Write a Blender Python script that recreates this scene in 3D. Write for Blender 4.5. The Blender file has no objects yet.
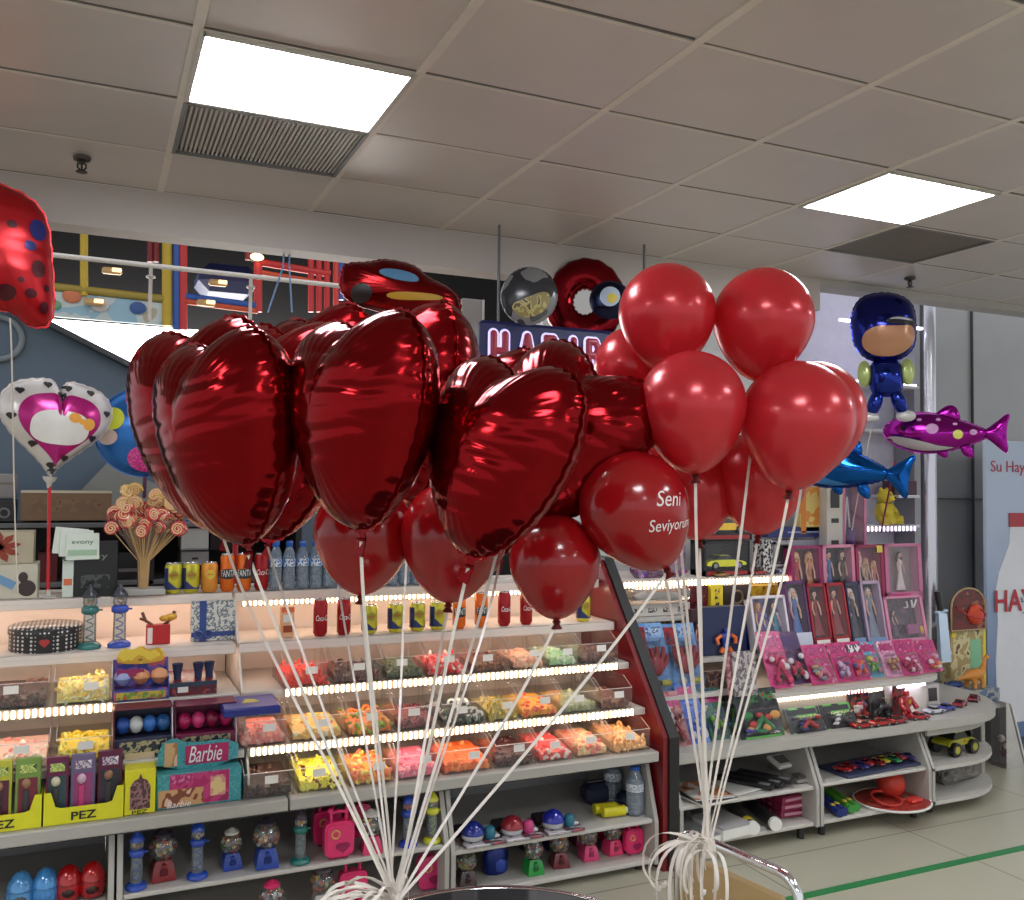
import bpy, bmesh, math, random
import numpy as np
from mathutils import Vector, Matrix, Euler
R = random.Random(7)
PI = math.pi
C = bpy.context.scene.collection
SC = bpy.context.scene

# ------------------------------------------------------------------ camera
YAW, PITCH, ROLL, FPX = 0.4250999, 0.0389180, 0.0112273, 923.62
EYE = Vector((0, 0, 1.602865))
_f = Vector((math.sin(YAW)*math.cos(PITCH), math.cos(YAW)*math.cos(PITCH), math.sin(PITCH)))
_r0 = Vector((math.cos(YAW), -math.sin(YAW), 0)); _u0 = _r0.cross(_f)
_r = _r0*math.cos(ROLL) + _u0*math.sin(ROLL)
_u = _u0*math.cos(ROLL) - _r0*math.sin(ROLL)
def ray(x, y): return _f + _r*((x-512)/FPX) - _u*((y-450)/FPX)
def aY(x, y, Y):
    d = ray(x, y); return EYE + d*(Y/d.y)
def aZ(x, y, Z):
    d = ray(x, y); return EYE + d*((Z-EYE.z)/d.z)
def aD(x, y, D): return EYE + ray(x, y)*D
def Xat(px, Y, z):
    k = (px-512)/FPX; g = _r - _f*k
    return -(Y*g.y + (z-EYE.z)*g.z)/g.x
def Zat(px, py, Y): return aY(px, py, Y).z
cam = bpy.data.objects.new('camera', bpy.data.cameras.new('camera')); C.objects.link(cam)
m = Matrix((_r, _u, -_f)).transposed().to_4x4(); m.translation = EYE
cam.matrix_world = m
cam.data.sensor_width = 36; cam.data.sensor_fit = 'HORIZONTAL'; cam.data.lens = FPX/1024*36
cam.data.clip_start = .05
SC.camera = cam

# ------------------------------------------------------------------ materials
def lin(c):
    o = []
    for v in c[:3]:
        v /= 255.0
        o.append(v/12.92 if v <= .04045 else ((v+.055)/1.055)**2.4)
    return (*o, 1)
MATS = {}
def mat(col, rough=.5, metal=0., var=.08, scale=25., bump=0., bscale=60., coat=0., emit=0., spec=.5, trans=0.):
    """procedural principled material: sRGB colour broken up by noise"""
    key = (tuple(col), rough, metal, var, scale, bump, bscale, coat, emit, spec, trans)
    if key in MATS: return MATS[key]
    M = bpy.data.materials.new('surface'); M.use_nodes = True
    nt = M.node_tree; b = nt.nodes['Principled BSDF']; L = nt.links.new
    tc = nt.nodes.new('ShaderNodeTexCoord')
    nz = nt.nodes.new('ShaderNodeTexNoise'); nz.inputs['Scale'].default_value = scale
    L(tc.outputs['Object'], nz.inputs['Vector'])
    mx = nt.nodes.new('ShaderNodeMix'); mx.data_type = 'RGBA'
    c = lin(col)
    mx.inputs[6].default_value = tuple(v*(1-var) for v in c[:3]) + (1,)
    mx.inputs[7].default_value = tuple(min(1, v*(1+var)) for v in c[:3]) + (1,)
    L(nz.outputs['Fac'], mx.inputs[0]); L(mx.outputs[2], b.inputs['Base Color'])
    b.inputs['Roughness'].default_value = rough; b.inputs['Metallic'].default_value = metal
    b.inputs['Coat Weight'].default_value = coat; b.inputs['Coat Roughness'].default_value = .08
    b.inputs['Specular IOR Level'].default_value = spec
    b.inputs['Transmission Weight'].default_value = trans
    if emit:
        L(mx.outputs[2], b.inputs['Emission Color']); b.inputs['Emission Strength'].default_value = emit
    if bump:
        n2 = nt.nodes.new('ShaderNodeTexNoise'); n2.inputs['Scale'].default_value = bscale; n2.inputs['Detail'].default_value = 4
        L(tc.outputs['Object'], n2.inputs['Vector'])
        bp = nt.nodes.new('ShaderNodeBump'); bp.inputs['Strength'].default_value = bump; bp.inputs['Distance'].default_value = .01
        L(n2.outputs['Fac'], bp.inputs['Height']); L(bp.outputs['Normal'], b.inputs['Normal'])
    MATS[key] = M
    return M
def foil(col, rough=.16, bands=.3, metal=.9):
    key = ('foil', tuple(col), rough, bands, metal)
    if key in MATS: return MATS[key]
    M = mat(col, rough, metal, .12, 9.).copy(); nt = M.node_tree; b = nt.nodes['Principled BSDF']; L = nt.links.new
    tc = [n for n in nt.nodes if n.type == 'TEX_COORD'][0]
    mpp = nt.nodes.new('ShaderNodeMapping'); mpp.inputs['Scale'].default_value = (2.2, 9., 2.2)
    w = nt.nodes.new('ShaderNodeTexNoise'); w.noise_type = 'RIDGED_MULTIFRACTAL'; w.inputs['Scale'].default_value = 1.6; w.inputs['Detail'].default_value = 2.; w.inputs['Roughness'].default_value = .4
    L(tc.outputs['Object'], mpp.inputs[0]); L(mpp.outputs[0], w.inputs['Vector'])
    bp = nt.nodes.new('ShaderNodeBump'); bp.inputs['Strength'].default_value = bands; bp.inputs['Distance'].default_value = .03
    L(w.outputs['Fac'], bp.inputs['Height']); L(bp.outputs['Normal'], b.inputs['Normal'])
    MATS[key] = M
    return M
def clear(tint=(246, 248, 249), gloss=.08, haze=.03):
    """thin clear plastic: mostly see-through with a reflective sheen and a little milky haze"""
    key = ('clear', tuple(tint), gloss, haze)
    if key in MATS: return MATS[key]
    M = bpy.data.materials.new('clear_plastic'); M.use_nodes = True; nt = M.node_tree; L = nt.links.new
    nt.nodes.remove(nt.nodes['Principled BSDF']); out = nt.nodes['Material Output']
    t = nt.nodes.new('ShaderNodeBsdfTransparent'); t.inputs[0].default_value = lin(tint)
    g = nt.nodes.new('ShaderNodeBsdfGlossy'); g.inputs['Roughness'].default_value = .08
    d = nt.nodes.new('ShaderNodeBsdfDiffuse'); d.inputs[0].default_value = lin(tint)
    lw = nt.nodes.new('ShaderNodeLayerWeight'); lw.inputs[0].default_value = .25
    mp = nt.nodes.new('ShaderNodeMapRange'); mp.inputs[3].default_value = gloss*.4; mp.inputs[4].default_value = min(.9, gloss*5)
    L(lw.outputs['Fresnel'], mp.inputs[0])
    nz = nt.nodes.new('ShaderNodeTexNoise'); nz.inputs['Scale'].default_value = 12
    mh = nt.nodes.new('ShaderNodeMapRange'); mh.inputs[3].default_value = haze*.5; mh.inputs[4].default_value = haze*1.5
    L(nz.outputs['Fac'], mh.inputs[0])
    m1 = nt.nodes.new('ShaderNodeMixShader'); m2 = nt.nodes.new('ShaderNodeMixShader')
    L(mp.outputs[0], m1.inputs[0]); L(t.outputs[0], m1.inputs[1]); L(g.outputs[0], m1.inputs[2])
    L(mh.outputs[0], m2.inputs[0]); L(m1.outputs[0], m2.inputs[1]); L(d.outputs[0], m2.inputs[2])
    L(m2.outputs[0], out.inputs[0])
    MATS[key] = M
    return M
def rubber(col, pearl):
    """stretched latex: glossy skin that lets some light through"""
    key = ('rubber', tuple(col), pearl)
    if key in MATS: return MATS[key]
    M = mat(col, .20 if not pearl else .27, .0 if not pearl else .22, .03, 5., coat=.5 if not pearl else .3).copy(); nt = M.node_tree; L = nt.links.new
    p = nt.nodes['Principled BSDF']; out = [n for n in nt.nodes if n.type == 'OUTPUT_MATERIAL'][0]
    tr = nt.nodes.new('ShaderNodeBsdfTranslucent'); tr.inputs[0].default_value = lin([min(255, v*1.25) for v in col])
    mx = nt.nodes.new('ShaderNodeMixShader'); mx.inputs[0].default_value = .30
    L(p.outputs[0], mx.inputs[1]); L(tr.outputs[0], mx.inputs[2]); L(mx.outputs[0], out.inputs[0])
    MATS[key] = M
    return M
def glow(col, s):
    key = ('glow', tuple(col), s)
    if key in MATS: return MATS[key]
    M = bpy.data.materials.new('glowing'); M.use_nodes = True; nt = M.node_tree
    b = nt.nodes['Principled BSDF']; b.inputs['Base Color'].default_value = lin(col)
    b.inputs['Emission Color'].default_value = lin(col); b.inputs['Emission Strength'].default_value = s
    MATS[key] = M
    return M
def printed(a, b, c=None, scale=40., rough=.3):
    """printed packaging: blotches of two or three colours"""
    key = ('printed', tuple(a), tuple(b), tuple(c or ()), scale, rough)
    if key in MATS: return MATS[key]
    M = bpy.data.materials.new('printed'); M.use_nodes = True; nt = M.node_tree; L = nt.links.new; p = nt.nodes['Principled BSDF']
    tc = nt.nodes.new('ShaderNodeTexCoord'); v = nt.nodes.new('ShaderNodeTexNoise'); v.inputs['Scale'].default_value = scale; v.inputs['Detail'].default_value = 1.5
    L(tc.outputs['Object'], v.inputs['Vector'])
    cr = nt.nodes.new('ShaderNodeValToRGB'); cr.color_ramp.interpolation = 'CONSTANT'
    e = cr.color_ramp.elements; e[0].color = lin(a); e[0].position = 0; e[1].color = lin(b); e[1].position = .5
    if c:
        x = e.new(.62); x.color = lin(c)
    L(v.outputs['Fac'], cr.inputs[0]); L(cr.outputs[0], p.inputs['Base Color']); p.inputs['Roughness'].default_value = rough
    MATS[key] = M
    return M

# ------------------------------------------------------------------ mesh builder
def rot(ax, a): return Matrix.Rotation(a, 3, ax)
class MB:
    def __init__(s): s.v = []; s.f = []; s.m = []; s.s = []
    def add(s, vs, fs, mi=0, sm=False, M=None, off=None):
        n = len(s.v)
        for p in vs:
            p = Vector(p)
            if M is not None: p = M @ p
            if off is not None: p = p + Vector(off)
            s.v.append(p)
        for f in fs:
            s.f.append([i+n for i in f]); s.m.append(mi); s.s.append(sm)
        return s
    def box(s, c, sz, mi=0, ch=0., M=None):
        hx, hy, hz = [a/2 for a in sz]
        if not ch:
            vs = [(x, y, z) for x in (-hx, hx) for y in (-hy, hy) for z in (-hz, hz)]
            return s.add(vs, [(0,1,3,2),(4,6,7,5),(0,4,5,1),(2,3,7,6),(0,2,6,4),(1,5,7,3)], mi, False, M, c)
        ch = min(ch, hx*.9, hy*.9, hz*.9)
        vs, ix = [], {}
        for x in (-1, 1):
            for y in (-1, 1):
                for z in (-1, 1):
                    for k in range(3):
                        p = [x*(hx-ch*(k != 0)), y*(hy-ch*(k != 1)), z*(hz-ch*(k != 2))]
                        ix[(x, y, z, k)] = len(vs); vs.append(p)
        fs = []
        for k in range(3):
            a, b = [i for i in range(3) if i != k]
            for sg in (-1, 1):
                q = []
                for (i, j) in ((-1,-1),(1,-1),(1,1),(-1,1)):
                    t = [0,0,0]; t[k] = sg; t[a] = i; t[b] = j; q.append(ix[(*t, k)])
                fs.append(q)
        for k in range(3):
            a, b = [i for i in range(3) if i != k]
            for i in (-1, 1):
                for j in (-1, 1):
                    t0 = [0,0,0]; t0[k] = -1; t0[a] = i; t0[b] = j; t1 = list(t0); t1[k] = 1
                    fs.append([ix[(*t0, a)], ix[(*t1, a)], ix[(*t1, b)], ix[(*t0, b)]])
        for x in (-1, 1):
            for y in (-1, 1):
                for z in (-1, 1): fs.append([ix[(x, y, z, k)] for k in range(3)])
        return s.add(vs, fs, mi, False, M, c)
    def lathe(s, prof, c=(0,0,0), n=20, mi=0, M=None, sx=1., sy=1.):
        vs, fs = [], []
        for (r, z) in prof:
            for k in range(n):
                a = 2*PI*k/n; vs.append((r*math.cos(a)*sx, r*math.sin(a)*sy, z))
        for i in range(len(prof)-1):
            for k in range(n):
                fs.append((i*n+k, i*n+(k+1) % n, (i+1)*n+(k+1) % n, (i+1)*n+k))
        if prof[0][0] > 1e-6: fs.append(tuple(range(n))[::-1])
        if prof[-1][0] > 1e-6: fs.append(tuple(range((len(prof)-1)*n, len(prof)*n)))
        return s.add(vs, fs, mi, True, M, c)
    def ball(s, c, r, mi=0, n=14, k=9, M=None):
        if not hasattr(r, '__len__'): r = (r, r, r)
        vs, fs = [], []
        for i in range(k+1):
            t = PI*i/k
            rr, z = max(math.sin(t), 1e-4), -math.cos(t)
            for j in range(n):
                a = 2*PI*j/n; vs.append((r[0]*rr*math.cos(a), r[1]*rr*math.sin(a), r[2]*z))
        for i in range(k):
            for j in range(n): fs.append((i*n+j, i*n+(j+1) % n, (i+1)*n+(j+1) % n, (i+1)*n+j))
        return s.add(vs, fs, mi, True, M, c)
    def tube(s, pts, r, mi=0, n=8, closed=False):
        pts = [Vector(p) for p in pts]; N = len(pts)
        rr = r if hasattr(r, '__len__') else [r]*N
        vs, fs = [], []; up = None
        for i, p in enumerate(pts):
            if closed: t = pts[(i+1) % N]-pts[i-1]
            else: t = pts[min(i+1, N-1)]-pts[max(i-1, 0)]
            t.normalize()
            if up is None:
                up = Vector((0,0,1)) if abs(t.z) < .9 else Vector((1,0,0))
            a = t.cross(up)
            if a.length < 1e-4: a = t.orthogonal()
            a.normalize(); b = a.cross(t); up = b
            for k in range(n):
                g = 2*PI*k/n; vs.append(p + a*(rr[i]*math.cos(g)) + b*(rr[i]*math.sin(g)))
        for i in range(N if closed else N-1):
            j = (i+1) % N
            for k in range(n): fs.append((i*n+k, i*n+(k+1) % n, j*n+(k+1) % n, j*n+k))
        if not closed: fs += [tuple(range(n))[::-1], tuple(range((N-1)*n, N*n))]
        return s.add(vs, fs, mi, True)
    def cyl(s, p0, p1, r0, r1=None, mi=0, n=14): return s.tube([p0, p1], [r0, r0 if r1 is None else r1], mi, n)
    def torus(s, c, Rr, r, mi=0, n=20, k=8, M=None):
        pts = [Vector((Rr*math.cos(2*PI*i/n), Rr*math.sin(2*PI*i/n), 0)) for i in range(n)]
        if M is not None: pts = [M @ p for p in pts]
        return s.tube([p+Vector(c) for p in pts], r, mi, k, True)
    def prism(s, poly, fn, t0, t1, mi=0, sm=False):
        """poly: 2D outline; fn(a, b, t) -> 3D point; extruded from t0 to t1"""
        n = len(poly)
        vs = [fn(a, b, t0) for a, b in poly] + [fn(a, b, t1) for a, b in poly]
        fs = [tuple(range(n))[::-1], tuple(range(n, 2*n))]
        s.add(vs, fs, mi, False)
        s.add(vs, [(i, (i+1) % n, n+(i+1) % n, n+i) for i in range(n)], mi, sm)
        return s
    def strip(s, pts, w, t, mi=0, side=None, twist=0.):
        """flat ribbon of width w and thickness t along pts"""
        pts = [Vector(p) for p in pts]; N = len(pts); vs, fs = [], []
        for i, p in enumerate(pts):
            d = (pts[min(i+1, N-1)]-pts[max(i-1, 0)]).normalized()
            a = (Vector(side) if side else Vector(_r))
            a = (a - d*a.dot(d))
            if a.length < 1e-3: a = d.orthogonal()
            a.normalize(); b = d.cross(a)
            g = twist*i/max(1, N-1); a, b = a*math.cos(g)+b*math.sin(g), b*math.cos(g)-a*math.sin(g)
            vs += [p+a*w/2+b*t/2, p-a*w/2+b*t/2, p-a*w/2-b*t/2, p+a*w/2-b*t/2]
        for i in range(N-1):
            for k in range(4): fs.append((i*4+k, i*4+(k+1) % 4, i*4+4+(k+1) % 4, i*4+4+k))
        fs += [(3,2,1,0), (N*4-4, N*4-3, N*4-2, N*4-1)]
        return s.add(vs, fs, mi, False)
    def build(s, name, mats, parent=None, loc=None, kind=None):
        me = bpy.data.meshes.new(name)
        me.from_pydata(s.v, [], s.f)
        if not isinstance(mats, (list, tuple)): mats = [mats]
        for q in mats: me.materials.append(q)
        me.polygons.foreach_set('material_index', s.m)
        me.polygons.foreach_set('use_smooth', s.s)
        bm = bmesh.new(); bm.from_mesh(me); bmesh.ops.recalc_face_normals(bm, faces=bm.faces); bm.to_mesh(me); bm.free()
        if any(s.s): me.set_sharp_from_angle(angle=math.radians(50))
        me.update()
        o = bpy.data.objects.new(name, me); C.objects.link(o)
        if parent: o.parent = parent
        if loc is not None: o.location = loc
        if kind: o['kind'] = kind
        return o
def tag(o, label, cat, group=None, kind=None):
    o['label'] = label; o['category'] = cat
    if group: o['group'] = group
    if kind: o['kind'] = kind
    return o
def T(name, label, cat, loc=(0,0,0), rz=0., group=None, rx=0.):
    o = bpy.data.objects.new(name, None); C.objects.link(o); o.empty_display_size = .02
    o.location = loc; o.rotation_euler = (rx, 0, rz)
    return tag(o, label, cat, group)
def dup(root, label, loc, rz=None, group=None):
    def cp(o, par):
        c = o.copy(); C.objects.link(c)
        if par is not None: c.parent = par
        for ch in o.children: cp(ch, c)
        return c
    r = cp(root, None); r.location = loc; r['label'] = label
    if rz is not None: r.rotation_euler[2] = rz
    if group: r['group'] = group
    return r
TXT = {}
def text(body, h, mt, parent=None, loc=(0,0,0), rotm=(PI/2,0,0), width=None, ext=.0006, name='lettering', bold=0., shear=0., offset=None):
    """raised lettering standing on a vertical front face (front looks along -Y)"""
    key = (body, bold, shear, ext)
    if key not in TXT:
        cu = bpy.data.curves.new('t', 'FONT'); cu.body = body; cu.align_x = 'CENTER'; cu.align_y = 'CENTER'
        cu.extrude = ext/h; cu.offset = bold; cu.shear = shear; cu.resolution_u = 3
        to = bpy.data.objects.new('t', cu); C.objects.link(to)
        bpy.context.view_layer.update()
        me = bpy.data.meshes.new_from_object(to.evaluated_get(bpy.context.evaluated_depsgraph_get()))
        bpy.data.objects.remove(to); TXT[key] = me
    me = TXT[key].copy(); me.name = name; me.materials.clear(); me.materials.append(mt)
    xs = [v.co.x for v in me.vertices]; ys = [v.co.y for v in me.vertices]
    w0 = max(xs)-min(xs); h0 = max(ys)-min(ys); cx = (max(xs)+min(xs))/2; cy = (max(ys)+min(ys))/2
    sy = h/h0; sx = (width/w0) if width else sy
    for v in me.vertices: v.co = Vector(((v.co.x-cx)*sx, (v.co.y-cy)*sy, v.co.z*h))
    o = bpy.data.objects.new(name, me); C.objects.link(o); o.location = loc; o.rotation_euler = rotm
    if parent: o.parent = parent
    return o
def bez(p0, p1, p2, p3, n=14):
    p0, p1, p2, p3 = map(Vector, (p0, p1, p2, p3)); o = []
    for i in range(n+1):
        t = i/n; o.append(p0*(1-t)**3 + p1*3*t*(1-t)**2 + p2*3*t*t*(1-t) + p3*t**3)
    return o
WHITE = mat((196, 192, 185), .45, var=.04); OFFW = mat((174, 170, 163), .5, var=.05)
BLACK = mat((28, 27, 28), .4); CHROME = mat((225, 225, 228), .12, 1., var=.03); GREY = mat((120, 120, 122), .5)
PAPER = mat((228, 226, 220), .6, var=.04)

# ------------------------------------------------------------------ world, view
w = bpy.data.worlds.new('hall'); SC.world = w; w.use_nodes = True
w.node_tree.nodes['Background'].inputs[0].default_value = (.93, .96, 1, 1)
w.node_tree.nodes['Background'].inputs[1].default_value = 1.0
SC.view_settings.view_transform = 'Standard'; SC.view_settings.look = 'None'
SC.view_settings.exposure = -.1; SC.view_settings.gamma = 1; SC.view_settings.use_curve_mapping = False
SC.cycles.use_denoising = True; SC.cycles.max_bounces = 8; SC.cycles.transparent_max_bounces = 24
SC.cycles.sample_clamp_indirect = 6; SC.cycles.caustics_reflective = False; SC.cycles.caustics_refractive = False

# ------------------------------------------------------------------ setting
CZ = 2.67; TX, TY, OX, OY = .55, .4513, .7474, 1.809
def floor_mat():
    M = mat((178, 174, 154), .32, 0, .06, 3., spec=.45).copy(); nt = M.node_tree; L = nt.links.new; p = nt.nodes['Principled BSDF']
    tc = [n for n in nt.nodes if n.type == 'TEX_COORD'][0]; src = p.inputs['Base Color'].links[0].from_socket
    mp = nt.nodes.new('ShaderNodeMapping'); mp.inputs['Location'].default_value = (.30, .6, 0)
    br = nt.nodes.new('ShaderNodeTexBrick'); br.offset = 0; br.inputs['Scale'].default_value = 1
    br.inputs['Brick Width'].default_value = .96; br.inputs['Row Height'].default_value = .96
    br.inputs['Mortar Size'].default_value = .004; br.inputs['Mortar Smooth'].default_value = .3
    L(tc.outputs['Object'], mp.inputs[0]); L(mp.outputs[0], br.inputs['Vector'])
    mx = nt.nodes.new('ShaderNodeMix'); mx.data_type = 'RGBA'; mx.inputs[7].default_value = lin((112, 108, 98))
    L(br.outputs['Fac'], mx.inputs[0]); L(src, mx.inputs[6]); L(mx.outputs[2], p.inputs['Base Color'])
    return M
MB().box((2, 1, -.05), (24, 18, .1)).build('floor', floor_mat(), kind='structure')
# ceiling: slab above, metal tiles and the T-grid between them
NI0, NI1, NJ0, NJ1 = -6, 12, -11, 4
MB().box((OX+TX*(NI0+NI1)/2, OY+TY*(NJ0+NJ1)/2, CZ+.1), (TX*(NI1-NI0), TY*(NJ1-NJ0), .12)).build('ceiling', mat((95, 92, 88), .6), kind='structure')
LIGHTS = [(-1, 1), (3, 1), (-1, -4), (3, -4), (7, -1), (-5, -2), (3, -9), (-1, -9)]
VENTS = [(-1, 2), (4, 2)]
tm = MB()
for i in range(NI0, NI1):
    for j in range(NJ0, NJ1):
        if (i, j) in LIGHTS or (i, j) in VENTS: continue
        tm.box((OX+TX*(i+.5), OY+TY*(j+.5), CZ+.02+R.uniform(-.0015, .0015)), (TX-.012, TY-.012, .03), 0, .006, M=rot('X', R.uniform(-.004, .004)) @ rot('Y', R.uniform(-.004, .004)))
tm.build('trim_1', mat((206, 200, 197), .36, .15, .05, 6., bump=.04, bscale=40), kind='structure')
gm = MB()
for i in range(NI0, NI1+1): gm.box((OX+TX*i, OY+TY*(NJ0+NJ1)/2, CZ+.012), (.024, TY*(NJ1-NJ0), .02))
for j in range(NJ0, NJ1+1): gm.box((OX+TX*(NI0+NI1)/2, OY+TY*j+.004, CZ+.012), (TX*(NI1-NI0), .010, .018), 0); gm.box((OX+TX*(NI0+NI1)/2, OY+TY*j-.004, CZ+.015), (TX*(NI1-NI0), .007, .018), 1)
gm.build('trim_2', [mat((222, 216, 208), .45), mat((110, 106, 102), .5)], kind='structure')
LNAME = ['bright square ceiling light above the heart balloons', 'bright square ceiling light above the pink shark balloon']
lp = None
for n, (i, j) in enumerate(LIGHTS):
    lab = LNAME[n] if n < 2 else 'square ceiling light further back in the hall'
    t = T('ceiling_light', lab, 'ceiling light', (OX+TX*(i+.5), OY+TY*(j+.5), CZ), group='square ceiling lights' if n > 1 else None)
    fr = MB()
    for sx in (-1, 1):
        fr.box((sx*(TX/2-.012), 0, .012), (.014, TY-.01, .03)); fr.box((0, sx*(TY/2-.012), .012), (TX-.03, .014, .03))
    fr.build('frame', WHITE, t)
    MB().box((0, 0, .010), (TX-.036, TY-.036, .012)).build('diffuser', glow((246, 249, 255), 34.), t)
for n, (i, j) in enumerate(VENTS):
    t = T('ceiling_vent', ['slatted grey ceiling vent beside the light above the heart balloons', 'slatted dark ceiling vent beside the light above the pink shark balloon'][n], 'vent', (OX+TX*(i+.5), OY+TY*(j+.5), CZ))
    MB().box((0, 0, .03), (TX-.02, TY-.02, .01)).build('backing', mat((176, 174, 172) if n == 0 else (96, 92, 88), .5), t)
    sl = MB(); N = 38
    for k in range(N): sl.box((-TX/2+.02+(TX-.04)*k/(N-1), 0, .012), (.0075, TY-.03, .006), 0, M=rot('Y', .25))
    sl.build('slats', mat((200, 198, 196) if n == 0 else (120, 116, 112), .45), t)
    fr = MB()
    for sx in (-1, 1):
        fr.box((sx*(TX/2-.012), 0, .010), (.012, TY-.01, .02)); fr.box((0, sx*(TY/2-.012), .010), (TX-.03, .012, .02))
    fr.build('frame', GREY, t)
for lab, p in (('dark ceiling sprinkler above the spotted red balloon', aZ(82, 158, CZ)), ('dark ceiling sprinkler above the blue cap balloon', aZ(910, 278, CZ))):
    t = T('sprinkler', lab, 'sprinkler', p)
    MB().lathe([(.028, 0), (.026, -.008), (.010, -.014), (.010, -.02)], n=16).build('escutcheon', mat((70, 66, 62), .4, .5), t)
    b = MB().tube([(-.012, 0, -.018), (-.013, 0, -.032), (0, 0, -.045)], .003).tube([(.012, 0, -.018), (.013, 0, -.032), (0, 0, -.045)], .003)
    b.lathe([(.018, -.045), (.018, -.048)], n=14); b.cyl((0, 0, -.015), (0, 0, -.044), .003); b.build('spray_head', mat((55, 52, 50), .35, .6), t)
# bulkhead over the display, short edge to the right
BY = OY+TY*4
MB().box((.75, BY+.06, (2.515+CZ+.1)/2), (5.2, .12, CZ+.1-2.515)).build('trim_3', mat((196, 188, 184), .6, var=.06, scale=4), kind='structure')
MB().box((5.6, BY+.06, (2.64+CZ+.1)/2), (4.5, .12, CZ+.1-2.64)).build('trim_4', mat((185, 182, 178), .55), kind='structure')
# walls
MB().box((.6, 9.05, 2.5), (9, .1, 5.2)).build('wall_back', mat((11, 10, 12), .85), kind='structure')
MB().box((.6, 7.2, 4.5), (9, 4, .1)).build('trim_5', mat((30, 28, 28), .8), kind='structure')
MB().box((7.3, 4.45, 1.45), (5.1, .1, 3.0)).build('wall_right', mat((160, 160, 162), .38, .2, .06, 5), kind='structure')
wl = MB().box((5.4, 4.39, 1.45), (.006, .02, 2.9)).box((6.4, 4.39, 1.45), (.006, .02, 2.9)).box((6, 4.39, 1.55), (2.4, .02, .006))
wl.build('trim_6', mat((80, 80, 82), .5), kind='structure')
MB().box((3.35, 4.42, 1.5), (2.4, .1, 3.1)).build('wall_middle', mat((206, 204, 204), .6, var=.03), kind='structure')
# green tape line on the floor
a, b = aZ(760, 906, 0), aZ(1100, 831, 0)
MB().box(((a.x+b.x)/2, (a.y+b.y)/2, .001), ((b-a).length, .042, .002), M=rot('Z', math.atan2(b.y-a.y, b.x-a.x))).build('trim_7', mat((40, 128, 70), .45, var=.15, scale=40), kind='structure')
# ------------------------------------------------------------------ balloons
def heart2(n=112, cleft=1.0, fat=0.):
    o = []
    for i in range(n):
        t = 2*PI*i/n
        x = 16*math.sin(t)**3; y = 13*math.cos(t)-5*math.cos(2*t)-2*math.cos(3*t)-math.cos(4*t)
        u_ = min(1, max(0, (4.-y)/21.)); x *= 1+.85*u_*(1-u_)*(1-.35*u_)*fat
        o.append((x/32., (y+2.5)/29.5 + (cleft*.13*math.exp(-(x/5.)**2) if y > 0 else 0)))
    return o
def fatheart():
    h = [(.0, .37), (.10, .44), (.25, .485), (.40, .44), (.49, .30), (.50, .10), (.45, -.10), (.35, -.29), (.21, -.45), (.08, -.535)]
    return smooth2(h + [(-x, y) for x, y in h[:0:-1]], 3)
def oval2(a, b, n=80, p=2.):
    o = []
    for i in range(n):
        t = 2*PI*i/n; c, s = math.cos(t), math.sin(t)
        o.append((a*math.copysign(abs(c)**(2/p), c), b*math.copysign(abs(s)**(2/p), s)))
    return o
def smooth2(poly, n=3):
    for _ in range(n):
        q = []
        for i in range(len(poly)):
            a, b = poly[i], poly[(i+1) % len(poly)]
            q += [(a[0]*.75+b[0]*.25, a[1]*.75+b[1]*.25), (a[0]*.25+b[0]*.75, a[1]*.25+b[1]*.75)]
        poly = q
    return poly
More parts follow.
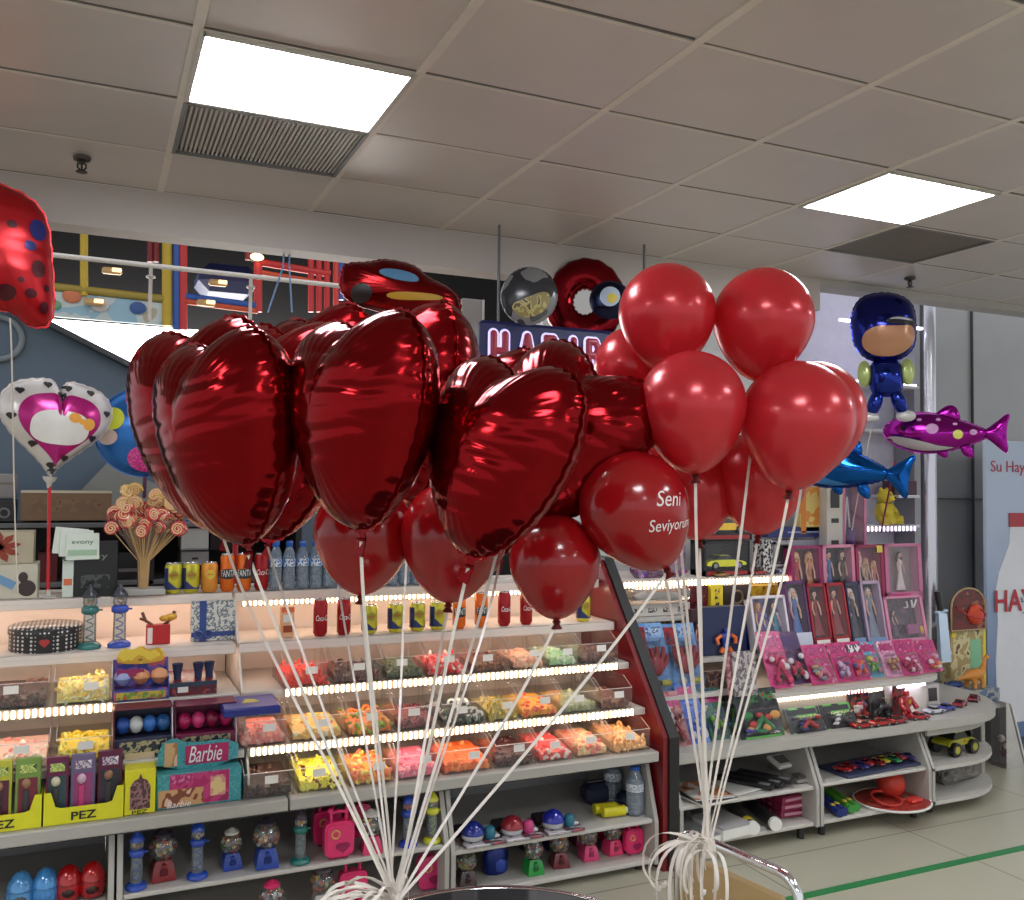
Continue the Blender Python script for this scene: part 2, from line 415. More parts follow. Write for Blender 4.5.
class Foil:
    """two-sided inflated foil shape: star-shaped outline about c, seam all round, puckers along the seam"""
    def __init__(s, out, T_, c=(0, 0), pucker=.10, k=34, scal=.012, pw=.52, crease=()):
        s.out = out; s.T = T_; s.c = c; s.pk = pucker; s.k = k; s.sc = scal; s.pw = pw; s.cr = crease
        s.ang = [math.atan2(y-c[1], x-c[0]) for x, y in out]; s.rad = [math.hypot(x-c[0], y-c[1]) for x, y in out]
    def h(s, q, th):
        z = s.T*max(0, 1-q*q)**s.pw
        return z*(1 - s.pk*q**5*(.5+.5*math.sin(s.k*th)))
    def mesh(s, mb, mi=0, rings=14):
        n = len(s.out); vs, fs = [], []
        ss = [math.sin(PI/2*i/rings) for i in range(1, rings+1)]
        for side in (1, -1):
            base = len(vs); vs.append((s.c[0], s.c[1], side*s.T))
            for q in ss:
                for i in range(n):
                    th = i*2*PI/n
                    e = 1+s.sc*q**6*math.sin(s.k*th)
                    x = s.c[0]+(s.out[i][0]-s.c[0])*q*e; y = s.c[1]+(s.out[i][1]-s.c[1])*q*e
                    g = sum(a*math.exp(-((y-yk-.012*math.sin(9*x+ph))/wd_)**2)*(.35+.65*math.exp(-((x-xk)/.07)**2)) for yk, xk, ph, a, wd_ in s.cr) if s.cr else 0
                    vs.append((x, y, side*s.h(q, th)*(1-g*min(1, 3*(1-q)))))
            for i in range(n): fs.append((base, base+1+i, base+1+(i+1) % n))
            for r in range(rings-1):
                for i in range(n):
                    a = base+1+r*n; fs.append((a+i, a+n+i, a+n+(i+1) % n, a+(i+1) % n))
        mb.add(vs, fs, mi, True)
        # flat welded seam
        q = [(s.c[0]+(x-s.c[0])*(.985), s.c[1]+(y-s.c[1])*.985) for x, y in s.out]
        w = [(s.c[0]+(x-s.c[0])*(1.03+s.sc*math.sin(s.k*i*2*PI/n)), s.c[1]+(y-s.c[1])*(1.03+s.sc*math.sin(s.k*i*2*PI/n))) for i, (x, y) in enumerate(s.out)]
        N = n; vs = []
        for z in (.0012, -.0012): vs += [(x, y, z) for x, y in q] + [(x, y, z) for x, y in w]
        fs = []
        for i in range(n):
            j = (i+1) % n
            fs += [(i, j, N+j, N+i), (2*N+i, 3*N+i, 3*N+j, 2*N+j), (N+i, N+j, 3*N+j, 3*N+i)]
        return mb.add(vs, fs, mi, True)
    def zat(s, x, y):
        dx, dy = x-s.c[0], y-s.c[1]; r = math.hypot(dx, dy)
        if r < 1e-6: return s.T
        a = math.atan2(dy, dx)
        i = min(range(len(s.ang)), key=lambda k: abs((s.ang[k]-a+PI) % (2*PI)-PI))
        n = len(s.ang); best = s.rad[i]
        j = (i+1) % n if ((a-s.ang[i]+PI) % (2*PI)-PI) * ((s.ang[(i+1) % n]-s.ang[i]+PI) % (2*PI)-PI) > 0 else i-1
        da = ((s.ang[j]-s.ang[i]+PI) % (2*PI)-PI)
        if abs(da) > 1e-6: best += (s.rad[j]-s.rad[i])*min(1, max(0, ((a-s.ang[i]+PI) % (2*PI)-PI)/da))
        return s.h(min(1, r/best), 0) if True else 0
    def patch(s, mb, poly, mi=0, eps=.002, rings=6, side=1):
        """a printed patch lying on the inflated front"""
        cx = sum(p[0] for p in poly)/len(poly); cy = sum(p[1] for p in poly)/len(poly); n = len(poly)
        pk, s.pk = s.pk, s.pk*.5
        vs = [(cx, cy, side*(s.zat(cx, cy)+eps))]; fs = []
        for r in range(1, rings+1):
            for x, y in poly:
                X, Y = cx+(x-cx)*r/rings, cy+(y-cy)*r/rings
                vs.append((X, Y, side*(s.zat(X, Y)+eps)))
        for i in range(n): fs.append((0, 1+i, 1+(i+1) % n))
        for r in range(rings-1):
            for i in range(n): a = 1+r*n; fs.append((a+i, a+n+i, a+n+(i+1) % n, a+(i+1) % n))
        s.pk = pk
        return mb.add(vs, fs, mi, True)
def facing(px, py, D, roll=0., yaw=0., pitch=0.):
    """world matrix of something hanging at that place with its front towards the walkway"""
    z = (EYE - aD(px, py, D)); z.z = 0; z.normalize()
    y = Vector((0, 0, 1)); x = y.cross(z)
    B = Matrix((x, y, z)).transposed().to_4x4()
    M = B @ Matrix.Rotation(-roll, 4, 'Z') @ Matrix.Rotation(yaw, 4, 'Y') @ Matrix.Rotation(pitch, 4, 'X')
    M.translation = aD(px, py, D)
    return M
def place(o, M):
    o.rotation_euler = M.to_euler(); o.location = M.translation
RIB = mat((226, 218, 208), .35, var=.05)
TIE_A = aD(396, 905, 1.80); TIE_B = aD(707, 848, 1.98)
def ribbon(parent, M, p_local, tie, w=.0062, sag=.016, jit=.012):
    """curling ribbon from a balloon's neck to where the bunch is tied"""
    p0 = M @ Vector(p_local); p3 = Vector(tie) + Vector((R.uniform(-jit, jit), R.uniform(-jit, jit), R.uniform(-.005, .02)))
    d = p3-p0; L = d.length
    s = Vector((R.uniform(-1, 1), R.uniform(-1, 1), 0))*sag
    pts = bez(p0, p0+d*.25+Vector((0, 0, -.06*L))+s, p3-d*.35-s*.8, p3, 18)
    Mi = M.inverted()
    mb = MB(); mb.strip([Mi @ p for p in pts], w, .0008, 0, side=(Mi.to_3x3() @ _r), twist=R.uniform(-1.2, 1.2))
    return mb.build('ribbon', RIB, parent)
RED = (128, 9, 16)
def heart_balloon(label, px, py, D, hpx, roll, yaw, col=RED, pitch=0., tie=TIE_A, wd=.92, thick=.30):
    H = hpx*D/FPX
    t = T('heart_balloon', label, 'balloon', group='red foil heart balloons')
    M = facing(px, py, D, math.radians(roll), math.radians(yaw), math.radians(pitch)); place(t, M)
    out = [(x*H*wd, y*H) for x, y in fatheart()]
    cr = [(H*(-.40+.085*i+R.uniform(-.02, .02)), R.uniform(-.12, .12), R.uniform(0, 6), R.uniform(.02, .055), R.uniform(.006, .010)) for i in range(9)]
    F_ = Foil(out, H*thick, c=(0, .02*H), crease=cr, k=44, pucker=.14)
    F_.mesh(MB(), 0, 34).build('foil_body', foil(col), t)
    tip = min(out, key=lambda p: p[1])
    nk = MB().prism([(-.012, .012), (.012, .012), (.008, -.02), (.014, -.052), (-.014, -.048), (-.008, -.02)], lambda a, b, z: (tip[0]+a, tip[1]+b, z+.006*math.sin(b*90)), -.0012, .0012)
    nk.torus((tip[0], tip[1]-.02, 0), .007, .003, 0, 12, 6, M=rot('X', PI/2)); nk.build('neck', foil((120, 10, 18)), t)
    ribbon(t, M, (tip[0], tip[1]-.022, 0), tie)
    return t
heart_balloon('large red foil heart balloon at the front, nearest to the lollipop bouquet', 230, 434, 1.84, 206, -9, -58)
heart_balloon('red foil heart balloon peeping out behind the front heart by the lollipop bouquet', 208, 422, 2.26, 204, -8, -50)
heart_balloon('red foil heart balloon at the front above the paired cola cans', 362, 416, 1.74, 210, 0, -54)
heart_balloon('red foil heart balloon hidden behind and between the two front hearts', 282, 424, 2.66, 214, 6, -50)
heart_balloon('red foil heart balloon whose lobe shows over the front heart above the cola cans', 322, 406, 3.16, 198, -4, -58)
heart_balloon('red foil heart balloon leaning right at the front, above the orange soda cans', 499, 453, 1.72, 198, 15, -42)
heart_balloon('red foil heart balloon tilted far over, its crimped edge nearest the script balloon', 560, 438, 2.06, 186, 32, -24)
heart_balloon('red foil heart balloon at the back, its round lobe under the red car balloon', 414, 402, 2.80, 196, 2, -66)
heart_balloon('red foil heart balloon at the back just under the lit sweets sign', 500, 448, 2.44, 196, 0, -66)
def latex(label, px, py, D, rpx, tilt=0., col=(166, 22, 30), tie=TIE_A, pearl=False, lean=0., script=False, squash=1.15, group='round red balloons'):
    r = rpx*D/FPX
    t = T('round_balloon', label, 'balloon', group=group)
    M = facing(px, py, D, math.radians(tilt), 0, math.radians(lean)); place(t, M)
    prof = []
    N = 22
    for i in range(N+1):
        a = PI*i/N; c = -math.cos(a)     # -1 bottom .. 1 top
        k = 1-.20*max(0, -c)**1.3
        prof.append((max(r*math.sin(a)*k, .0045 if i == 0 else 1e-4), r*c*(squash*1.08 if c < 0 else 1.04)))
    toY = Matrix.Rotation(-PI/2, 3, 'X')
    m_ = rubber(col, pearl)
    MB().lathe(prof, n=36, M=toY).build('latex_body', m_, t)
    zb = -r*squash*1.08
    kn = MB().lathe([(.004, .006), (.006, 0), (.0095, -.005), (.006, -.010), (.011, -.017), (.0125, -.020), (.004, -.018)], (0, zb, 0), 12, M=toY)
    kn.build('knot', mat((92, 12, 16), .4), t)
    ribbon(t, M, (0, zb-.008, 0), tie)
    return t, r
LTX = (170, 20, 27)
latex('round red balloon low in the bunch, left of the four water rows', 364, 533, 2.16, 50, 2, LTX)
latex('round red balloon low in the bunch, hanging under the leaning heart', 454, 536, 2.12, 54, 4, LTX)
latex('round red balloon lowest of all, its knot over the row of cola cans', 555, 562, 2.00, 46, -2, LTX)
sb, sr = latex('round red balloon with white script lettering, beside the black and red divider', 634, 507, 1.96, 55, -28, LTX)
# script lettering wrapped on the balloon's skin
def on_ball(parent, body, h, x0, y0, r, rollz=0., mt=None, shear=.35, mir=1):
    o = text(body, h, mt, parent, (0, 0, 0), (0, 0, 0), shear=shear, ext=.0)
    cr, sr_ = math.cos(rollz), math.sin(rollz)
    for v in o.data.vertices:
        x = x0 + v.co.x*cr - v.co.y*sr_; y = y0 + v.co.x*sr_ + v.co.y*cr
        d = math.hypot(x, y); q = min(1.45, d/r)
        s = math.sin(q)/d if d > 1e-6 else 1/r
        kk = 1.0 if y > 0 else 1-.20*max(0, -math.sin(q)*y/d)**1.3
        v.co = Vector((x*s*r*kk, y*s*r*(1.04 if y > 0 else 1.24), math.cos(q)*r*kk+.0012))
    return o
PW = mat((235, 220, 218), .4)
on_ball(sb, 'Seni', .028, sr*.70, sr*-.12, sr, -.36, PW)
on_ball(sb, 'Seviyorum', .028, sr*.58, sr*-.54, sr, -.36, PW)
PK = (204, 50, 60)
GR = 'round pearly red balloons'
latex('pearly red balloon, top of the bunch and nearest the lit sweets sign', 667, 314, 2.16, 48.5, 0, PK, TIE_B, True, group=GR)
latex('pearly red balloon, top of the bunch and nearest the blue cap balloon', 763, 320, 2.18, 50, 4, PK, TIE_B, True, group=GR)
latex('pearly red balloon, front of the bunch above the yellow toy cars', 692, 407, 2.00, 54, -3, PK, TIE_B, True, group=GR)
latex('pearly red balloon, front of the bunch above the white police car box', 797, 420, 2.02, 57, 6, PK, TIE_B, True, group=GR)
latex('pearly red balloon peeping out between the top balloon and the sign', 634, 368, 2.34, 40, -10, PK, TIE_B, True, group=GR)
latex('pearly red balloon half hidden behind the front one by the blue shark tail', 812, 415, 2.16, 52, 8, PK, TIE_B, True, group=GR)
latex('pearly red balloon low at the back, its knot over the toy car boxes', 760, 478, 2.28, 46, 2, PK, TIE_B, True, group=GR)
latex('pearly red balloon low at the back beside the script balloon', 694, 488, 2.32, 42, -6, PK, TIE_B, True, group=GR)
latex('pearly red balloon least visible, tucked behind the front one over the script balloon', 660, 462, 2.40, 34, -14, PK, TIE_B, True, group=GR)

# spotted red balloon, cut by the frame
def spots(F_, t, lst, name, m_, eps=.002):
    for x, y, a, b in lst: F_.patch(MB(), [(x+u, y+v) for u, v in oval2(a, b, 20)], 0, eps, 3).build(name, m_, t)
M = facing(-6, 256, 2.9, 0, math.radians(12)); t = T('foil_balloon', 'big red foil balloon with dark blue spots at the ceiling edge', 'balloon'); place(t, M)
k = 2.9/FPX
out = smooth2([(-55*k, 60*k), (-34*k, 74*k), (20*k, 72*k), (48*k, 52*k), (54*k, 0), (58*k, -62*k), (34*k, -68*k), (18*k, -52*k), (0, -54*k), (-24*k, -66*k), (-50*k, -60*k), (-58*k, 0)], 3)
F_ = Foil(out, .075, c=(0, 4*k), pucker=.16, k=30)
F_.mesh(MB()).build('foil_body', foil((170, 22, 30), .32, .3, .6), t)
spots(F_, t, [(36*k, 30*k, 9*k, 11*k), (28*k, 12*k, 6*k, 5*k)], 'blue_spot', foil((38, 42, 110), .3, .1, .3))
spots(F_, t, [(37*k, -10*k, 7*k, 9*k), (30*k, -36*k, 6*k, 5*k), (44*k, -48*k, 5*k, 6*k), (8*k, -38*k, 9*k, 8*k), (10*k, 30*k, 5*k, 4*k), (20*k, -24*k, 3*k, 3*k), (46*k, -28*k, 3*k, 4*k)], 'dark_spot', foil((70, 14, 24), .3, .1, .3))
b = MB(); b.strip([M.inverted() @ p for p in bez(aD(10, 318, 2.9), aD(14, 380, 2.95), aD(12, 480, 3.3), aY(18, 592, 3.86), 14)], .005, .001, 0, side=(M.inverted().to_3x3() @ _r)); b.build('string', RIB, t)

# white heart balloon on a red stick
def Mw(px, py, Y, roll=0, yaw=0):
    D = (aY(px, py, Y)-EYE).dot(_f); return facing(px, py, D, math.radians(roll), math.radians(yaw)), D/FPX
M, k = Mw(55, 430, 3.88, 4, 14); t = T('heart_balloon', 'white foil heart balloon with magenta centre and black hearts, on a red stick', 'balloon'); place(t, M)
out = [(x*104*k, (y-.02)*98*k) for x, y in heart2()]
F_ = Foil(out, 22*k, c=(0, 2*k), pucker=.14, k=40); F_.mesh(MB()).build('foil_body', foil((214, 208, 206), .25, .1, .25), t)
b = MB(); F_.patch(b, [(x*76*k, (y-.03)*72*k) for x, y in heart2(60)], 0, .002); b.build('magenta_heart', foil((178, 30, 120), .22, .1, .4), t)
b = MB()
for i in range(0, 112, 9):
    x, y = out[i]; x, y = x*.86, y*.86+.6*k
    F_.patch(MB(), [(x+u*8.5*k, y+v*7*k) for u, v in heart2(16)], 0, .002, 2).build('small_heart', mat((30, 26, 30), .4), t)
b = MB(); F_.patch(b, [(u, v+2*k) for u, v in oval2(27*k, 17*k, 40, 2.6)], 0, .0035); b.build('white_patch', mat((226, 224, 220), .3), t)
spots(F_, t, [(12*k, 13*k, 6*k, 5*k), (26*k, 8*k, 6*k, 6*k), (19*k, 10*k, 3*k, 3*k)], 'orange_bow', mat((232, 166, 70), .3), .005)
tip = M @ Vector((0, -50*k, 0)); foot = aY(48, 590, 3.88); foot.z = 1.166
Mi = M.inverted()
MB().cyl(Mi @ tip, Mi @ foot, .0065, None, 0, 10).build('stick', mat((190, 24, 34), .3), t)
b = MB().lathe([(.006, -.03), (.010, -.012), (.022, .0), (.026, .012), (.022, .012), (.006, -.01)], Mi @ (tip+Vector((0, 0, .0))), 14, M=Matrix.Rotation(-PI/2, 3, 'X'))
b.build('cup', WHITE, t)
b = MB(); b.lathe([(.03, 0), (.03, .006), (.008, .012), (.008, .03)], Mi @ foot, 14, M=Matrix.Rotation(-PI/2, 3, 'X')); b.build('stand', WHITE, t)

# blue round printed balloon behind it
M, k = Mw(146, 432, 3.98, 0, -8); t = T('foil_balloon', 'round blue foil balloon with yellow and pink print behind the front heart balloons', 'balloon'); place(t, M)
F_ = Foil(oval2(47*k, 44*k), 17*k, pucker=.2, k=40); F_.mesh(MB()).build('foil_body', foil((40, 104, 178), .22, .1, .5), t)
spots(F_, t, [(-29*k, 12*k, 11*k, 11*k)], 'yellow_disc', mat((206, 212, 60), .3))
spots(F_, t, [(2*k, -27*k, 17*k, 13*k), (6*k, 26*k, 13*k, 9*k)], 'pink_print', printed((196, 40, 130), (220, 90, 160), (150, 20, 100), 90))
spots(F_, t, [(-34*k, -6*k, 10*k, 8*k), (12*k, 0, 16*k, 13*k)], 'pale_print', mat((206, 180, 170), .3))
b = MB().cyl((0, -44*k, 0), (0, -66*k, 0), .008); b.build('stem', mat((70, 20, 60), .4), t)

# red car-shaped foil balloon over the hearts
M, k = Mw(403, 288, 3.45, 5, 10); t = T('foil_balloon', 'red car-shaped foil balloon floating under the ceiling edge', 'balloon'); place(t, M)
out = smooth2([(-62*k, 4*k), (-58*k, 16*k), (-34*k, 20*k), (-22*k, 26*k), (10*k, 25*k), (22*k, 15*k), (48*k, 8*k), (60*k, -4*k), (60*k, -24*k), (44*k, -32*k), (-40*k, -26*k), (-60*k, -16*k)], 3)
F_ = Foil(out, 22*k, c=(0, -4*k), pucker=.2); F_.mesh(MB()).build('foil_body', foil((120, 14, 18), .2), t)
b = MB(); F_.patch(b, smooth2([(-30*k, 6*k), (-24*k, 14*k), (8*k, 13*k), (14*k, 4*k), (-8*k, 2*k)], 2), 0); b.build('windscreen', foil((92, 140, 178), .25, .1, .3), t)
b = MB(); F_.patch(b, smooth2([(-20*k, -10*k), (36*k, -4*k), (40*k, -10*k), (-16*k, -18*k)], 2), 0); b.build('yellow_stripe', mat((170, 130, 40), .35), t)
spots(F_, t, [(-42*k, -14*k, 10*k, 9*k), (36*k, -22*k, 10*k, 9*k)], 'wheel_print', mat((26, 24, 24), .4), .003)

# round dark picture balloon, big red one and its small neighbour on the sign
M, k = Mw(529, 296, 3.38, 0, -6); t = T('foil_balloon', 'round grey foil balloon with a dark landscape print on the lit sweets sign', 'balloon'); place(t, M)
F_ = Foil(oval2(28*k, 28.5*k), 11*k, pucker=.12, k=36); F_.mesh(MB()).build('foil_body', printed((52, 54, 60), (130, 130, 132), (84, 86, 92), 7, .2), t)
b = MB(); F_.patch(b, smooth2([(-18*k, -10*k), (-4*k, -5*k), (18*k, 4*k), (23*k, -4*k), (16*k, -18*k), (0, -24*k), (-12*k, -20*k)], 2), 0); b.build('meadow_print', printed((150, 138, 90), (190, 180, 120), (90, 84, 60), 40), t)
M, k = Mw(585, 302, 3.56, 4, 0); t = T('foil_balloon', 'large dark red ring-shaped foil balloon with an open middle, behind the lit sweets sign', 'balloon'); place(t, M)
ring = MB(); N, K = 48, 14; vs, fs = [], []
for i in range(N):
    a = 2*PI*i/N
    for j in range(K):
        g = 2*PI*j/K; rr = 30*k + 17*k*math.cos(g)*(1+.04*math.sin(16*a)); vs.append((rr*math.cos(a)*.85, rr*math.sin(a)*.95, 9*k*math.sin(g)))
for i in range(N):
    for j in range(K): fs.append((i*K+j, ((i+1) % N)*K+j, ((i+1) % N)*K+(j+1) % K, i*K+(j+1) % K))
ring.add(vs, fs, 0, True).build('foil_body', foil((120, 12, 22), .2), t)
M, k = Mw(610, 300, 3.36, 0, 0); t = T('foil_balloon', 'small navy foil balloon with white and yellow disc, between sign and pearly balloon', 'balloon'); place(t, M)
F_ = Foil(oval2(20*k, 19*k), 9*k, pucker=.15); F_.mesh(MB()).build('foil_body', foil((34, 40, 66), .25), t)
spots(F_, t, [(0, 2*k, 10*k, 10*k)], 'white_disc', mat((190, 208, 230), .3))
spots(F_, t, [(2*k, 0, 5*k, 5*k)], 'yellow_dot', mat((226, 206, 90), .3), .004)

# figure-shaped foil balloon (plain) in blue
M, k = Mw(884, 330, 3.5, -2, 8); t = T('foil_balloon', 'blue figure-shaped foil balloon with a blue cap, floating by the tall shelves', 'balloon'); place(t, M)
hd = smooth2([(-30*k, 20*k), (-20*k, 36*k), (8*k, 38*k), (28*k, 26*k), (30*k, 4*k), (28*k, -20*k), (12*k, -32*k), (-12*k, -32*k), (-28*k, -18*k), (-31*k, 4*k)], 3)
F_ = Foil(hd, 21*k, c=(0, 2*k), pucker=.12); F_.mesh(MB()).build('cap', foil((34, 40, 122), .14), t)
b = MB(); F_.patch(b, smooth2([(-22*k, -4*k), (-10*k, 2*k), (10*k, 0), (27*k, 2*k), (27*k, -16*k), (12*k, -28*k), (-10*k, -28*k), (-23*k, -18*k)], 2), 0); b.build('tan_panel', foil((190, 138, 104), .25, .1, .2), t)
b = MB(); F_.patch(b, smooth2([(-4*k, 5*k), (8*k, 11*k), (27*k, 8*k), (29*k, 0), (10*k, 2*k)], 2), 0, .004); b.build('cap_peak', mat((20, 20, 30), .3), t)
b = MB(); F_.patch(b, smooth2([(0, 7*k), (10*k, 9.5*k), (25*k, 7*k), (25*k, 5*k), (10*k, 7*k)], 2), 0, .006); b.build('cap_stripe', mat((200, 200, 210), .3), t)
bd = [(x, y-48*k) for x, y in oval2(16*k, 19*k, 60, 2.8)]
F2 = Foil(bd, 13*k, c=(0, -48*k), pucker=.15); F2.mesh(MB()).build('body', foil((36, 52, 140), .15), t)
for s in (-1, 1):
    ar = MB(); A_ = Foil([(x*1+s*20*k, y-43*k) for x, y in oval2(6.5*k, 13*k, 30)], 6*k, c=(s*17*k, -43*k)); A_.mesh(ar, 0, 6).build('arm', foil((176, 190, 120), .25, .1, .3), t)
    lg = MB(); l_ = [(x+s*11*k+(-s*(y)*.25), y-72*k) for x, y in oval2(7*k, 13*k, 30)]; Foil(l_, 7*k, c=(s*11*k, -72*k)).mesh(lg, 0, 6).build('leg', foil((36, 52, 140), .15), t)
    ft = MB(); Foil([(x+s*17*k, y-87*k) for x, y in oval2(9*k, 5.5*k, 24)], 5*k, c=(s*17*k, -87*k)).mesh(ft, 0, 5).build('shoe', foil((200, 196, 196), .25, .1, .3), t)
b = MB(); Mi = M.inverted()
b.strip([Mi @ p for p in bez(aY(878, 392, 3.5), aY(872, 430, 3.55), aY(860, 480, 3.75), aY(852, 530, 3.86), 10)], .005, .001, 0, side=(Mi.to_3x3() @ _r)); b.build('string', RIB, t)

# sharks
def shark(label, px, py, Y, L, roll, yaw, col, belly, flip=1):
    M, k = Mw(px, py, Y, roll, yaw); t = T('shark_balloon', label, 'balloon'); place(t, M)
    L = L*k; q = lambda pts: [(x*L*flip, y*L) for x, y in pts]
    out = smooth2(q([(-.50, .02), (-.42, .13), (-.22, .20), (.0, .17), (.2, .09), (.33, .035), (.34, -.03), (.2, -.10), (0, -.16), (-.2, -.17), (-.4, -.10)]), 3)
    F_ = Foil(out, .12*L, c=(-.1*L*flip, 0), pucker=.2, k=40); F_.mesh(MB()).build('foil_body', foil(col), t)
    b = MB(); F_.patch(b, smooth2(q([(-.47, -.02), (-.36, -.02), (-.2, -.06), (0, -.12), (.1, -.115), (-.05, -.15), (-.25, -.14), (-.42, -.07)]), 2), 0); b.build('belly', foil(belly, .25, .1, .3), t)
    spots(F_, t, [(-.33*L*flip, .045*L, .018*L, .022*L)], 'eye', mat((30, 26, 30), .2), .004)
    tl = MB(); Foil(smooth2(q([(.27, .0), (.36, .06), (.52, .20), (.47, .02), (.50, -.20), (.36, -.06)]), 2), .03*L, c=(.41*L*flip, 0)).mesh(tl, 0, 6); tl.build('tail_fin', foil(col), t)
    df = MB(); Foil(smooth2(q([(-.10, .15), (.02, .25), (.10, .24), (.14, .10), (.0, .14)]), 2), .02*L, c=(.04*L*flip, .17*L)).mesh(df, 0, 6); df.build('dorsal_fin', foil(col), t)
    for x in (-.08, .12):
        pf = MB(); Foil(smooth2(q([(x, -.09), (x+.09, -.09), (x+.12, -.22), (x+.02, -.18)]), 2), .015*L, c=((x+.055)*L*flip, -.14*L)).mesh(pf, 0, 5); pf.build('side_fin', foil(col), t)
    return t, F_, L, M
t, F_, L, M = shark('pink and purple foil shark balloon swimming over the blue one', 944, 434, 3.55, 116, 0, 4, (150, 26, 140), (198, 190, 196))
spots(F_, t, [(.10*L, -.01*L, .04*L, .04*L)], 'yellow_face', mat((222, 222, 110), .3), .003)
spots(F_, t, [(-.1*L, .04*L, .05*L, .045*L), (.22*L, .01*L, .03*L, .025*L), (-.05*L, .12*L, .02*L, .012*L), (.08*L, .08*L, .02*L, .012*L), (-.2*L, .12*L, .02*L, .012*L)], 'pale_print', mat((205, 150, 200), .3), .003)
Mi = M.inverted(); MB().cyl(Mi @ aY(895, 462, 3.6), Mi @ aY(881, 532, 3.95), .005, None, 0, 8).build('stick', mat((150, 24, 60), .3), t)
t, F_, L, M = shark('blue foil shark balloon, its tail showing behind the pearly balloons', 842, 468, 3.62, 130, 8, -6, (18, 84, 160), (60, 130, 190))

# curls of spare ribbon where the bunches are tied, and small weights
def curls(label, c, n, spread, drop, up, seed):
    rr = random.Random(seed); mb = MB()
    for i in range(n):
        a = rr.uniform(-1, 1); w_ = rr.uniform(.3, 1.)
        p0 = Vector(c) + Vector((rr.uniform(-.01, .01), rr.uniform(-.01, .01), rr.uniform(-.01, .01)))
        out_ = (_r*(spread[0]+(spread[1]-spread[0])*rr.random()) - Vector((_f.x, _f.y, 0))*rr.uniform(-.05, .10))
        z = Vector((0, 0, 1))
        pts = bez(p0, p0+out_*.5+z*up*w_, p0+out_*1.1+z*up*.8*w_, p0+out_*1.05-z*drop*w_*.6, 10)
        e = pts[-1]; pts += bez(e, e-z*drop*.3*w_, e-out_*.3-z*drop*.6*w_, e-out_*.5*rr.random()-z*drop*.35*w_, 8)[1:]
        mb.strip(pts, .0075, .0008, 0, twist=rr.uniform(-3, 3))
    mb.lathe([(.008, -.02), (.014, -.008), (.014, .008), (.007, .022)], c, 12)
    o = mb.build('ribbon_curls', RIB); return tag(o, label, 'ribbon')
curls('tangle of white ribbon curls hanging from the chrome chair tube', TIE_B, 22, (-.13, .02), .14, .05, 3)
curls('loose white ribbon curls on the glass table at the foot of the red bunch', TIE_A, 18, (-.16, .03), .05, .07, 5)
# chrome chair
A0, A1 = aZ(700, 838, .80), aZ(773, 869, .80)
dv = (A1-A0); dv.z = 0; Lc = dv.length; dx = dv.normalized(); nrm = Vector((dx.y, -dx.x, 0))
t = T('chair', 'chrome tube chair with a beige back panel, white ribbons tied to it', 'chair', ((A0.x+A1.x)/2, (A0.y+A1.y)/2, 0), math.atan2(dx.y, dx.x))
hw = max(Lc/2, .17)
def loop(y, zt, zb, r=.011):
    c_ = .05; pts = [(-hw, y, zb)] + [(-hw, y, zt-c_)]
    pts += [(-hw+c_-c_*math.cos(a), y, zt-c_+c_*math.sin(a)) for a in (.4, .8, 1.2)] + [(-hw+c_, y, zt), (hw-c_, y, zt)]
    pts += [(hw-c_+c_*math.sin(a), y, zt-c_+c_*math.cos(a)) for a in (.4, .8, 1.2)] + [(hw, y, zt-c_), (hw, y, zb)]
    return MB().tube(pts, r, 0, 10)
loop(0, .80, .02).build('back_frame', CHROME, t)
MB().box((0, -.012, .66), (2*hw-.05, .016, .20), 0, .006).build('back_panel', mat((176, 148, 104), .5, var=.1), t)
MB().box((0, -.22, .45), (2*hw-.02, .40, .03), 0, .01).build('seat', mat((176, 148, 104), .5, var=.1), t)
for s in (-1, 1): MB().tube([(s*hw, -.40, .012), (s*hw, -.40, .40), (s*hw, -.36, .435), (s*hw, 0, .435)], .011).build('leg', CHROME, t)
# round table
tc = aZ(505, 887, .72); fw = Vector((_f.x, _f.y, 0)).normalized(); tc = tc - fw*.36
t = T('round_table', 'round dark glass table with a shiny rim in the foreground', 'table', (tc.x, tc.y, 0))
MB().lathe([(.001, .712), (.35, .712), (.352, .718), (.35, .722), (.001, .722)], n=64).build('table_top', mat((58, 58, 60), .06, 0, .05, 4, spec=.8), t)
MB().torus((0, 0, .718), .356, .008, 0, 64, 8).build('rim', CHROME, t)
MB().lathe([(.025, .02), (.025, .70), (.12, .711)], n=20).build('pedestal', CHROME, t)
MB().lathe([(.22, 0), (.22, .008), (.04, .03), (.025, .03)], n=32).build('foot', CHROME, t)
wt = MB().lathe([(.03, .722), (.034, .735), (.026, .76), (.012, .775), (.006, .78)], (0, 0, 0), 18)
o = wt.build('balloon_weight', mat((170, 24, 34), .3, .3)); o.location = (TIE_A.x, TIE_A.y, 0); tag(o, 'small red weight on the glass table holding the heart balloons', 'weight')
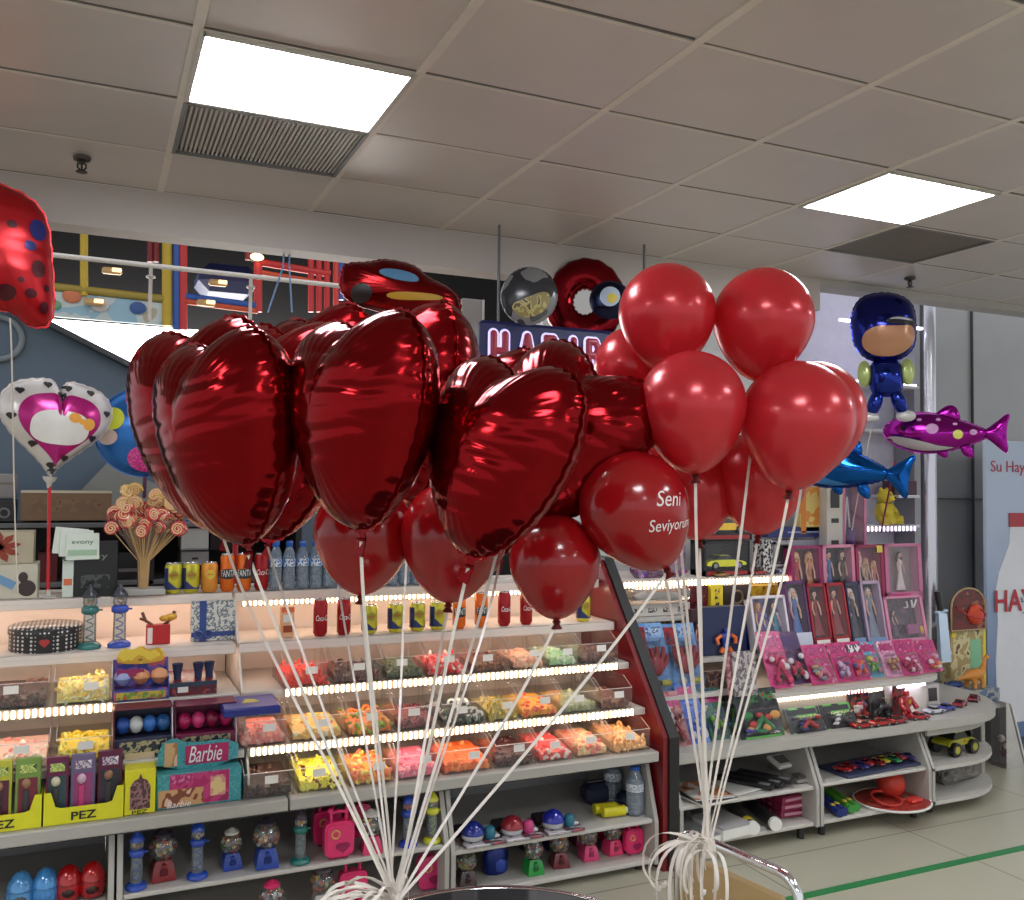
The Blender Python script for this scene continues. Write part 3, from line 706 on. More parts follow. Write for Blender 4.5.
# ------------------------------------------------------------------ sales furniture
LZ1, LY1 = .652, 3.435
LZ2, LY2 = .823, 3.570
LZ3, LY3 = .985, 3.700
LZ4, LY4 = 1.165, 3.845
LIPZ = .494
SHB = 4.02
CREAM = mat((226, 214, 204), .5, var=.03)
def led(parent, x0, x1, y, z, col=(255, 232, 200), s=9., step=.021):
    mb = MB(); n = max(2, int((x1-x0)/step))
    for i in range(n):
        mb.box((x0+(x1-x0)*(i+.5)/n, y-.004, z), (.0115, .006, .028), 0, .003)
    mb.build('led_beads', glow(col, s), parent, kind='stuff')
    return MB().box(((x0+x1)/2, y+.002, z), (x1-x0, .005, .034), 0, .001).build('led_strip', mat((150, 136, 118), .6), parent)
def tape(parent, x0, x1, y, z, s, col=(255, 228, 206)):  # unseen glowing strip added behind a shelf front to brighten the goods
    return MB().box(((x0+x1)/2, y, z), (x1-x0, .012, .006)).build('hidden_light_strip', glow(col, s), parent)
def cabinet(label, x0, x1, zt, zb, shelf_z, ins=.085, back=3.92, yf=3.315, group=None):
    t = T('base_cabinet', label, 'cabinet', ((x0+x1)/2, 0, 0), group=group); w_ = x1-x0
    prof = [(yf+ins, zt), (yf, shelf_z), (yf, zb), (back, zb), (back, zt)]
    for s in (-1, 1):
        xx = s*(w_/2-.010)
        MB().prism(prof, lambda a, b, z: (xx+z, a, b), -.009, .009).build('side_panel', OFFW, t)
    MB().box((0, back-.01, (zt+zb)/2), (w_-.04, .015, zt-zb)).build('back_panel', mat((172, 170, 170), .5, var=.04), t)
    MB().box((0, (yf+back)/2+.004, shelf_z), (w_-.042, back-yf-.02, .016), 0, .003).build('shelf', WHITE, t)
    MB().box((0, (yf+back)/2+.003, zb+.010), (w_-.042, back-yf-.02, .018), 0, .003).build('bottom_board', WHITE, t)
    MB().box((0, yf+ins+.015, zt-.014), (w_-.042, .018, .026), 0, .003).build('header_rail', OFFW, t)
    for s in (-1, 1): MB().lathe([(.016, 0), (.016, zb*.5), (.010, zb)], (s*(w_/2-.06), yf+.06, 0), 12).build('foot', BLACK, t)
    return t
cabinet('white base cabinet under the yellow candy displays, holding blue and red eggs', -.62, .098, .447, .03, .215, yf=3.315)
cabinet('white base cabinet holding blue gumball dispensers and pink suitcases', .104, 1.262, .447, .03, .238)
cabinet('white base cabinet against the red divider holding cup sets and gumball machines', 1.268, 2.195, .447, .03, .205)
for lab, x0, x1 in (('pale grey counter ledge under the yellow candy displays', -.62, .655), ('pale grey counter ledge under the lowest candy bins', .661, 2.200)):
    t = T('counter', lab, 'counter', ((x0+x1)/2, 0, 0))
    MB().box((0, 3.66, .472), (x1-x0, .68, .042), 0, .004).build('top_board', mat((176, 173, 166), .45, var=.03), t)
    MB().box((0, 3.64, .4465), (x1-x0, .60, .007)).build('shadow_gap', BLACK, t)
def shelving(label, x0, x1, leds):
    t = T('candy_shelving', label, 'shelving', (0, 0, 0)); xm, w_ = (x0+x1)/2, x1-x0
    MB().box((xm, SHB+.01, (.5+LZ4)/2), (w_, .018, LZ4-.49)).build('back_panel', CREAM, t)
    for z, y, nm in ((LZ1, LY1, 1), (LZ2, LY2, 2), (LZ3, LY3, 3), (LZ4, LY4, 4)):
        bk = SHB if nm < 4 else 4.18
        MB().box((xm, (y+bk)/2, z-.011), (w_-.004, bk-y, .020), 0, .003).box((xm, y+.006, z-.020), (w_-.004, .010, .038 if nm > 2 else .02), 0, .002).build('shelf', CREAM if nm > 2 else WHITE, t)
    for a, b, z, y in leds: led(t, a, b, y-.006, z-.012)
    MB().prism([(SHB, .50), (SHB, LZ4-.02), (LY4+.01, LZ4-.02), (3.40, .56), (3.40, .50)], lambda a, b, z: (x0+.004+z, a, b), -.004, .004).build('side_panel', CREAM, t)
    return t
t = shelving('cream display shelving bay with three yellow candy displays at its foot', -.62, .520, [(-.60, .085, LZ2, LY2)])
tape(t, -.60, .50, LY4+.045, LZ4-.026, 14.); tape(t, -.60, .50, LY3+.045, LZ3-.026, 12.); tape(t, -.60, .50, LY2+.04, LZ2-.026, 9.)
t = shelving('cream display shelving bay lit by two rows of lights, full of candy bins', .526, 2.205, [(.535, 2.14, LZ1, LY1), (.68, 2.14, LZ2, LY2)])
led(t, .56, 2.17, LY4+.03, LZ4-.046, s=8.); tape(t, .56, 2.17, LY4+.06, LZ4-.026, 10.)
for y_, z_, s_ in ((LY3, LZ3, 14.), (LY2, LZ2, 16.), (LY1, LZ1, 16.)): tape(t, .56, 2.17, y_+.04, z_-.026, s_)
# red and black divider
t = T('divider', 'tall red divider with a black front edge between candy and toys', 'divider', (2.245, 0, 0))
pf = [(3.305, 0), (3.305, .552), (3.862, 1.255), (4.18, 1.255), (4.18, 0)]
MB().prism(pf, lambda a, b, z: (z, a, b), -.036, -.012).build('red_side', mat((118, 17, 25), .32, coat=.2), t)
MB().prism([(a-.012 if a < 4 else a, b+(.012 if b > 1 else 0)) for a, b in pf], lambda a, b, z: (z, a, b), -.012, .036).build('black_edge', BLACK, t)
# toy side: three cabinets, the last one rounded
cabinet('white base cabinet beside the divider holding magazines and pink boxes', 2.300, 3.066, .420, .062, .235)
cabinet('white base cabinet holding toy car tray and basketball set', 3.072, 3.775, .420, .062, .240)
def rounded(x0, y0, x1, y1, rad, n=10):
    pts = [(x0, y0)]
    for i in range(n+1):
        a = PI/2*i/n; pts.append((x1-rad+rad*math.sin(a), y0+rad*(1-math.cos(a))))
    return pts + [(x1, y1), (x0, y1)]
t = T('base_cabinet', 'white rounded end cabinet holding a yellow toy jeep', 'cabinet', (0, 0, 0))
rp = rounded(3.781, 3.315, 4.525, 3.92, .50)
for z, nm in ((.072, 'bottom_board'), (.238, 'shelf')): MB().prism(rp, lambda a, b, q: (a, b, z+q), -.009, .009, sm=True).build(nm, WHITE, t)
rp2 = rounded(3.781, 3.345, 4.495, 3.92, .48)
band = [p for p in rp2[:-2]] ; inner = [(3.781, 3.361)] + [(4.495-.48+.464*math.sin(PI/2*i/10), 3.345+.016+.464*(1-math.cos(PI/2*i/10))) for i in range(11)]
MB().prism(band+inner[::-1], lambda a, b, q: (a, b, q), .392, .420).build('header_rail', OFFW, t)
MB().prism([(3.40, .42), (3.315, .24), (3.315, .062), (3.92, .062), (3.92, .42)], lambda a, b, q: (3.79+q, a, b), -.009, .009).build('side_panel', OFFW, t)
MB().box((4.452, 3.60, .241), (.13, .022, .358), 0, .004, M=rot('Z', 1.05)).build('side_panel', OFFW, t)
MB().box((4.14, 3.91, .241), (.69, .015, .358)).build('back_panel', mat((172, 170, 170), .5), t)
for x, y in ((3.85, 3.40), (4.34, 3.62)): MB().lathe([(.016, 0), (.016, .03), (.010, .062)], (x, y, 0), 12).build('foot', BLACK, t)
t = T('counter', 'pale grey toy counter ledge with a rounded far end', 'counter', (0, 0, 0))
MB().prism(rounded(2.290, 3.315, 4.555, 4.0, .50), lambda a, b, q: (a, b, q), .430, .475, sm=True).build('top_board', mat((176, 173, 166), .45, var=.03), t)
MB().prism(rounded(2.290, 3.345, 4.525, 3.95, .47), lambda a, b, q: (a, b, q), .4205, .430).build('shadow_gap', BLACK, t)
TZ = .475
# stepped toy shelving
t = T('toy_shelving', 'stepped cream toy shelving with light strips beside the divider', 'shelving', (0, 0, 0))
S1Z, S1Y = .652, 3.425
S2Z, S2Y = .80, 3.62
S3Z, S3Y = .985, 3.74
MB().box((3.24, 4.20, .81), (1.90, .018, .70)).build('back_panel', CREAM, t)
MB().prism(rounded(2.90, S1Y, 4.10, 4.18, .25), lambda a, b, q: (a, b, S1Z-.010+q), -.010, .010, sm=True).build('shelf', WHITE, t)
MB().prism(rounded(2.90, S1Y+.05, 4.06, 4.18, .22), lambda a, b, q: (a, b, q), TZ+.002, S1Z-.021, sm=True).build('riser', CREAM, t)
MB().box((2.60, 3.84, .66), (.58, .68, .018)).build('shelf', WHITE, t)
MB().box((3.24, (S2Y+4.18)/2, S2Z-.01), (1.74, 4.18-S2Y, .018)).build('shelf', WHITE, t)
MB().box((3.20, (S3Y+4.18)/2, S3Z-.01), (1.80, 4.18-S3Y, .018)).build('shelf', WHITE, t)
MB().box((2.85, (LY4+4.18)/2, LZ4-.021), (1.10, 4.18-LY4, .020)).build('shelf', CREAM, t)
MB().box((3.85, 4.02, LZ4-.021), (.90, .30, .016)).build('shelf', clear((210, 215, 235), .3, .15), t)
tape(t, 2.31, 3.36, LY4+.05, LZ4-.036, 12.); tape(t, 3.42, 4.28, 3.90, LZ4-.034, 14., (236, 230, 255)); tape(t, 2.36, 4.05, S2Y+.05, S2Z-.024, 8.)
led(t, 2.31, 3.36, LY4-.006, LZ4-.033, s=9.); led(t, 2.94, 3.62, S1Y+.052, S1Z-.036, s=9.)
MB().box((3.78, S1Y+.03, S1Z-.034), (.22, .012, .014), 0, .003).build('cool_light_tube', glow((225, 225, 255), 9.), t)
# tall white shelves behind, with a metal post
t = T('tall_shelving', 'tall white wall shelving with a metal post, behind the blue cap balloon', 'shelving', (0, 0, 0))
MB().box((4.25, 4.352, 1.75), (.80, .016, 2.2)).build('back_panel', mat((206, 202, 222), .5), t)
for z in (1.385, 1.565, 1.96, 2.235): MB().box((4.26 if z != 1.565 else 4.53, 4.25, z), (.72 if z != 1.565 else .18, .24, .018), 0, .003).build('shelf', mat((206, 204, 214), .35), t)
for z in (2.245,): MB().box((4.30, 4.14, z+.004), (.60, .01, .010)).build('light_tube', glow((232, 228, 255), 5.), t)
MB().box((4.30, 4.12, 2.60), (.66, .02, .014)).build('light_tube', glow((236, 234, 255), 5.), t)
MB().cyl((4.765, 4.20, 0), (4.765, 4.20, 2.9), .052, None, 0, 24).build('post', mat((205, 205, 214), .22, .75, .03), t)
MB().box((4.655, 4.26, 1.45), (.05, .16, 2.9)).build('side_panel', mat((150, 150, 158), .4), t)
led(t, 3.95, 4.58, 4.125, 1.372, col=(214, 208, 255), s=6., step=.03)

# ------------------------------------------------------------------ candy bins
def candy_mesh(kind, w_, d_, h, col, seed):
    rr = random.Random(seed); mb = MB()
    mb.ball((0, 0, .004), (w_*.47, d_*.46, h*.62), 0, 16, 8) if False else None
    # heap core, then pieces over it
    mb.prism([(-d_*.47, .002), (-d_*.47, h*.45), (0, h*.72), (d_*.47, h*.85), (d_*.47, .002)], lambda a, b, x: (x, a, b), -w_*.47, w_*.47, 0)
    n = 64
    for i in range(n):
        x = rr.uniform(-.44, .44)*w_; y = rr.uniform(-.45, .4)*d_
        if i % 3 == 0: y = -.46*d_
        z = h*(.45+.5*(y/d_+.47)*.8)*rr.uniform(.75, 1.15) if i % 3 else rr.uniform(.1, .6)*h
        mi = rr.randrange(len(col)); s = .011*rr.uniform(.8, 1.25)
        Mx = Euler((rr.uniform(0, 6), rr.uniform(0, 6), rr.uniform(0, 6))).to_matrix()
        if kind == 'ring': mb.torus((x, y, z), s*1.15, s*.5, mi, 10, 6, M=Mx)
        elif kind == 'cube': mb.box((x, y, z), (s*1.8, s*1.4, s*1.1), mi, s*.3, M=Mx)
        elif kind == 'stick': mb.tube([Mx @ Vector((-s*2.2, 0, 0))+Vector((x, y, z)), Mx @ Vector((s*2.2, 0, 0))+Vector((x, y, z))], s*.42, mi, 6)
        elif kind == 'wrap':
            mb.box((x, y, z), (s*2, s*1.2, s*1.1), mi, s*.4, M=Mx)
            for q in (-1, 1): mb.add([Mx @ Vector(p)+Vector((x, y, z)) for p in ((q*s, 0, 0), (q*s*2, s*.7, s*.3), (q*s*2, -s*.7, -s*.3))], [(0, 1, 2)], mi)
        elif kind == 'twist': mb.tube([Mx @ Vector((s*2*(q/5-.5)*2, s*.5*math.sin(q*2), s*.4*math.cos(q*2)))+Vector((x, y, z)) for q in range(6)], s*.5, mi, 6)
        else: mb.ball((x, y, z), (s*1.05, s*.95, s*.8), mi, 8, 6, M=Mx)
    return mb
AC = clear((253, 252, 251), .05, .018)
def bin_(x0, x1, z, yf, h, what, col, kind, lab, seed, fill=.07, d=.24):
    xm = (x0+x1)/2; w_ = x1-x0-.006
    t = T('candy_bin', 'clear acrylic bin of '+what+', '+lab, 'candy bin', (xm, yf+.012+d/2, z+.001), group='clear candy bins')
    hh = h
    b = MB(); b.box((0, 0, .003), (w_, d, .004)); b.box((0, -d/2+.002, .045), (w_, .003, .085)); b.box((0, d/2-.002, hh/2), (w_, .003, hh))
    for s in (-1, 1): b.prism([(-d/2, .0), (-d/2, .088), (-d/2+.07, hh), (d/2, hh), (d/2, 0)], lambda a, c, q: (s*(w_/2-.0015)+q, a, c), -.0015, .0015)
    b.build('acrylic_box', AC, t)
    e = MB(); e.box((0, -d/2+.001, .088), (w_, .003, .002))
    for s in (-1, 1): e.tube([(s*(w_/2-.001), -d/2, .088), (s*(w_/2-.001), -d/2+.07, hh)], .0011, 0, 6)
    e.build('rim', mat((214, 206, 202), .2), t)
    rr = random.Random(seed)
    MB().box((w_*rr.uniform(-.12, .15), -d/2-.002, .060+rr.uniform(0, .012)), (.046, .0015, .027), 0, M=rot('X', -.1)).build('price_card', PAPER, t)
    cols = [mat([min(255, v*1.12+8) for v in c], .35, var=.12, scale=40) for c in col]
    o = candy_mesh(kind, w_-.01, d-.012, fill, cols, seed).build('candies', cols)
    o.location = (xm, yf+.012+d/2, z+.006)
    tag(o, 'loose '+what+', '+lab.replace('candy ', ''), 'candy', kind='stuff')
ROWC = [(243, 296, 'dark chocolate pebbles', [(52, 36, 32), (74, 50, 42)], 'ball'), (298, 348, 'yellow wrapped toffees', [(226, 214, 70), (120, 60, 36), (238, 226, 110)], 'wrap'),
        (350, 396, 'orange and yellow gummy flowers', [(232, 150, 62), (238, 206, 110), (226, 120, 90)], 'ring'), (398, 442, 'bright pink jellies', [(232, 112, 136), (240, 150, 166)], 'cube'),
        (444, 494, 'deep orange gummy slices', [(214, 96, 44), (226, 130, 66)], 'ball'), (496, 538, 'dark brown chocolate balls', [(66, 34, 36), (86, 48, 46)], 'ball'),
        (540, 576, 'red and white gummy bites', [(206, 70, 70), (236, 206, 200)], 'cube'), (578, 612, 'peach and pale yellow gummies', [(232, 176, 136), (226, 206, 150), (214, 120, 110)], 'ball'), (614, 652, 'tan twisted wafers', [(226, 176, 122), (214, 156, 100)], 'twist')]
ROWB = [(238, 288, 'salmon pink gummy bears', [(238, 128, 122), (244, 160, 150)], 'ball'), (291, 346, 'mixed pastel jellies', [(226, 176, 100), (206, 206, 120), (232, 150, 130), (236, 220, 180)], 'cube'),
        (348, 396, 'orange and green gummy rings', [(226, 120, 56), (120, 150, 60), (226, 160, 70)], 'ring'), (398, 440, 'dark berry drops', [(120, 56, 62), (90, 44, 50)], 'ball'),
        (442, 488, 'black and white liquorice', [(50, 52, 48), (214, 214, 206), (90, 100, 84)], 'ring'), (490, 520, 'olive yellow sour strips', [(196, 176, 84), (160, 150, 80)], 'stick'),
        (522, 562, 'orange and red gummy fruit', [(232, 150, 40), (206, 60, 52), (226, 120, 60)], 'cube'), (564, 600, 'grey green sour jellies', [(140, 150, 110), (176, 180, 150)], 'cube'), (602, 634, 'brown nut clusters', [(96, 56, 46), (120, 76, 56)], 'ball')]
ROWA = [(283, 329, 'flat red gummy strips', [(214, 56, 46), (228, 84, 66)], 'stick'), (333, 384, 'brown chocolate sticks', [(84, 48, 42), (104, 62, 52)], 'stick'), (386, 426, 'dark green pastilles', [(66, 76, 44), (90, 100, 60)], 'ball'),
        (428, 470, 'red and white striped sweets', [(214, 60, 62), (238, 196, 190)], 'twist'), (473, 512, 'caramel brown toffees', [(110, 66, 46), (150, 96, 66)], 'wrap'), (514, 548, 'pale peach gummies', [(226, 160, 130), (232, 190, 160)], 'ball'),
        (550, 580, 'mint green chews', [(150, 190, 140), (200, 214, 190)], 'cube'), (582, 620, 'dark cocoa truffles', [(76, 44, 36), (100, 60, 48)], 'ball')]
ORD = ['first', 'second', 'third', 'fourth', 'fifth', 'sixth', 'seventh', 'eighth', 'ninth']
sd = 100
for row, z, y, rn in ((ROWC, LIPZ, 3.345, 'on the counter ledge'), (ROWB, LZ1, LY1, 'on the lower lit shelf'), (ROWA, LZ2, LY2, 'on the upper lit shelf')):
    for i, (a, b, what, col, kind) in enumerate(row):
        sd += 1
        bin_(Xat(a, y, z), Xat(b, y, z), z, y, .128 if rn[7] != 'c' else .120, what, col, kind, ORD[i]+' '+rn, sd, .062 if y < 3.4 else .05)
for a, b, z, y, what, col, kind, lab in ((-16, 49, LZ2, LY2, 'dark roasted nuts', [(70, 50, 44), (96, 66, 56)], 'ball', 'above the green packs at the frame edge'), (52, 113, LZ2, LY2, 'pale yellow foam bananas', [(236, 206, 130), (240, 226, 190), (236, 186, 90)], 'twist', 'beside the egg toy display'),
                                    (-14, 50, LZ1, LY1, 'pale pink and white bites', [(226, 176, 160), (236, 220, 200), (206, 130, 120)], 'cube', 'behind the green packs'), (54, 113, LZ1, LY1, 'bright yellow gummies', [(240, 190, 60), (246, 214, 110)], 'ring', 'behind the purple dispenser packs')):
    sd += 1; bin_(Xat(a, y, z), Xat(b, y, z), z, y, .120, what, col, kind, lab, sd, .06)
# ------------------------------------------------------------------ goods on the candy side
def col(c, r=.4, **k): return mat(c, r, **k)
def span(x0, x1, Y, z):  # pixel span at a shelf -> centre x and width
    a, b = Xat(x0, Y, z), Xat(x1, Y, z); return (a+b)/2, b-a
# --- drink cans
def can(label, px, Y, z, slim, kind, rz=0.):
    r, h = (.0285, .150) if slim else (.033, .118)
    x = Xat(px, Y, z)
    t = T('drink_can', label, 'drink can', (x, Y, z+.001), rz)
    base = {'orange': (228, 110, 30), 'cola': (160, 18, 28), 'lemon': (206, 196, 60), 'peach': (226, 150, 60)}[kind]
    m_ = mat(base, .25, .35, .03, 8.)
    MB().lathe([(r*.72, .0), (r*.8, .004), (r, .014), (r, h-.016), (r*.86, h-.003)], n=22).build('can_body', m_, t)
    al = mat((205, 206, 208), .2, .9, .02)
    MB().lathe([(r*.88, h-.004), (r*.9, h), (r*.84, h), (r*.80, h-.006), (.001, h-.006)], n=22).build('can_lid', al, t)
    MB().box((0, -.006, h-.004), (.012, .020, .0015), 0, .0005).build('pull_tab', al, t)
    def wrap(poly, name, mt, e=.0006, m=1):
        vs = [(math.sin(a/r)*(r+e), -math.cos(a/r)*(r+e), b) for a, b in poly]; MB().add(vs, [tuple(range(len(vs)))], 0, True).build(name, mt, t)
    def wtext(body, hh, zz, mt, w_=None, shear=0., a0=0.):
        o = text(body, hh, mt, t, (0, 0, 0), (0, 0, 0), width=w_, ext=0., shear=shear)
        for v in o.data.vertices:
            a = (v.co.x+a0)/r; v.co = Vector((math.sin(a)*(r+.0022), -math.cos(a)*(r+.0022), zz+v.co.y))
    def wgrid(x0_, x1_, z0, z1, name, mt, n=10, e=.0006, f=None):
        vs, fs = [], []
        for i in range(n+1):
            a = x0_+(x1_-x0_)*i/n
            for q in (0, 1):
                zz = (z0, z1)[q] if f is None else f(i/n)[q]
                vs.append((math.sin(a/r)*(r+e), -math.cos(a/r)*(r+e), zz))
        for i in range(n): fs.append((2*i, 2*i+2, 2*i+3, 2*i+1))
        MB().add(vs, fs, 0, True).build(name, mt, t)
    if kind == 'orange':
        wgrid(-.034, .034, h*.36, h*.62, 'dark_badge', mat((24, 34, 30), .3), f=lambda u: (h*(.38-.05*math.sin(u*PI)), h*(.56+.05*math.sin(u*PI))))
        wtext('FANTA', .026, h*.49, mat((235, 235, 235), .3), .056)
    elif kind == 'cola':
        wtext('Coca-Cola', .022, h*.5, mat((240, 235, 232), .3), .062, .35, .002)
    else:
        if kind == 'lemon':
            wgrid(-.05, .05, 0, 0, 'blue_wave', mat((28, 38, 96), .3), 16, f=lambda u: (.016, h*(.30+.12*math.sin(u*7))))
            wgrid(-.055, -.022, .016, h-.018, 'blue_side', mat((28, 38, 96), .3), 6)
        wgrid(-.020, .020, 0, 0, 'label_badge', mat((150, 140, 30) if kind == 'lemon' else (214, 186, 50), .3), 10, .0009, lambda u: (h*(.58-.13*math.sin(u*PI)), h*(.64+.13*math.sin(u*PI))))
        wtext('Lipton', .012, h*.61, mat((200, 30, 40), .3), .030)
    return t
TOPY = 3.885; CY = 3.76
for px, k, lab in ((173, 'lemon', 'yellow and blue lemon tea can, nearest the lollipop bouquet on the top shelf'), (190.5, 'lemon', 'yellow and blue lemon tea can, second from the lollipop bouquet on the top shelf'), (209, 'peach', 'yellow and orange peach tea can beside the tall orange cans')):
    can(lab, px, TOPY, LZ4, 0, k)
for px, k, lab in ((227, 'orange', 'tall orange soda can next to the peach tea can on the top shelf'), (243.5, 'orange', 'tall orange soda can next to the cola can on the top shelf'), (261, 'cola', 'tall red cola can beside the water bottles on the top shelf')):
    can(lab, px, TOPY, LZ4, 1, k, .25 if k == 'cola' else 0)
for px, k, s, lab in ((320, 'cola', 1, 'red cola can on the can shelf, beside the little juice box'), (343.5, 'cola', 1, 'red cola can on the can shelf, left of the tea cans'), (369, 'lemon', 0, 'lemon tea can next to the cola cans on the can shelf'),
                      (395, 'lemon', 0, 'lemon tea can half hidden by ribbons on the can shelf'), (417, 'lemon', 0, 'lemon tea can, third from the cola cans on the can shelf'), (437, 'lemon', 0, 'lemon tea can next to the orange cans on the can shelf'),
                      (459, 'orange', 1, 'orange soda can next to the tea cans on the can shelf'), (481, 'orange', 1, 'orange soda can between an orange and a cola can on the can shelf'), (504, 'cola', 1, 'red cola can right of the orange cans on the can shelf'),
                      (526, 'cola', 1, 'red cola can under the lowest round balloon'), (583, 'lemon', 0, 'lemon tea can alone near the red divider')):
    can(lab, px, CY, LZ3, s, k, .2 if k == 'cola' else 0)
# --- water bottles on the top shelf
def bottle(label, x, y, z, h=.19, r=.026, cap=(30, 90, 190), lab=(60, 130, 200), group=None, big=False):
    t = T('water_bottle', label, 'water bottle', (x, y, z+.001), group=group)
    prof = [(r*.8, 0), (r, .008)]
    for i in range(5):
        a = .02+h*.08*i; prof += [(r, a), (r*.93, a+h*.025), (r, a+h*.05)]
    prof += [(r*1.0, h*.5), (r, h*.66), (r*.9, h*.74), (r*.45, h*.88), (r*.42, h*.94)]
    MB().lathe(prof, n=14).build('bottle_body', clear((214, 226, 238), .16, .22), t)
    MB().lathe([(r*1.03, h*.50), (r*1.03, h*.66)], n=14).build('bottle_label', printed(lab, (226, 232, 240), (40, 80, 160), 60), t)
    MB().lathe([(r*.52, h*.92), (r*.55, h*.93), (r*.55, h), (r*.48, h*1.005)], n=12).build('cap', mat(cap, .35), t)
    return t
b0 = None; BL = 'small clear water bottle with a blue cap in the packed rows'
i = 0
for row, (yy, n0) in enumerate(((TOPY+.0, 15), (TOPY+.062, 15), (TOPY+.124, 15))):
    for k in range(n0):
        x = Xat(275, TOPY, LZ4) + k*.0555 + row*.012
        if b0 is None: b0 = bottle(BL, x, yy, LZ4, group='water bottles on the top shelf')
        else: dup(b0, BL, (x, yy, LZ4+.001))
# --- boxes and cartons
def box_part(t, name, c, s, m_, ch=.002): return MB().box(c, s, 0, ch).build(name, m_, t)
def carton(name, label, cat, x0, x1, ytop, Y, z, d, m_, deco=None, lean=0., group=None, side=None, kind='carton_body', rz=0.):
    xc, w_ = span(x0, x1, Y, z); h = Zat((x0+x1)/2, ytop, Y)-z
    t = T(name, label, cat, (xc, Y, z+.001), rz, group, -lean)
    MB().box((0, d/2, h/2), (w_, d, h), 0, .0015).build(kind, m_, t)
    if deco: deco(t, w_, h, d)
    return t
def panel(t, name, x, z, w_, h, m_, y=-.0012, th=.0018): return MB().box((x, y, z), (w_, th, h)).build(name, m_, t)
def flower(t, w_, h, d):
    b = MB()
    for i in range(9):
        a = PI*2*i/9+.2; b.prism([(0, -.006), (.05, -.014), (.075, 0), (.05, .014), (0, .006)], lambda p, q, y: (p*math.cos(a)-q*math.sin(a)-.01, -.0014-y, h*.52+(p*math.sin(a)+q*math.cos(a))*.8), 0, .001)
    b.build('red_flower_print', mat((140, 52, 34), .5), t)
def portrait(t, w_, h, d):
    b = MB(); b.box((-.02, -.0013, h*.6), (.12, .0016, .03), 0, M=rot('Y', .5)); b.build('blue_print', mat((110, 150, 190), .4), t)
    b = MB(); b.ball((w_*.28, -.002, h*.62), (.016, .002, .020)); b.ball((w_*.34, -.002, h*.3), (.03, .002, .03)); b.build('dark_print', mat((60, 44, 46), .5), t)
carton('printed_box', 'pale printed box with a picture, lower of two at the frame edge', 'box', -30, 37, 565, 3.88, LZ4, .16, mat((196, 190, 172), .5), portrait)
zt = LZ4+.001+Zat(3, 565, 3.88)-LZ4
carton('printed_box', 'pale box with a dark red flower print, upper of two at the frame edge', 'box', -30, 33, 532, 3.89, zt, .14, mat((176, 166, 142), .5), flower)
xc, w_ = span(61, 117, 3.87, LZ4); h = Zat(90, 543, 3.87)-LZ4
t = T('sachet_display', 'black and white display box lettered evony with white sachets leaning on top', 'display box', (xc, 3.87, LZ4+.001))
box_part(t, 'box_body', (w_*.11, .06, h/2), (w_*.78, .12, h), mat((22, 24, 24), .35)); box_part(t, 'white_side', (-w_*.39, .06, h/2), (w_*.20, .12, h), mat((206, 216, 206), .4))
text('evony', .022, mat((120, 130, 124), .4), t, (.0, -.002, h*.72), width=w_*.62); text('ev', .020, mat((40, 60, 50), .4), t, (-w_*.39, -.002, h*.72))
panel(t, 'orange_mark', -w_*.39, h*.28, .028, .024, mat((216, 110, 70), .4)); panel(t, 'grey_mask_print', w_*.1, h*.28, .10, .05, printed((22, 24, 24), (70, 76, 74), (40, 44, 42), 30))
for i, (dx, dz, a) in enumerate(((-.05, .02, .10), (-.03, .012, .03), (-.008, .0, -.02))):
    q = T('sachet_pack', 'white sachet pack with green lettering, %s on the black display box' % ['rearmost', 'middle', 'foremost'][i], 'pack', (xc+dx-.02, 3.84-.008*i+.03, LZ4+h*.62+dz+.02), 0, rx=-.1)
    MB().box((0, 0, .045), (.115, .006, .10), 0, .002, M=rot('Y', a)).build('pack', mat((214, 222, 212), .5), q)
    if i == 2:
        text('evony', .017, mat((60, 110, 70), .4), q, (0, -.004, .058), width=.075); panel(q, 'green_band', 0, .022, .10, .022, mat((160, 190, 160), .5), -.0042)
# lollipop bouquet
xc = Xat(143, 3.86, LZ4); t = T('lollipop_bouquet', 'bouquet of wrapped swirl lollipops on wooden sticks in a grey base', 'lollipop bouquet', (xc, 3.88, LZ4+.001))
MB().box((0, 0, .012), (.16, .10, .024), 0, .004).build('base', mat((170, 168, 164), .5), t)
rr = random.Random(4)
st = []
for i in range(64):
    a = rr.uniform(0, 2*PI); q = rr.random()**.5
    p = Vector((math.cos(a)*q*.135, math.sin(a)*q*.07-.02, .245+.15*rr.random()*(1-.25*q)+.045*(1-q)))
    st.append(p)
b = MB()
for p in st: b.tube([(p.x*.12, p.y*.2, .02), (p.x*.16, p.y*.25, .13), (p.x*.95, p.y*.95, p.z-.01)], .0022, 0, 5)
b.build('sticks', mat((196, 160, 110), .5), t, kind='stuff')
lc = [(206, 150, 100), (196, 60, 66), (202, 164, 74), (216, 170, 120), (206, 86, 90)]
for i, p in enumerate(sorted(st, key=lambda p: p.z)):
    r_ = .029; c = lc[(1 if p.z < .34 else 2 if p.z > .39 else 0)] if rr.random() < .7 else lc[rr.randrange(5)]
    M_ = Euler((PI/2+rr.uniform(-.5, .5), rr.uniform(-.4, .4), rr.uniform(-.7, .7))).to_matrix()
    b = MB(); b.tube([M_ @ Vector((r_*(1-k/26)*math.cos(k*.75), r_*(1-k/26)*math.sin(k*.75), 0))+p for k in range(25)], .0048, 0, 6)
    b.tube([M_ @ Vector((r_*(.85-k/26)*math.cos(k*.75+.4), r_*(.85-k/26)*math.sin(k*.75+.4), .003))+p for k in range(20)], .0036, 1, 5)
    b.build('lollipop', [mat(c, .2, coat=.5), mat((222, 186, 140), .2, coat=.5)], t)
b = MB(); b.lathe([(.020, .03), (.024, .14), (.07, .21), (.135, .29)], n=22, sy=.6); b.build('wrapper', clear((240, 225, 220), .22, .12), t)
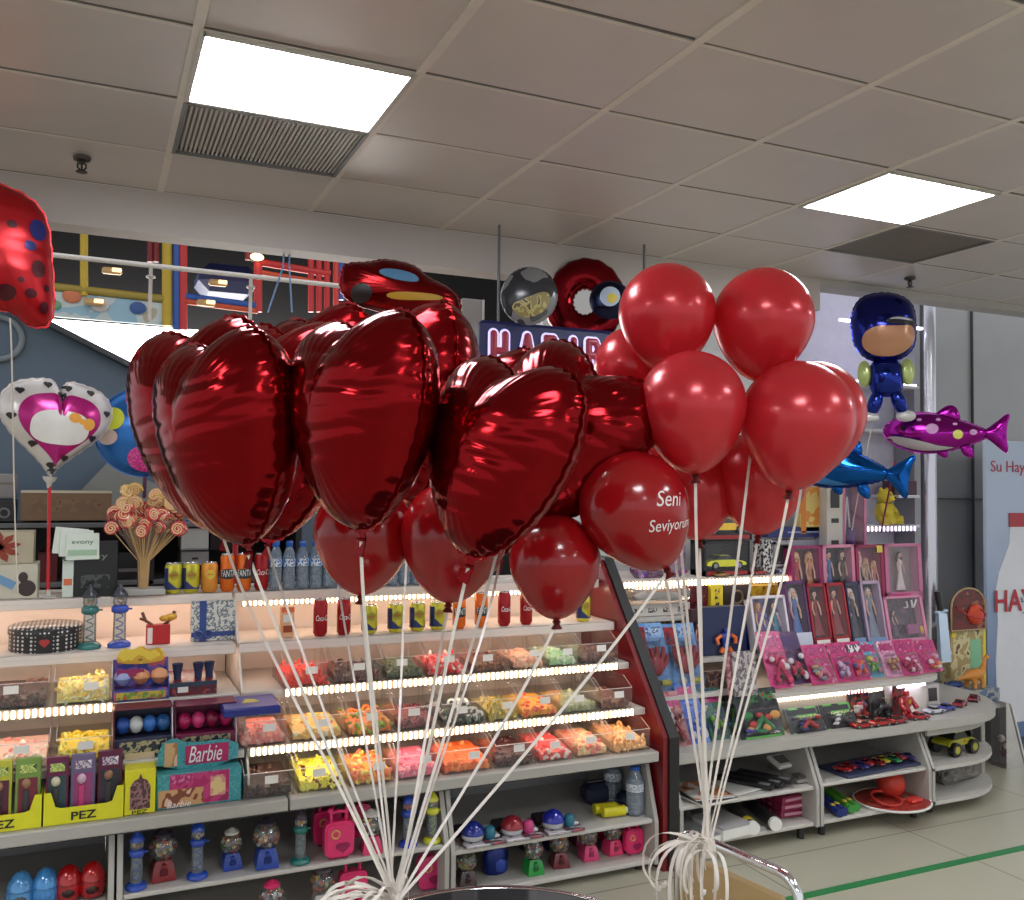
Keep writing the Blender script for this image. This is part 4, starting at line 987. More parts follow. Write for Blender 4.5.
# can shelf, left bay
t = T('biscuit_tin', 'black round tin with white dots and a red heart', 'tin', (Xat(45, CY+.03, LZ3), CY+.08, LZ3+.001))
DOT = mat((26, 24, 24), .35).copy(); nt = DOT.node_tree; L_ = nt.links.new; p_ = nt.nodes['Principled BSDF']; tc_ = [n for n in nt.nodes if n.type == 'TEX_COORD'][0]
vo = nt.nodes.new('ShaderNodeTexVoronoi'); vo.inputs['Scale'].default_value = 70; vo.inputs['Randomness'].default_value = 0
L_(tc_.outputs['Object'], vo.inputs['Vector']); ma = nt.nodes.new('ShaderNodeMath'); ma.operation = 'LESS_THAN'; ma.inputs[1].default_value = .32; L_(vo.outputs['Distance'], ma.inputs[0])
mx = nt.nodes.new('ShaderNodeMix'); mx.data_type = 'RGBA'; mx.inputs[6].default_value = lin((30, 27, 27)); mx.inputs[7].default_value = lin((205, 200, 196)); L_(ma.outputs[0], mx.inputs[0]); L_(mx.outputs[2], p_.inputs['Base Color'])
MB().lathe([(.122, 0), (.122, .062)], n=40).build('tin_body', DOT, t); MB().lathe([(.126, .060), (.126, .082), (.120, .088), (.001, .088)], n=40).build('tin_lid', DOT, t)
b = MB(); hs = [(x*.034, (y)*.03) for x, y in heart2(30)]; b.prism(hs, lambda a, c, y: (a, -.1235-y, c+.034), 0, .002); b.build('heart_mark', mat((170, 50, 50), .4), t)
def tower(label, px, Y, z, h, c, cap=None, balls=True, name='gumball_tower', rz=0.):
    """tall clear gumball dispenser: round foot, clear column, collar, clear dome, cap"""
    t = T(name, label, 'gumball dispenser', (Xat(px, Y, z), Y, z+.001), rz)
    m_ = mat(c, .22, coat=.4); s = h/.24
    MB().lathe([(.042*s, 0), (.043*s, .010*s), (.036*s, .018*s), (.026*s, .024*s)], n=20).build('foot', m_, t)
    MB().lathe([(.024*s, .024*s), (.022*s, .13*s)], n=18).build('column', clear((225, 235, 240), .2, .12), t)
    MB().tube([((.012*s)*math.cos(k*.8), (.012*s)*math.sin(k*.8), .026*s+.1*s*k/26) for k in range(27)], .003*s, 0, 6).build('spiral_slide', m_, t)
    MB().lathe([(.024*s, .128*s), (.031*s, .134*s), (.031*s, .150*s), (.024*s, .158*s)], n=18).build('collar', m_, t)
    MB().cyl((.028*s, -.0, .142*s), (.044*s, -.0, .142*s), .004*s).build('crank', m_, t)
    MB().lathe([(.022*s, .156*s), (.026*s, .17*s), (.025*s, .192*s)], n=18).build('dome', clear((235, 240, 245), .2, .08), t)
    if balls:
        b = MB(); rr = random.Random(int(px)); cc = [(214, 60, 60), (230, 200, 60), (80, 150, 80), (235, 235, 230), (230, 140, 60)]
        for k in range(16): b.ball((rr.uniform(-.014, .014)*s, rr.uniform(-.016, .014)*s, rr.uniform(.162, .185)*s), .0055*s, rr.randrange(5), 7, 5)
        b.build('gumballs', [mat(q, .3) for q in cc], t, kind='stuff')
    MB().lathe([(.029*s, .190*s), (.029*s, .196*s), (.020*s, .212*s), (.010*s, .222*s), (.008*s, .230*s), (.004*s, .240*s), (.001, .241*s)], n=18).build('cap', m_ if cap is None else mat(cap, .3), t)
    return t
tower('teal gumball tower on the can shelf, next to the dotted tin', 89, CY+.02, LZ3, .235, (40, 110, 108), (50, 52, 60))
tower('blue gumball tower on the can shelf, next to the reindeer bag', 119, CY+.02, LZ3, .235, (44, 74, 176), (60, 62, 70))
xc, w_ = span(145, 171, CY+.02, LZ3); t = T('gift_bag', 'small red gift bag with brown antlers and a gold bow', 'gift bag', (xc, CY+.04, LZ3+.001))
box_part(t, 'bag', (0, 0, .036), (.085, .05, .072), mat((176, 30, 34), .4)); panel(t, 'white_stripe', -.03, .034, .018, .06, mat((226, 214, 206), .4), -.026)
b = MB()
for s in (-1, 1): b.tube([(s*.02, 0, .07), (s*.045, 0, .088), (s*.058, 0, .12)], .006).tube([(s*.045, 0, .088), (s*.066, 0, .098)], .005)
b.build('antlers', mat((110, 66, 46), .5), t)
b = MB(); b.ball((.045, -.012, .10), (.022, .014, .014)).ball((.02, -.012, .096), (.018, .014, .012)); b.build('bow', mat((206, 160, 60), .3, .5), t)
def gift(t, w_, h, d):
    bl = mat((42, 66, 130), .35); panel(t, 'ribbon_band', -w_*.24, h/2, .026, h, bl); panel(t, 'ribbon_band', 0, h*.17, w_, .018, bl, -.0016)
    b = MB()
    for s in (-1, 1): b.torus((-w_*.24+s*.018, -.008, h*.17), .014, .005, 0, 12, 6, M=rot('X', PI/2))
    b.build('bow', bl, t)
carton('gift_box', 'white speckled gift box tied with a blue ribbon', 'gift box', 191, 235, 601, CY+.03, LZ3, .05, printed((206, 204, 196), (110, 120, 130), (196, 194, 186), 55), gift, .06)
def juice(t, w_, h, d):
    panel(t, 'white_band', 0, h*.62, w_*.7, h*.24, PAPER); panel(t, 'fruit_print', 0, h*.28, w_*.7, h*.22, mat((150, 60, 30), .4)); panel(t, 'orange_top', 0, h*.9, w_, h*.16, mat((226, 110, 60), .4))
carton('juice_box', 'little orange juice box alone on the can shelf', 'juice box', 281, 294, 607, CY, LZ3, .04, mat((232, 176, 130), .4), juice)
# --- left bay displays
def eggs(t, n, z, y, c, r=.022, w_=.2):
    for i in range(n):
        o = MB().lathe([(.001, -.03), (.014, -.024), (r, 0), (r*.8, .018), (.010, .028), (.001, .030)], ((i-(n-1)/2)*w_/n, y, z), 14).build('egg', c[i % len(c)], t)
xc, w_ = span(113, 168, 3.60, LZ2); t = T('egg_toy_display', 'blue toy egg display with a yellow cut-out topper', 'display box', (xc, 3.575, LZ2+.001))
h = Zat(140, 662, 3.60)-LZ2
bl = printed((54, 70, 150), (120, 90, 160), (206, 90, 110), 28)
box_part(t, 'tray', (0, .05, .018), (w_, .10, .036), bl); box_part(t, 'back_card', (0, .098, h*.5), (w_, .006, h), bl)
for s in (-1, 1): MB().prism([(0, 0), (0, .04), (.098, h*1.0), (.098, 0)], lambda a, b_, q: (s*w_/2+q, a, b_), -.002, .002).build('side_card', mat((60, 70, 140), .4), t)
b = MB(); top = smooth2([(-.075, 0), (-.085, .03), (-.06, .062), (-.03, .05), (0, .068), (.03, .045), (.062, .06), (.085, .03), (.075, 0)], 2); b.prism(top, lambda a, c_, y: (a, .092-y, h*.86+c_), 0, .005); b.build('yellow_topper', printed((226, 196, 70), (206, 160, 50), (120, 84, 40), 22), t)
eggs(t, 3, .075, .04, [mat((150, 160, 206), .3), mat((206, 140, 96), .3), mat((214, 150, 104), .3)], .032, w_); panel(t, 'logo_band', -w_*.2, h*.72, w_*.5, .026, mat((150, 40, 90), .4), .02)
panel(t, 'tray_print', 0, .018, w_*.9, .026, printed((196, 170, 70), (110, 150, 70), (196, 80, 60), 50))
xc, w_ = span(169, 216, 3.62, LZ2); t = T('cup_display', 'dark red display tray holding three navy cups', 'display box', (xc, 3.60, LZ2+.001))
h = Zat(190, 682, 3.60)-LZ2; MB().prism([(0, 0), (0, h*.9), (.11, h*1.5), (.11, 0)], lambda a, b_, q: (q, a, b_), -w_/2, w_/2).build('tray', printed((110, 26, 34), (70, 40, 60), (150, 60, 60), 40), t)
panel(t, 'white_mark', -w_*.22, h*.45, .036, .022, PAPER); panel(t, 'dark_band', 0, h*.82, w_, .016, mat((44, 60, 80), .4), -.002)
for k, dx in enumerate((-.32, .12, .36)):
    q = T('cup', 'navy plastic cup %s in the dark red tray' % ['apart', 'in the middle', 'at the end'][k], 'cup', (xc+dx*w_, 3.645, LZ2+h*1.12))
    MB().lathe([(.012, -.02), (.014, .02), (.020, .055), (.0205, .056), (.018, .055), (.001, .03)], n=16).build('cup_body', mat((44, 52, 84), .4), q)
b = T('biscuit_box', 'flat royal blue box lying on the salmon gummy bin', 'box', (Xat(250, 3.45, LZ2), 3.40, LZ1+.126), rx=.06)
_, w_ = span(222, 279, 3.45, LZ2)
MB().box((0, .07, .014), (w_, .16, .028), 0, .004).build('box_body', mat((32, 44, 130), .3), b); MB().box((0, .07, .029), (w_*.95, .15, .003), 0, .001).build('lid', mat((44, 60, 150), .3), b)
MB().prism([(-.03, -.02), (.035, -.015), (.02, .02), (-.01, .028)], lambda a, c_, q: (a, .07+c_, .031+q), 0, .001).build('yellow_mark', mat((196, 186, 70), .4), b)
def eggbox(label, x0, x1, ytop, m1, m2, ec, n):
    Y = 3.46; xc, w_ = span(x0, x1, Y, LZ1); h = Zat((x0+x1)/2, ytop, Y)-LZ1
    t = T('egg_display', label, 'display box', (xc, Y, LZ1+.001))
    box_part(t, 'tray', (0, .05, h*.2), (w_, .10, h*.4), m1); box_part(t, 'back_card', (0, .097, h/2), (w_, .006, h), m1); box_part(t, 'top_card', (0, .05, h), (w_, .10, .004), m2)
    for s in (-1, 1): MB().prism([(0, 0), (0, h*.4), (.04, h), (.097, h), (.097, 0)], lambda a, b_, q: (s*w_/2+q, a, b_), -.002, .002).build('side_card', mat((206, 206, 214), .4) if s > 0 else m2, t)
    eggs(t, n, h*.62, .045, ec, .026, w_*.92)
    panel(t, 'tray_print', 0, h*.2, w_*.8, h*.28, printed((40, 48, 60), (170, 160, 120), (90, 90, 110), 45) if n == 4 else printed((150, 40, 90), (206, 150, 120), (110, 30, 70), 40))
    return t
eggbox('dark blue display of blue and white toy eggs under the yellow topper display', 113, 172, 709, mat((40, 46, 70), .4), mat((110, 30, 50), .4), [mat((40, 80, 160), .25), mat((206, 210, 206), .25), mat((56, 110, 190), .25), mat((36, 90, 150), .25)], 4)
eggbox('magenta display of pink toy eggs above the pink doll display', 175, 236, 705, mat((120, 24, 70), .4), mat((110, 20, 60), .4), [mat((176, 30, 90), .3), mat((206, 60, 120), .3), mat((130, 20, 60), .3)], 4)
Y = 3.37; xc, w_ = span(156, 241, Y, LIPZ); t = T('doll_display', 'pink and teal doll display lettered Barbie', 'display box', (xc, Y, LIPZ+.001))
h = Zat(198, 772, Y)-LIPZ; ht = Zat(198, 741, Y+.06)-LIPZ
tq = printed((60, 150, 160), (84, 166, 170), (44, 130, 140), 60)
box_part(t, 'box_body', (0, .06, h/2), (w_, .12, h), tq)
panel(t, 'pink_front', .0, h*.52, w_*.70, h*.92, printed((176, 36, 100), (196, 60, 120), (150, 30, 90), 20)); panel(t, 'figure_print', -.06, h*.30, w_*.52, h*.5, printed((206, 160, 110), (130, 70, 50), (226, 190, 160), 26), -.0028)
panel(t, 'figure_print', .06, h*.55, w_*.18, h*.6, printed((226, 196, 140), (214, 150, 140), (196, 80, 130), 26), -.0028); panel(t, 'dotted_print', -.06, h*.84, w_*.26, h*.22, printed((206, 120, 170), (176, 36, 100), None, 90), -.003)
panel(t, 'white_corner', .17*w_/.25*.6, h*.22, w_*.26, h*.22, PAPER, -.003) if False else None
hd = MB().prism(smooth2([(-w_*.48, 0), (-w_*.48, (ht-h)*.9), (-w_*.3, (ht-h)*1.25), (-w_*.15, (ht-h)*.95), (w_*.48, (ht-h)*1.0), (w_*.48, 0)], 1), lambda a, c_, y: (a, .06-y, h+c_), 0, .006)
hd.build('header_card', tq, t)
panel(t, 'pink_band', w_*.10, h+(ht-h)*.5, w_*.52, (ht-h)*.72, mat((178, 30, 96), .4), .052); panel(t, 'face_print', -w_*.33, h+(ht-h)*.58, w_*.15, (ht-h)*.9, printed((206, 166, 120), (170, 120, 70), (226, 190, 160), 30), .052)
text('Barbie', (ht-h)*.62, mat((240, 232, 236), .4), t, (w_*.08, .049, h+(ht-h)*.52), width=w_*.40, shear=.3); text('Barbie', .022, mat((240, 232, 236), .4), t, (-w_*.24, -.005, h*.12), width=w_*.28, shear=.3)
Y = 3.355; xc, w_ = span(124, 155, Y, LIPZ); h = Zat(140, 770, Y)-LIPZ; t = T('seed_box', 'bright yellow box with a lantern window beside the pink doll display', 'box', (xc, Y, LIPZ+.001))
box_part(t, 'box_body', (0, .05, h/2), (w_, .10, h), mat((226, 220, 40), .4))
MB().prism([(-.5, .12), (.5, .12), (.5, .62), (.32, .76), (.1, .80), (.0, .92), (-.1, .80), (-.32, .76), (-.5, .62)], lambda a, c_, y: (a*w_*.66, -.0008-y, c_*h), 0, .0015).build('window', printed((84, 52, 60), (150, 110, 110), (60, 36, 44), 60), t)
h2 = Zat(140, 753, Y+.1)-LIPZ; MB().box((0, .102, (h+h2)/2), (w_, .004, h2-h)).build('back_card', mat((206, 186, 150), .5), t); text('PEZ', .012, BLACK, t, (0, -.002, h*.055), width=w_*.5)
def packdisplay(label, x0, x1, packs, Y=3.352):
    xc, w_ = span(x0, x1, Y, LIPZ); t = T('candy_display', label, 'display tray', (xc, Y, LIPZ+.001))
    ye = mat((222, 218, 40), .4); H_ = .052
    out = [(-w_/2, 0), (w_/2, 0), (w_/2, H_*2.0), (w_/2-.020, H_*2.0), (w_/2-.034, H_*1.1), (w_/2-.05, H_), (-w_/2+.05, H_), (-w_/2+.034, H_*1.1), (-w_/2+.020, H_*2.0), (-w_/2, H_*2.0)]
    MB().prism(out, lambda a, b_, y: (a, y, b_), -.002, .001).build('front_card', ye, t); box_part(t, 'bottom', (0, .045, .003), (w_, .09, .004), ye, .001)
    for s in (-1, 1): box_part(t, 'side_card', (s*(w_/2-.001), .045, H_), (.002, .09, H_*2), ye, .0005)
    text('PEZ', .026, BLACK, t, (.0, -.003, H_*.45), width=.075, bold=.02)
    for (a, b_, ytop, m_, m2, lab) in packs:
        px, pw = span(a, b_, Y+.03, LIPZ); ph = Zat((a+b_)/2, ytop, Y+.04)-LIPZ
        q = T('dispenser_pack', lab, 'candy pack', (px, Y+.030, LIPZ+.008), rx=-.05)
        MB().box((0, .015, ph/2), (pw-.004, .028, ph), 0, .002).build('pack_card', m_, q); panel(q, 'window', 0, ph*.42, pw*.72, ph*.56, m2)
        panel(q, 'logo_mark', 0, ph*.84, pw*.62, ph*.13, printed((200, 190, 200), (120, 80, 120), (230, 226, 226), 70) if 'green' not in lab else printed((150, 176, 90), (206, 210, 120), (60, 90, 60), 70))
        MB().ball((-pw*.06, -.006, ph*.62), (.014, .010, .016), 0).build('head', mat((206, 196, 170) if 'eye' in lab else (206, 170, 190) if 'pink' in lab else (150, 110, 84), .4), q)
        MB().box((-pw*.06, -.004, ph*.34), (.018, .008, ph*.36), 0, .002).build('stick', mat((60, 56, 60) if 'pink' not in lab else (196, 60, 120), .4), q)
packdisplay('yellow display tray lettered PEZ holding three purple and pink packs', 43, 123, [
    (44, 68, 760, mat((104, 26, 70), .35), mat((40, 72, 76), .3), 'purple and green dispenser pack with a pale eye, first in the yellow tray'),
    (69, 95, 757, mat((110, 96, 130), .35), mat((150, 64, 116), .3), 'grey and pink dispenser pack, middle of the yellow tray'),
    (96, 122, 753, mat((92, 20, 56), .35), mat((40, 44, 56), .3), 'dark purple dispenser pack next to the yellow lantern box')])
packdisplay('yellow display tray at the frame edge holding green packs', -40, 41, [
    (-14, 11, 764, mat((186, 186, 60), .35), mat((84, 30, 50), .3), 'green and yellow dispenser pack cut by the frame edge'),
    (13, 40, 761, mat((120, 150, 70), .35), mat((120, 40, 56), .3), 'green and red dispenser pack next to the purple one')])
# --- base cabinets, candy side
def globe(label, px, Y, z, h, c, cap=(60, 50, 60), name='gumball_machine'):
    """gumball machine: square foot with a slot, round clear globe full of balls, cap"""
    t = T(name, label, 'gumball machine', (Xat(px, Y, z), Y, z+.001), R.uniform(-.15, .15)); s = h/.17; m_ = mat(c, .25, coat=.4)
    MB().lathe([(.055*s, 0), (.056*s, .008*s), (.046*s, .05*s), (.036*s, .066*s)], n=4, M=rot('Z', PI/4)).build('foot', mat(c, .25, coat=.4), t)
    MB().box((0, -.036*s, .030*s), (.026*s, .012*s, .022*s), 0, .003, M=rot('X', .12)).build('chute', mat([v*.7 for v in c], .3), t)
    MB().cyl((0, -.028*s, .052*s), (0, -.042*s, .050*s), .008*s).build('knob', m_, t)
    MB().ball((0, 0, .105*s), .047*s, 0, 20, 12).build('globe', clear((238, 240, 244), .2, .06), t)
    b = MB(); rr = random.Random(int(px*7)); cc = [(200, 70, 60), (226, 200, 90), (90, 140, 90), (235, 235, 230), (226, 150, 80), (70, 60, 60)]
    for k in range(46):
        a = rr.uniform(0, 6.28); u = rr.uniform(-1, .75); q = math.sqrt(1-u*u)*.040*s; b.ball((math.cos(a)*q, math.sin(a)*q, .105*s+u*.040*s), .0075*s, rr.randrange(6), 7, 5)
    b.build('gumballs', [mat(q, .3) for q in cc], t, kind='stuff')
    MB().lathe([(.030*s, .143*s), (.030*s, .152*s), (.014*s, .164*s), (.001, .17*s)], n=18).build('cap', mat(cap, .3), t)
    return t
def suitcase(label, px, Y, z, h, c=(226, 44, 110), rz=0.):
    t = T('toy_suitcase', label, 'toy suitcase', (Xat(px, Y, z), Y, z+.001), rz); s = h/.2; m_ = mat(c, .28, coat=.4)
    out = smooth2([(-.056, .008), (-.062, .05), (-.062, .13), (-.05, .152), (.05, .152), (.062, .13), (.062, .05), (.056, .008)], 2)
    MB().prism([(a*s, b_*s) for a, b_ in out], lambda a, b_, y: (a, y, b_), -.022*s, .022*s, sm=True).build('shell', m_, t)
    MB().prism([(a*s*.86, (b_-.08)*s*.88+.08*s) for a, b_ in out], lambda a, b_, y: (a, y, b_), -.027*s, -.021*s).build('front_panel', m_, t)
    MB().tube([(-.03*s, 0, .15*s), (-.032*s, 0, .182*s), (0, 0, .19*s), (.032*s, 0, .182*s), (.03*s, 0, .15*s)], .008*s, 0, 8).build('handle', m_, t)
    b = MB(); b.ball((-.036*s, 0, .193*s), .012*s).ball((.036*s, 0, .193*s), .012*s); b.build('ears', m_, t)
    MB().torus((-.018*s, -.028*s, .103*s), .016*s, .004*s, 0, 16, 6, M=rot('X', PI/2)).build('badge', mat((206, 160, 90), .3, .4), t)
    MB().prism([(x*.06*s, y*.045*s) for x, y in heart2(24)], lambda a, b_, y: (a+.012*s, -.027*s-y, b_+.045*s), 0, .002).build('heart_mark', mat((150, 24, 80), .3), t)
    for q in (-1, 1): MB().box((q*.03*s, 0, .005*s), (.018*s, .04*s, .010*s), 0, .002).build('foot', mat((160, 30, 80), .4), t)
    return t
def capsule(label, px, Y, z, h, c, win):
    t = T('toy_egg', label, 'toy egg', (Xat(px, Y, z), Y, z+.001)); s = h/.13
    MB().lathe([(.030*s, 0), (.046*s, .012*s), (.050*s, .045*s), (.045*s, .085*s), (.028*s, .118*s), (.012*s, .129*s), (.001, .13*s)], n=24).build('shell', mat(c, .15, .2, coat=.6), t)
    b = MB(); b.ball((0, -.018*s, .04*s), (.034*s, .036*s, .030*s)); b.build('dark_window', mat(win, .25), t)
    MB().torus((0, 0, .066*s), .0485*s, .0025*s, 0, 24, 6).build('seam', mat([v*.8 for v in c], .3), t)
zc1 = .225
for px, c, wn, lab in ((20, (84, 150, 206), (60, 70, 84), 'glossy light blue toy egg nearest the frame edge, on the cabinet shelf'), (45, (70, 146, 210), (70, 130, 190), 'glossy light blue toy egg next to the red eggs'),
                       (68, (176, 20, 26), (50, 16, 18), 'glossy red toy egg with a dark front, next to the blue eggs'), (92, (176, 20, 26), (60, 16, 20), 'glossy red toy egg with a dark front, beside the cabinet side')):
    capsule(lab, px, 3.42, zc1, .112, c, wn)
z2 = .2475
tower('blue gumball tower first on the cabinet shelf, left of the red globe', 136, 3.37, z2, .195, (36, 72, 170))
globe('red gumball machine between two blue towers', 162, 3.42, z2, .170, (130, 24, 32))
tower('blue gumball tower with a ring on top, right of the red globe', 197, 3.38, z2, .20, (36, 72, 170))
globe('blue gumball machine with a small globe and no cap', 231, 3.42, z2, .140, (34, 66, 160), (210, 206, 196))
globe('blue gumball machine with a dark cap, left of the teal tower', 266, 3.39, z2, .170, (34, 66, 160))
tower('teal gumball tower on the cabinet shelf beside the pink suitcase', 300, 3.37, z2, .195, (24, 110, 100), (60, 50, 60))
suitcase('hot pink toy suitcase at the front of the cabinet shelf', 338, 3.36, z2, .176)
suitcase('hot pink toy suitcase half hidden behind the front one on the cabinet shelf', 326, 3.50, z2, .17)
suitcase('hot pink toy suitcase behind the pink gumball machine, behind the ribbons', 356, 3.52, z2, .17)
globe('pink gumball machine on the cabinet shelf behind the ribbons', 371, 3.37, z2, .155, (214, 50, 110), (210, 206, 196))
tower('blue gumball tower behind the ribbons', 408, 3.37, z2, .20, (36, 72, 170))
tower('yellow gumball tower behind the ribbons at the cabinet side', 432, 3.37, z2, .195, (206, 206, 50))
zb = .049
globe('hot pink gumball machine low in the cabinet, cut by the frame', 271, 3.36, zb, .16, (220, 50, 110), (220, 50, 110)); suitcase('hot pink toy suitcase on the cabinet floor behind the ribbon tangle', 352, 3.40, zb, .17)
globe('white gumball machine low in the cabinet, cut by the frame', 322, 3.40, zb, .17, (206, 196, 196), (90, 84, 90))
suitcase('hot pink toy suitcase on the cabinet floor at the white cabinet side', 430, 3.42, zb, .17, (210, 40, 110))
z3 = .2145; PYY = 3.36
for k, (px, c, c2, lab) in enumerate(((483, (36, 50, 140), (40, 110, 130), 'carded toy set with a blue helmet cup and teal ball, farthest from the divider'), (522, (150, 40, 52), (206, 70, 130), 'carded toy set with a red helmet cup and pink ball'), (563, (40, 46, 160), (40, 110, 130), 'carded toy set with a violet helmet cup and teal ball'))):
    t = T('toy_set', lab, 'toy set', (Xat(px, PYY, z3), 3.42, z3+.001))
    MB().box((0, 0, .006), (.165, .20, .010), 0, .002, M=rot('X', 0)).build('card', printed((196, 190, 196), (84, 60, 70), (150, 60, 70), 25), t)
    b = MB().lathe([(.030, .012), (.042, .020), (.044, .036)], (-.035, -.04, 0), 20); b.build('bowl', mat((206, 206, 210), .3), t)
    b = MB().lathe([(.046, .036), (.046, .042), (.036, .066), (.014, .080), (.001, .082)], (-.035, -.04, 0), 20); b.build('dome', mat(c, .22, .2, coat=.4), t)
    text('77' if k == 0 else '95', .02, mat((226, 226, 230), .3), t, (-.035, -.083, .052), (PI/2-.5, 0, 0)) if False else None
    MB().lathe([(.020, .012), (.024, .03), (.020, .052), (.010, .058), (.001, .058)], (.032, -.05, 0), 16).build('ball_cup', mat(c2, .35), t)
    MB().box((.055, .0, .018), (.035, .12, .012), 0, .003).build('paddle', mat((206, 206, 210), .4), t)
    b = MB().box((-.035, .045, .024), (.09, .07, .022), 0, .006); b.build('bag_pack', mat((52, 46, 54), .5), t)
for k, px in enumerate((606, 614)):
    t = T('yellow_roll', 'bright yellow plastic roll, %s of the pair on the cabinet shelf' % ['rear', 'front'][k], 'roll', (Xat(px, 3.45-.04*k, z3), 3.46-.045*k, z3+.024), PI/2-.1)
    MB().cyl((0, -.05, 0), (0, .05, 0), .022, None, 0, 18).build('roll', mat((216, 206, 30), .35), t); MB().cyl((0, -.062, 0), (0, -.05, 0), .013).build('cap', mat((226, 222, 190), .4), t)
t = T('pencil_case', 'navy pouch lying behind the yellow rolls', 'pouch', (Xat(603, 3.56, z3), 3.60, z3+.001)); MB().box((0, 0, .045), (.15, .10, .088), 0, .022).build('pouch', mat((32, 36, 62), .5), t); MB().box((0, 0, .091), (.12, .006, .004), 0, .001).build('zip', mat((170, 170, 176), .3, .6), t)
t = T('pencil_case', 'dark blue round pouch right of the yellow rolls', 'pouch', (Xat(632, 3.46, z3), 3.50, z3+.001)); MB().ball((0, 0, .034), (.05, .05, .033)).build('pouch', mat((28, 32, 60), .45), t); MB().torus((0, 0, .034), .050, .003, 0, 24, 6).build('zip', mat((60, 64, 90), .3), t)
bottle('large clear water bottle with a blue cap, front one by the divider', Xat(636, 3.40, z3), 3.41, z3, .20, .038, (40, 90, 190), (190, 196, 206))
bottle('large clear water bottle with a grey label, behind the front one by the divider', Xat(612, 3.54, z3)+.02, 3.57, z3, .20, .038, (60, 90, 150), (170, 176, 186))
globe('gumball machine with a brown globe at the cabinet side, cut by the table', 466, 3.40, zb, .15, (70, 50, 50))
t = T('toy_backpack', 'shiny dark blue toy backpack on the cabinet floor', 'backpack', (Xat(497, 3.44, zb), 3.46, zb+.001)); t.scale = (.72,)*3
MB().lathe([(.06, 0), (.075, .02), (.076, .10), (.06, .15), (.03, .172), (.001, .175)], n=24, sy=.6).build('bag', foil((24, 44, 120), .25, .3, .4), t)
MB().tube([(-.02, 0, .165), (-.02, 0, .195), (.02, 0, .195), (.02, 0, .165)], .005).build('handle', mat((24, 40, 100), .4), t); MB().lathe([(.04, .02), (.042, .07), (.03, .085), (.001, .088)], (.02, -.03, 0), 18, sy=.6).build('pocket', foil((40, 66, 150), .25, .3, .4), t)
for px, Y, h, c, cp, lab in ((533, 3.40, .150, (30, 150, 60), (200, 200, 190), 'green gumball machine on the cabinet floor'), (559, 3.42, .150, (110, 24, 34), (90, 80, 80), 'dark red gumball machine next to the green one'), (588, 3.44, .150, (214, 60, 116), (190, 190, 190), 'pink gumball machine next to the dark red one'), (612, 3.45, .150, (220, 60, 110), (90, 90, 90), 'pink gumball machine next to the suitcase by the divider'),
                         (552, 3.60, .150, (44, 50, 90), (90, 84, 84), 'navy gumball machine in the back row behind the dark red one'), (580, 3.60, .16, (150, 50, 90), (90, 84, 84), 'dull pink gumball machine in the back row'), (530, 3.62, .15, (60, 60, 70), (90, 84, 84), 'grey gumball machine in the back row, behind the green one')):
    globe(lab, px, Y, zb, h, c, cp)
suitcase('hot pink toy suitcase standing by the red divider, on the cabinet floor', 633, 3.41, zb, .140)
suitcase('dark pink toy suitcase behind the one by the red divider', 606, 3.58, zb, .145, (190, 34, 92))
# ------------------------------------------------------------------ toys
SKIN = mat((222, 176, 150), .45)
def doll(t, x, y, z, h, dress, hair, name='doll', shade=SKIN, long=True, pants=False):
    b = MB(); s = h
    b.ball((x, y, z+s*.90), (s*.058, s*.055, s*.072), 0, 14, 9)
    b.cyl((x, y, z+.78*s), (x, y, z+.85*s), s*.020, None, 0, 8)
    b.lathe([(s*.02, .50*s), (s*.052, .53*s), (s*.040, .62*s), (s*.062, .72*s), (s*.060, .77*s), (s*.022, .80*s)], (x, y, z), 14, 1, sy=.62)
    if pants:
        for q in (-1, 1): b.tube([(x+q*s*.03, y, z+.53*s), (x+q*s*.035, y-.004, z+.27*s), (x+q*s*.04, y, z+.03*s)], [s*.038, s*.028, s*.022], 1, 8)
    else:
        b.lathe([(s*.15, .04*s), (s*.14, .06*s), (s*.09, .3*s), (s*.046, .53*s), (.001, .54*s)], (x, y, z), 18, 1, sy=.55)
    for q in (-1, 1):
        b.tube([(x+q*s*.062, y, z+.75*s), (x+q*s*.10, y-.004, z+.60*s), (x+q*s*.085, y-.012, z+.46*s)], [s*.022, s*.018, s*.013], 0, 8)
        if pants: b.box((x+q*s*.042, y-.006, z+.015*s), (s*.05, s*.09, s*.03), 1, .002)
    b.ball((x, y+s*.018, z+s*.925), (s*.072, s*.062, s*.072), 2, 12, 8)
    if long:
        for q in (-1, 1): b.tube([(x+q*s*.05, y+.004, z+.93*s), (x+q*s*.078, y+.004, z+.80*s), (x+q*s*.066, y, z+.66*s)], [s*.03, s*.03, s*.014], 2, 8)
    for q in (-1, 1): b.ball((x+q*s*.022, y-s*.050, z+s*.905), s*.010, 3, 6, 5)
    b.build(name, [shade, mat(dress, .4, var=.2, scale=60), mat(hair, .4), mat((30, 24, 26), .3)], t)
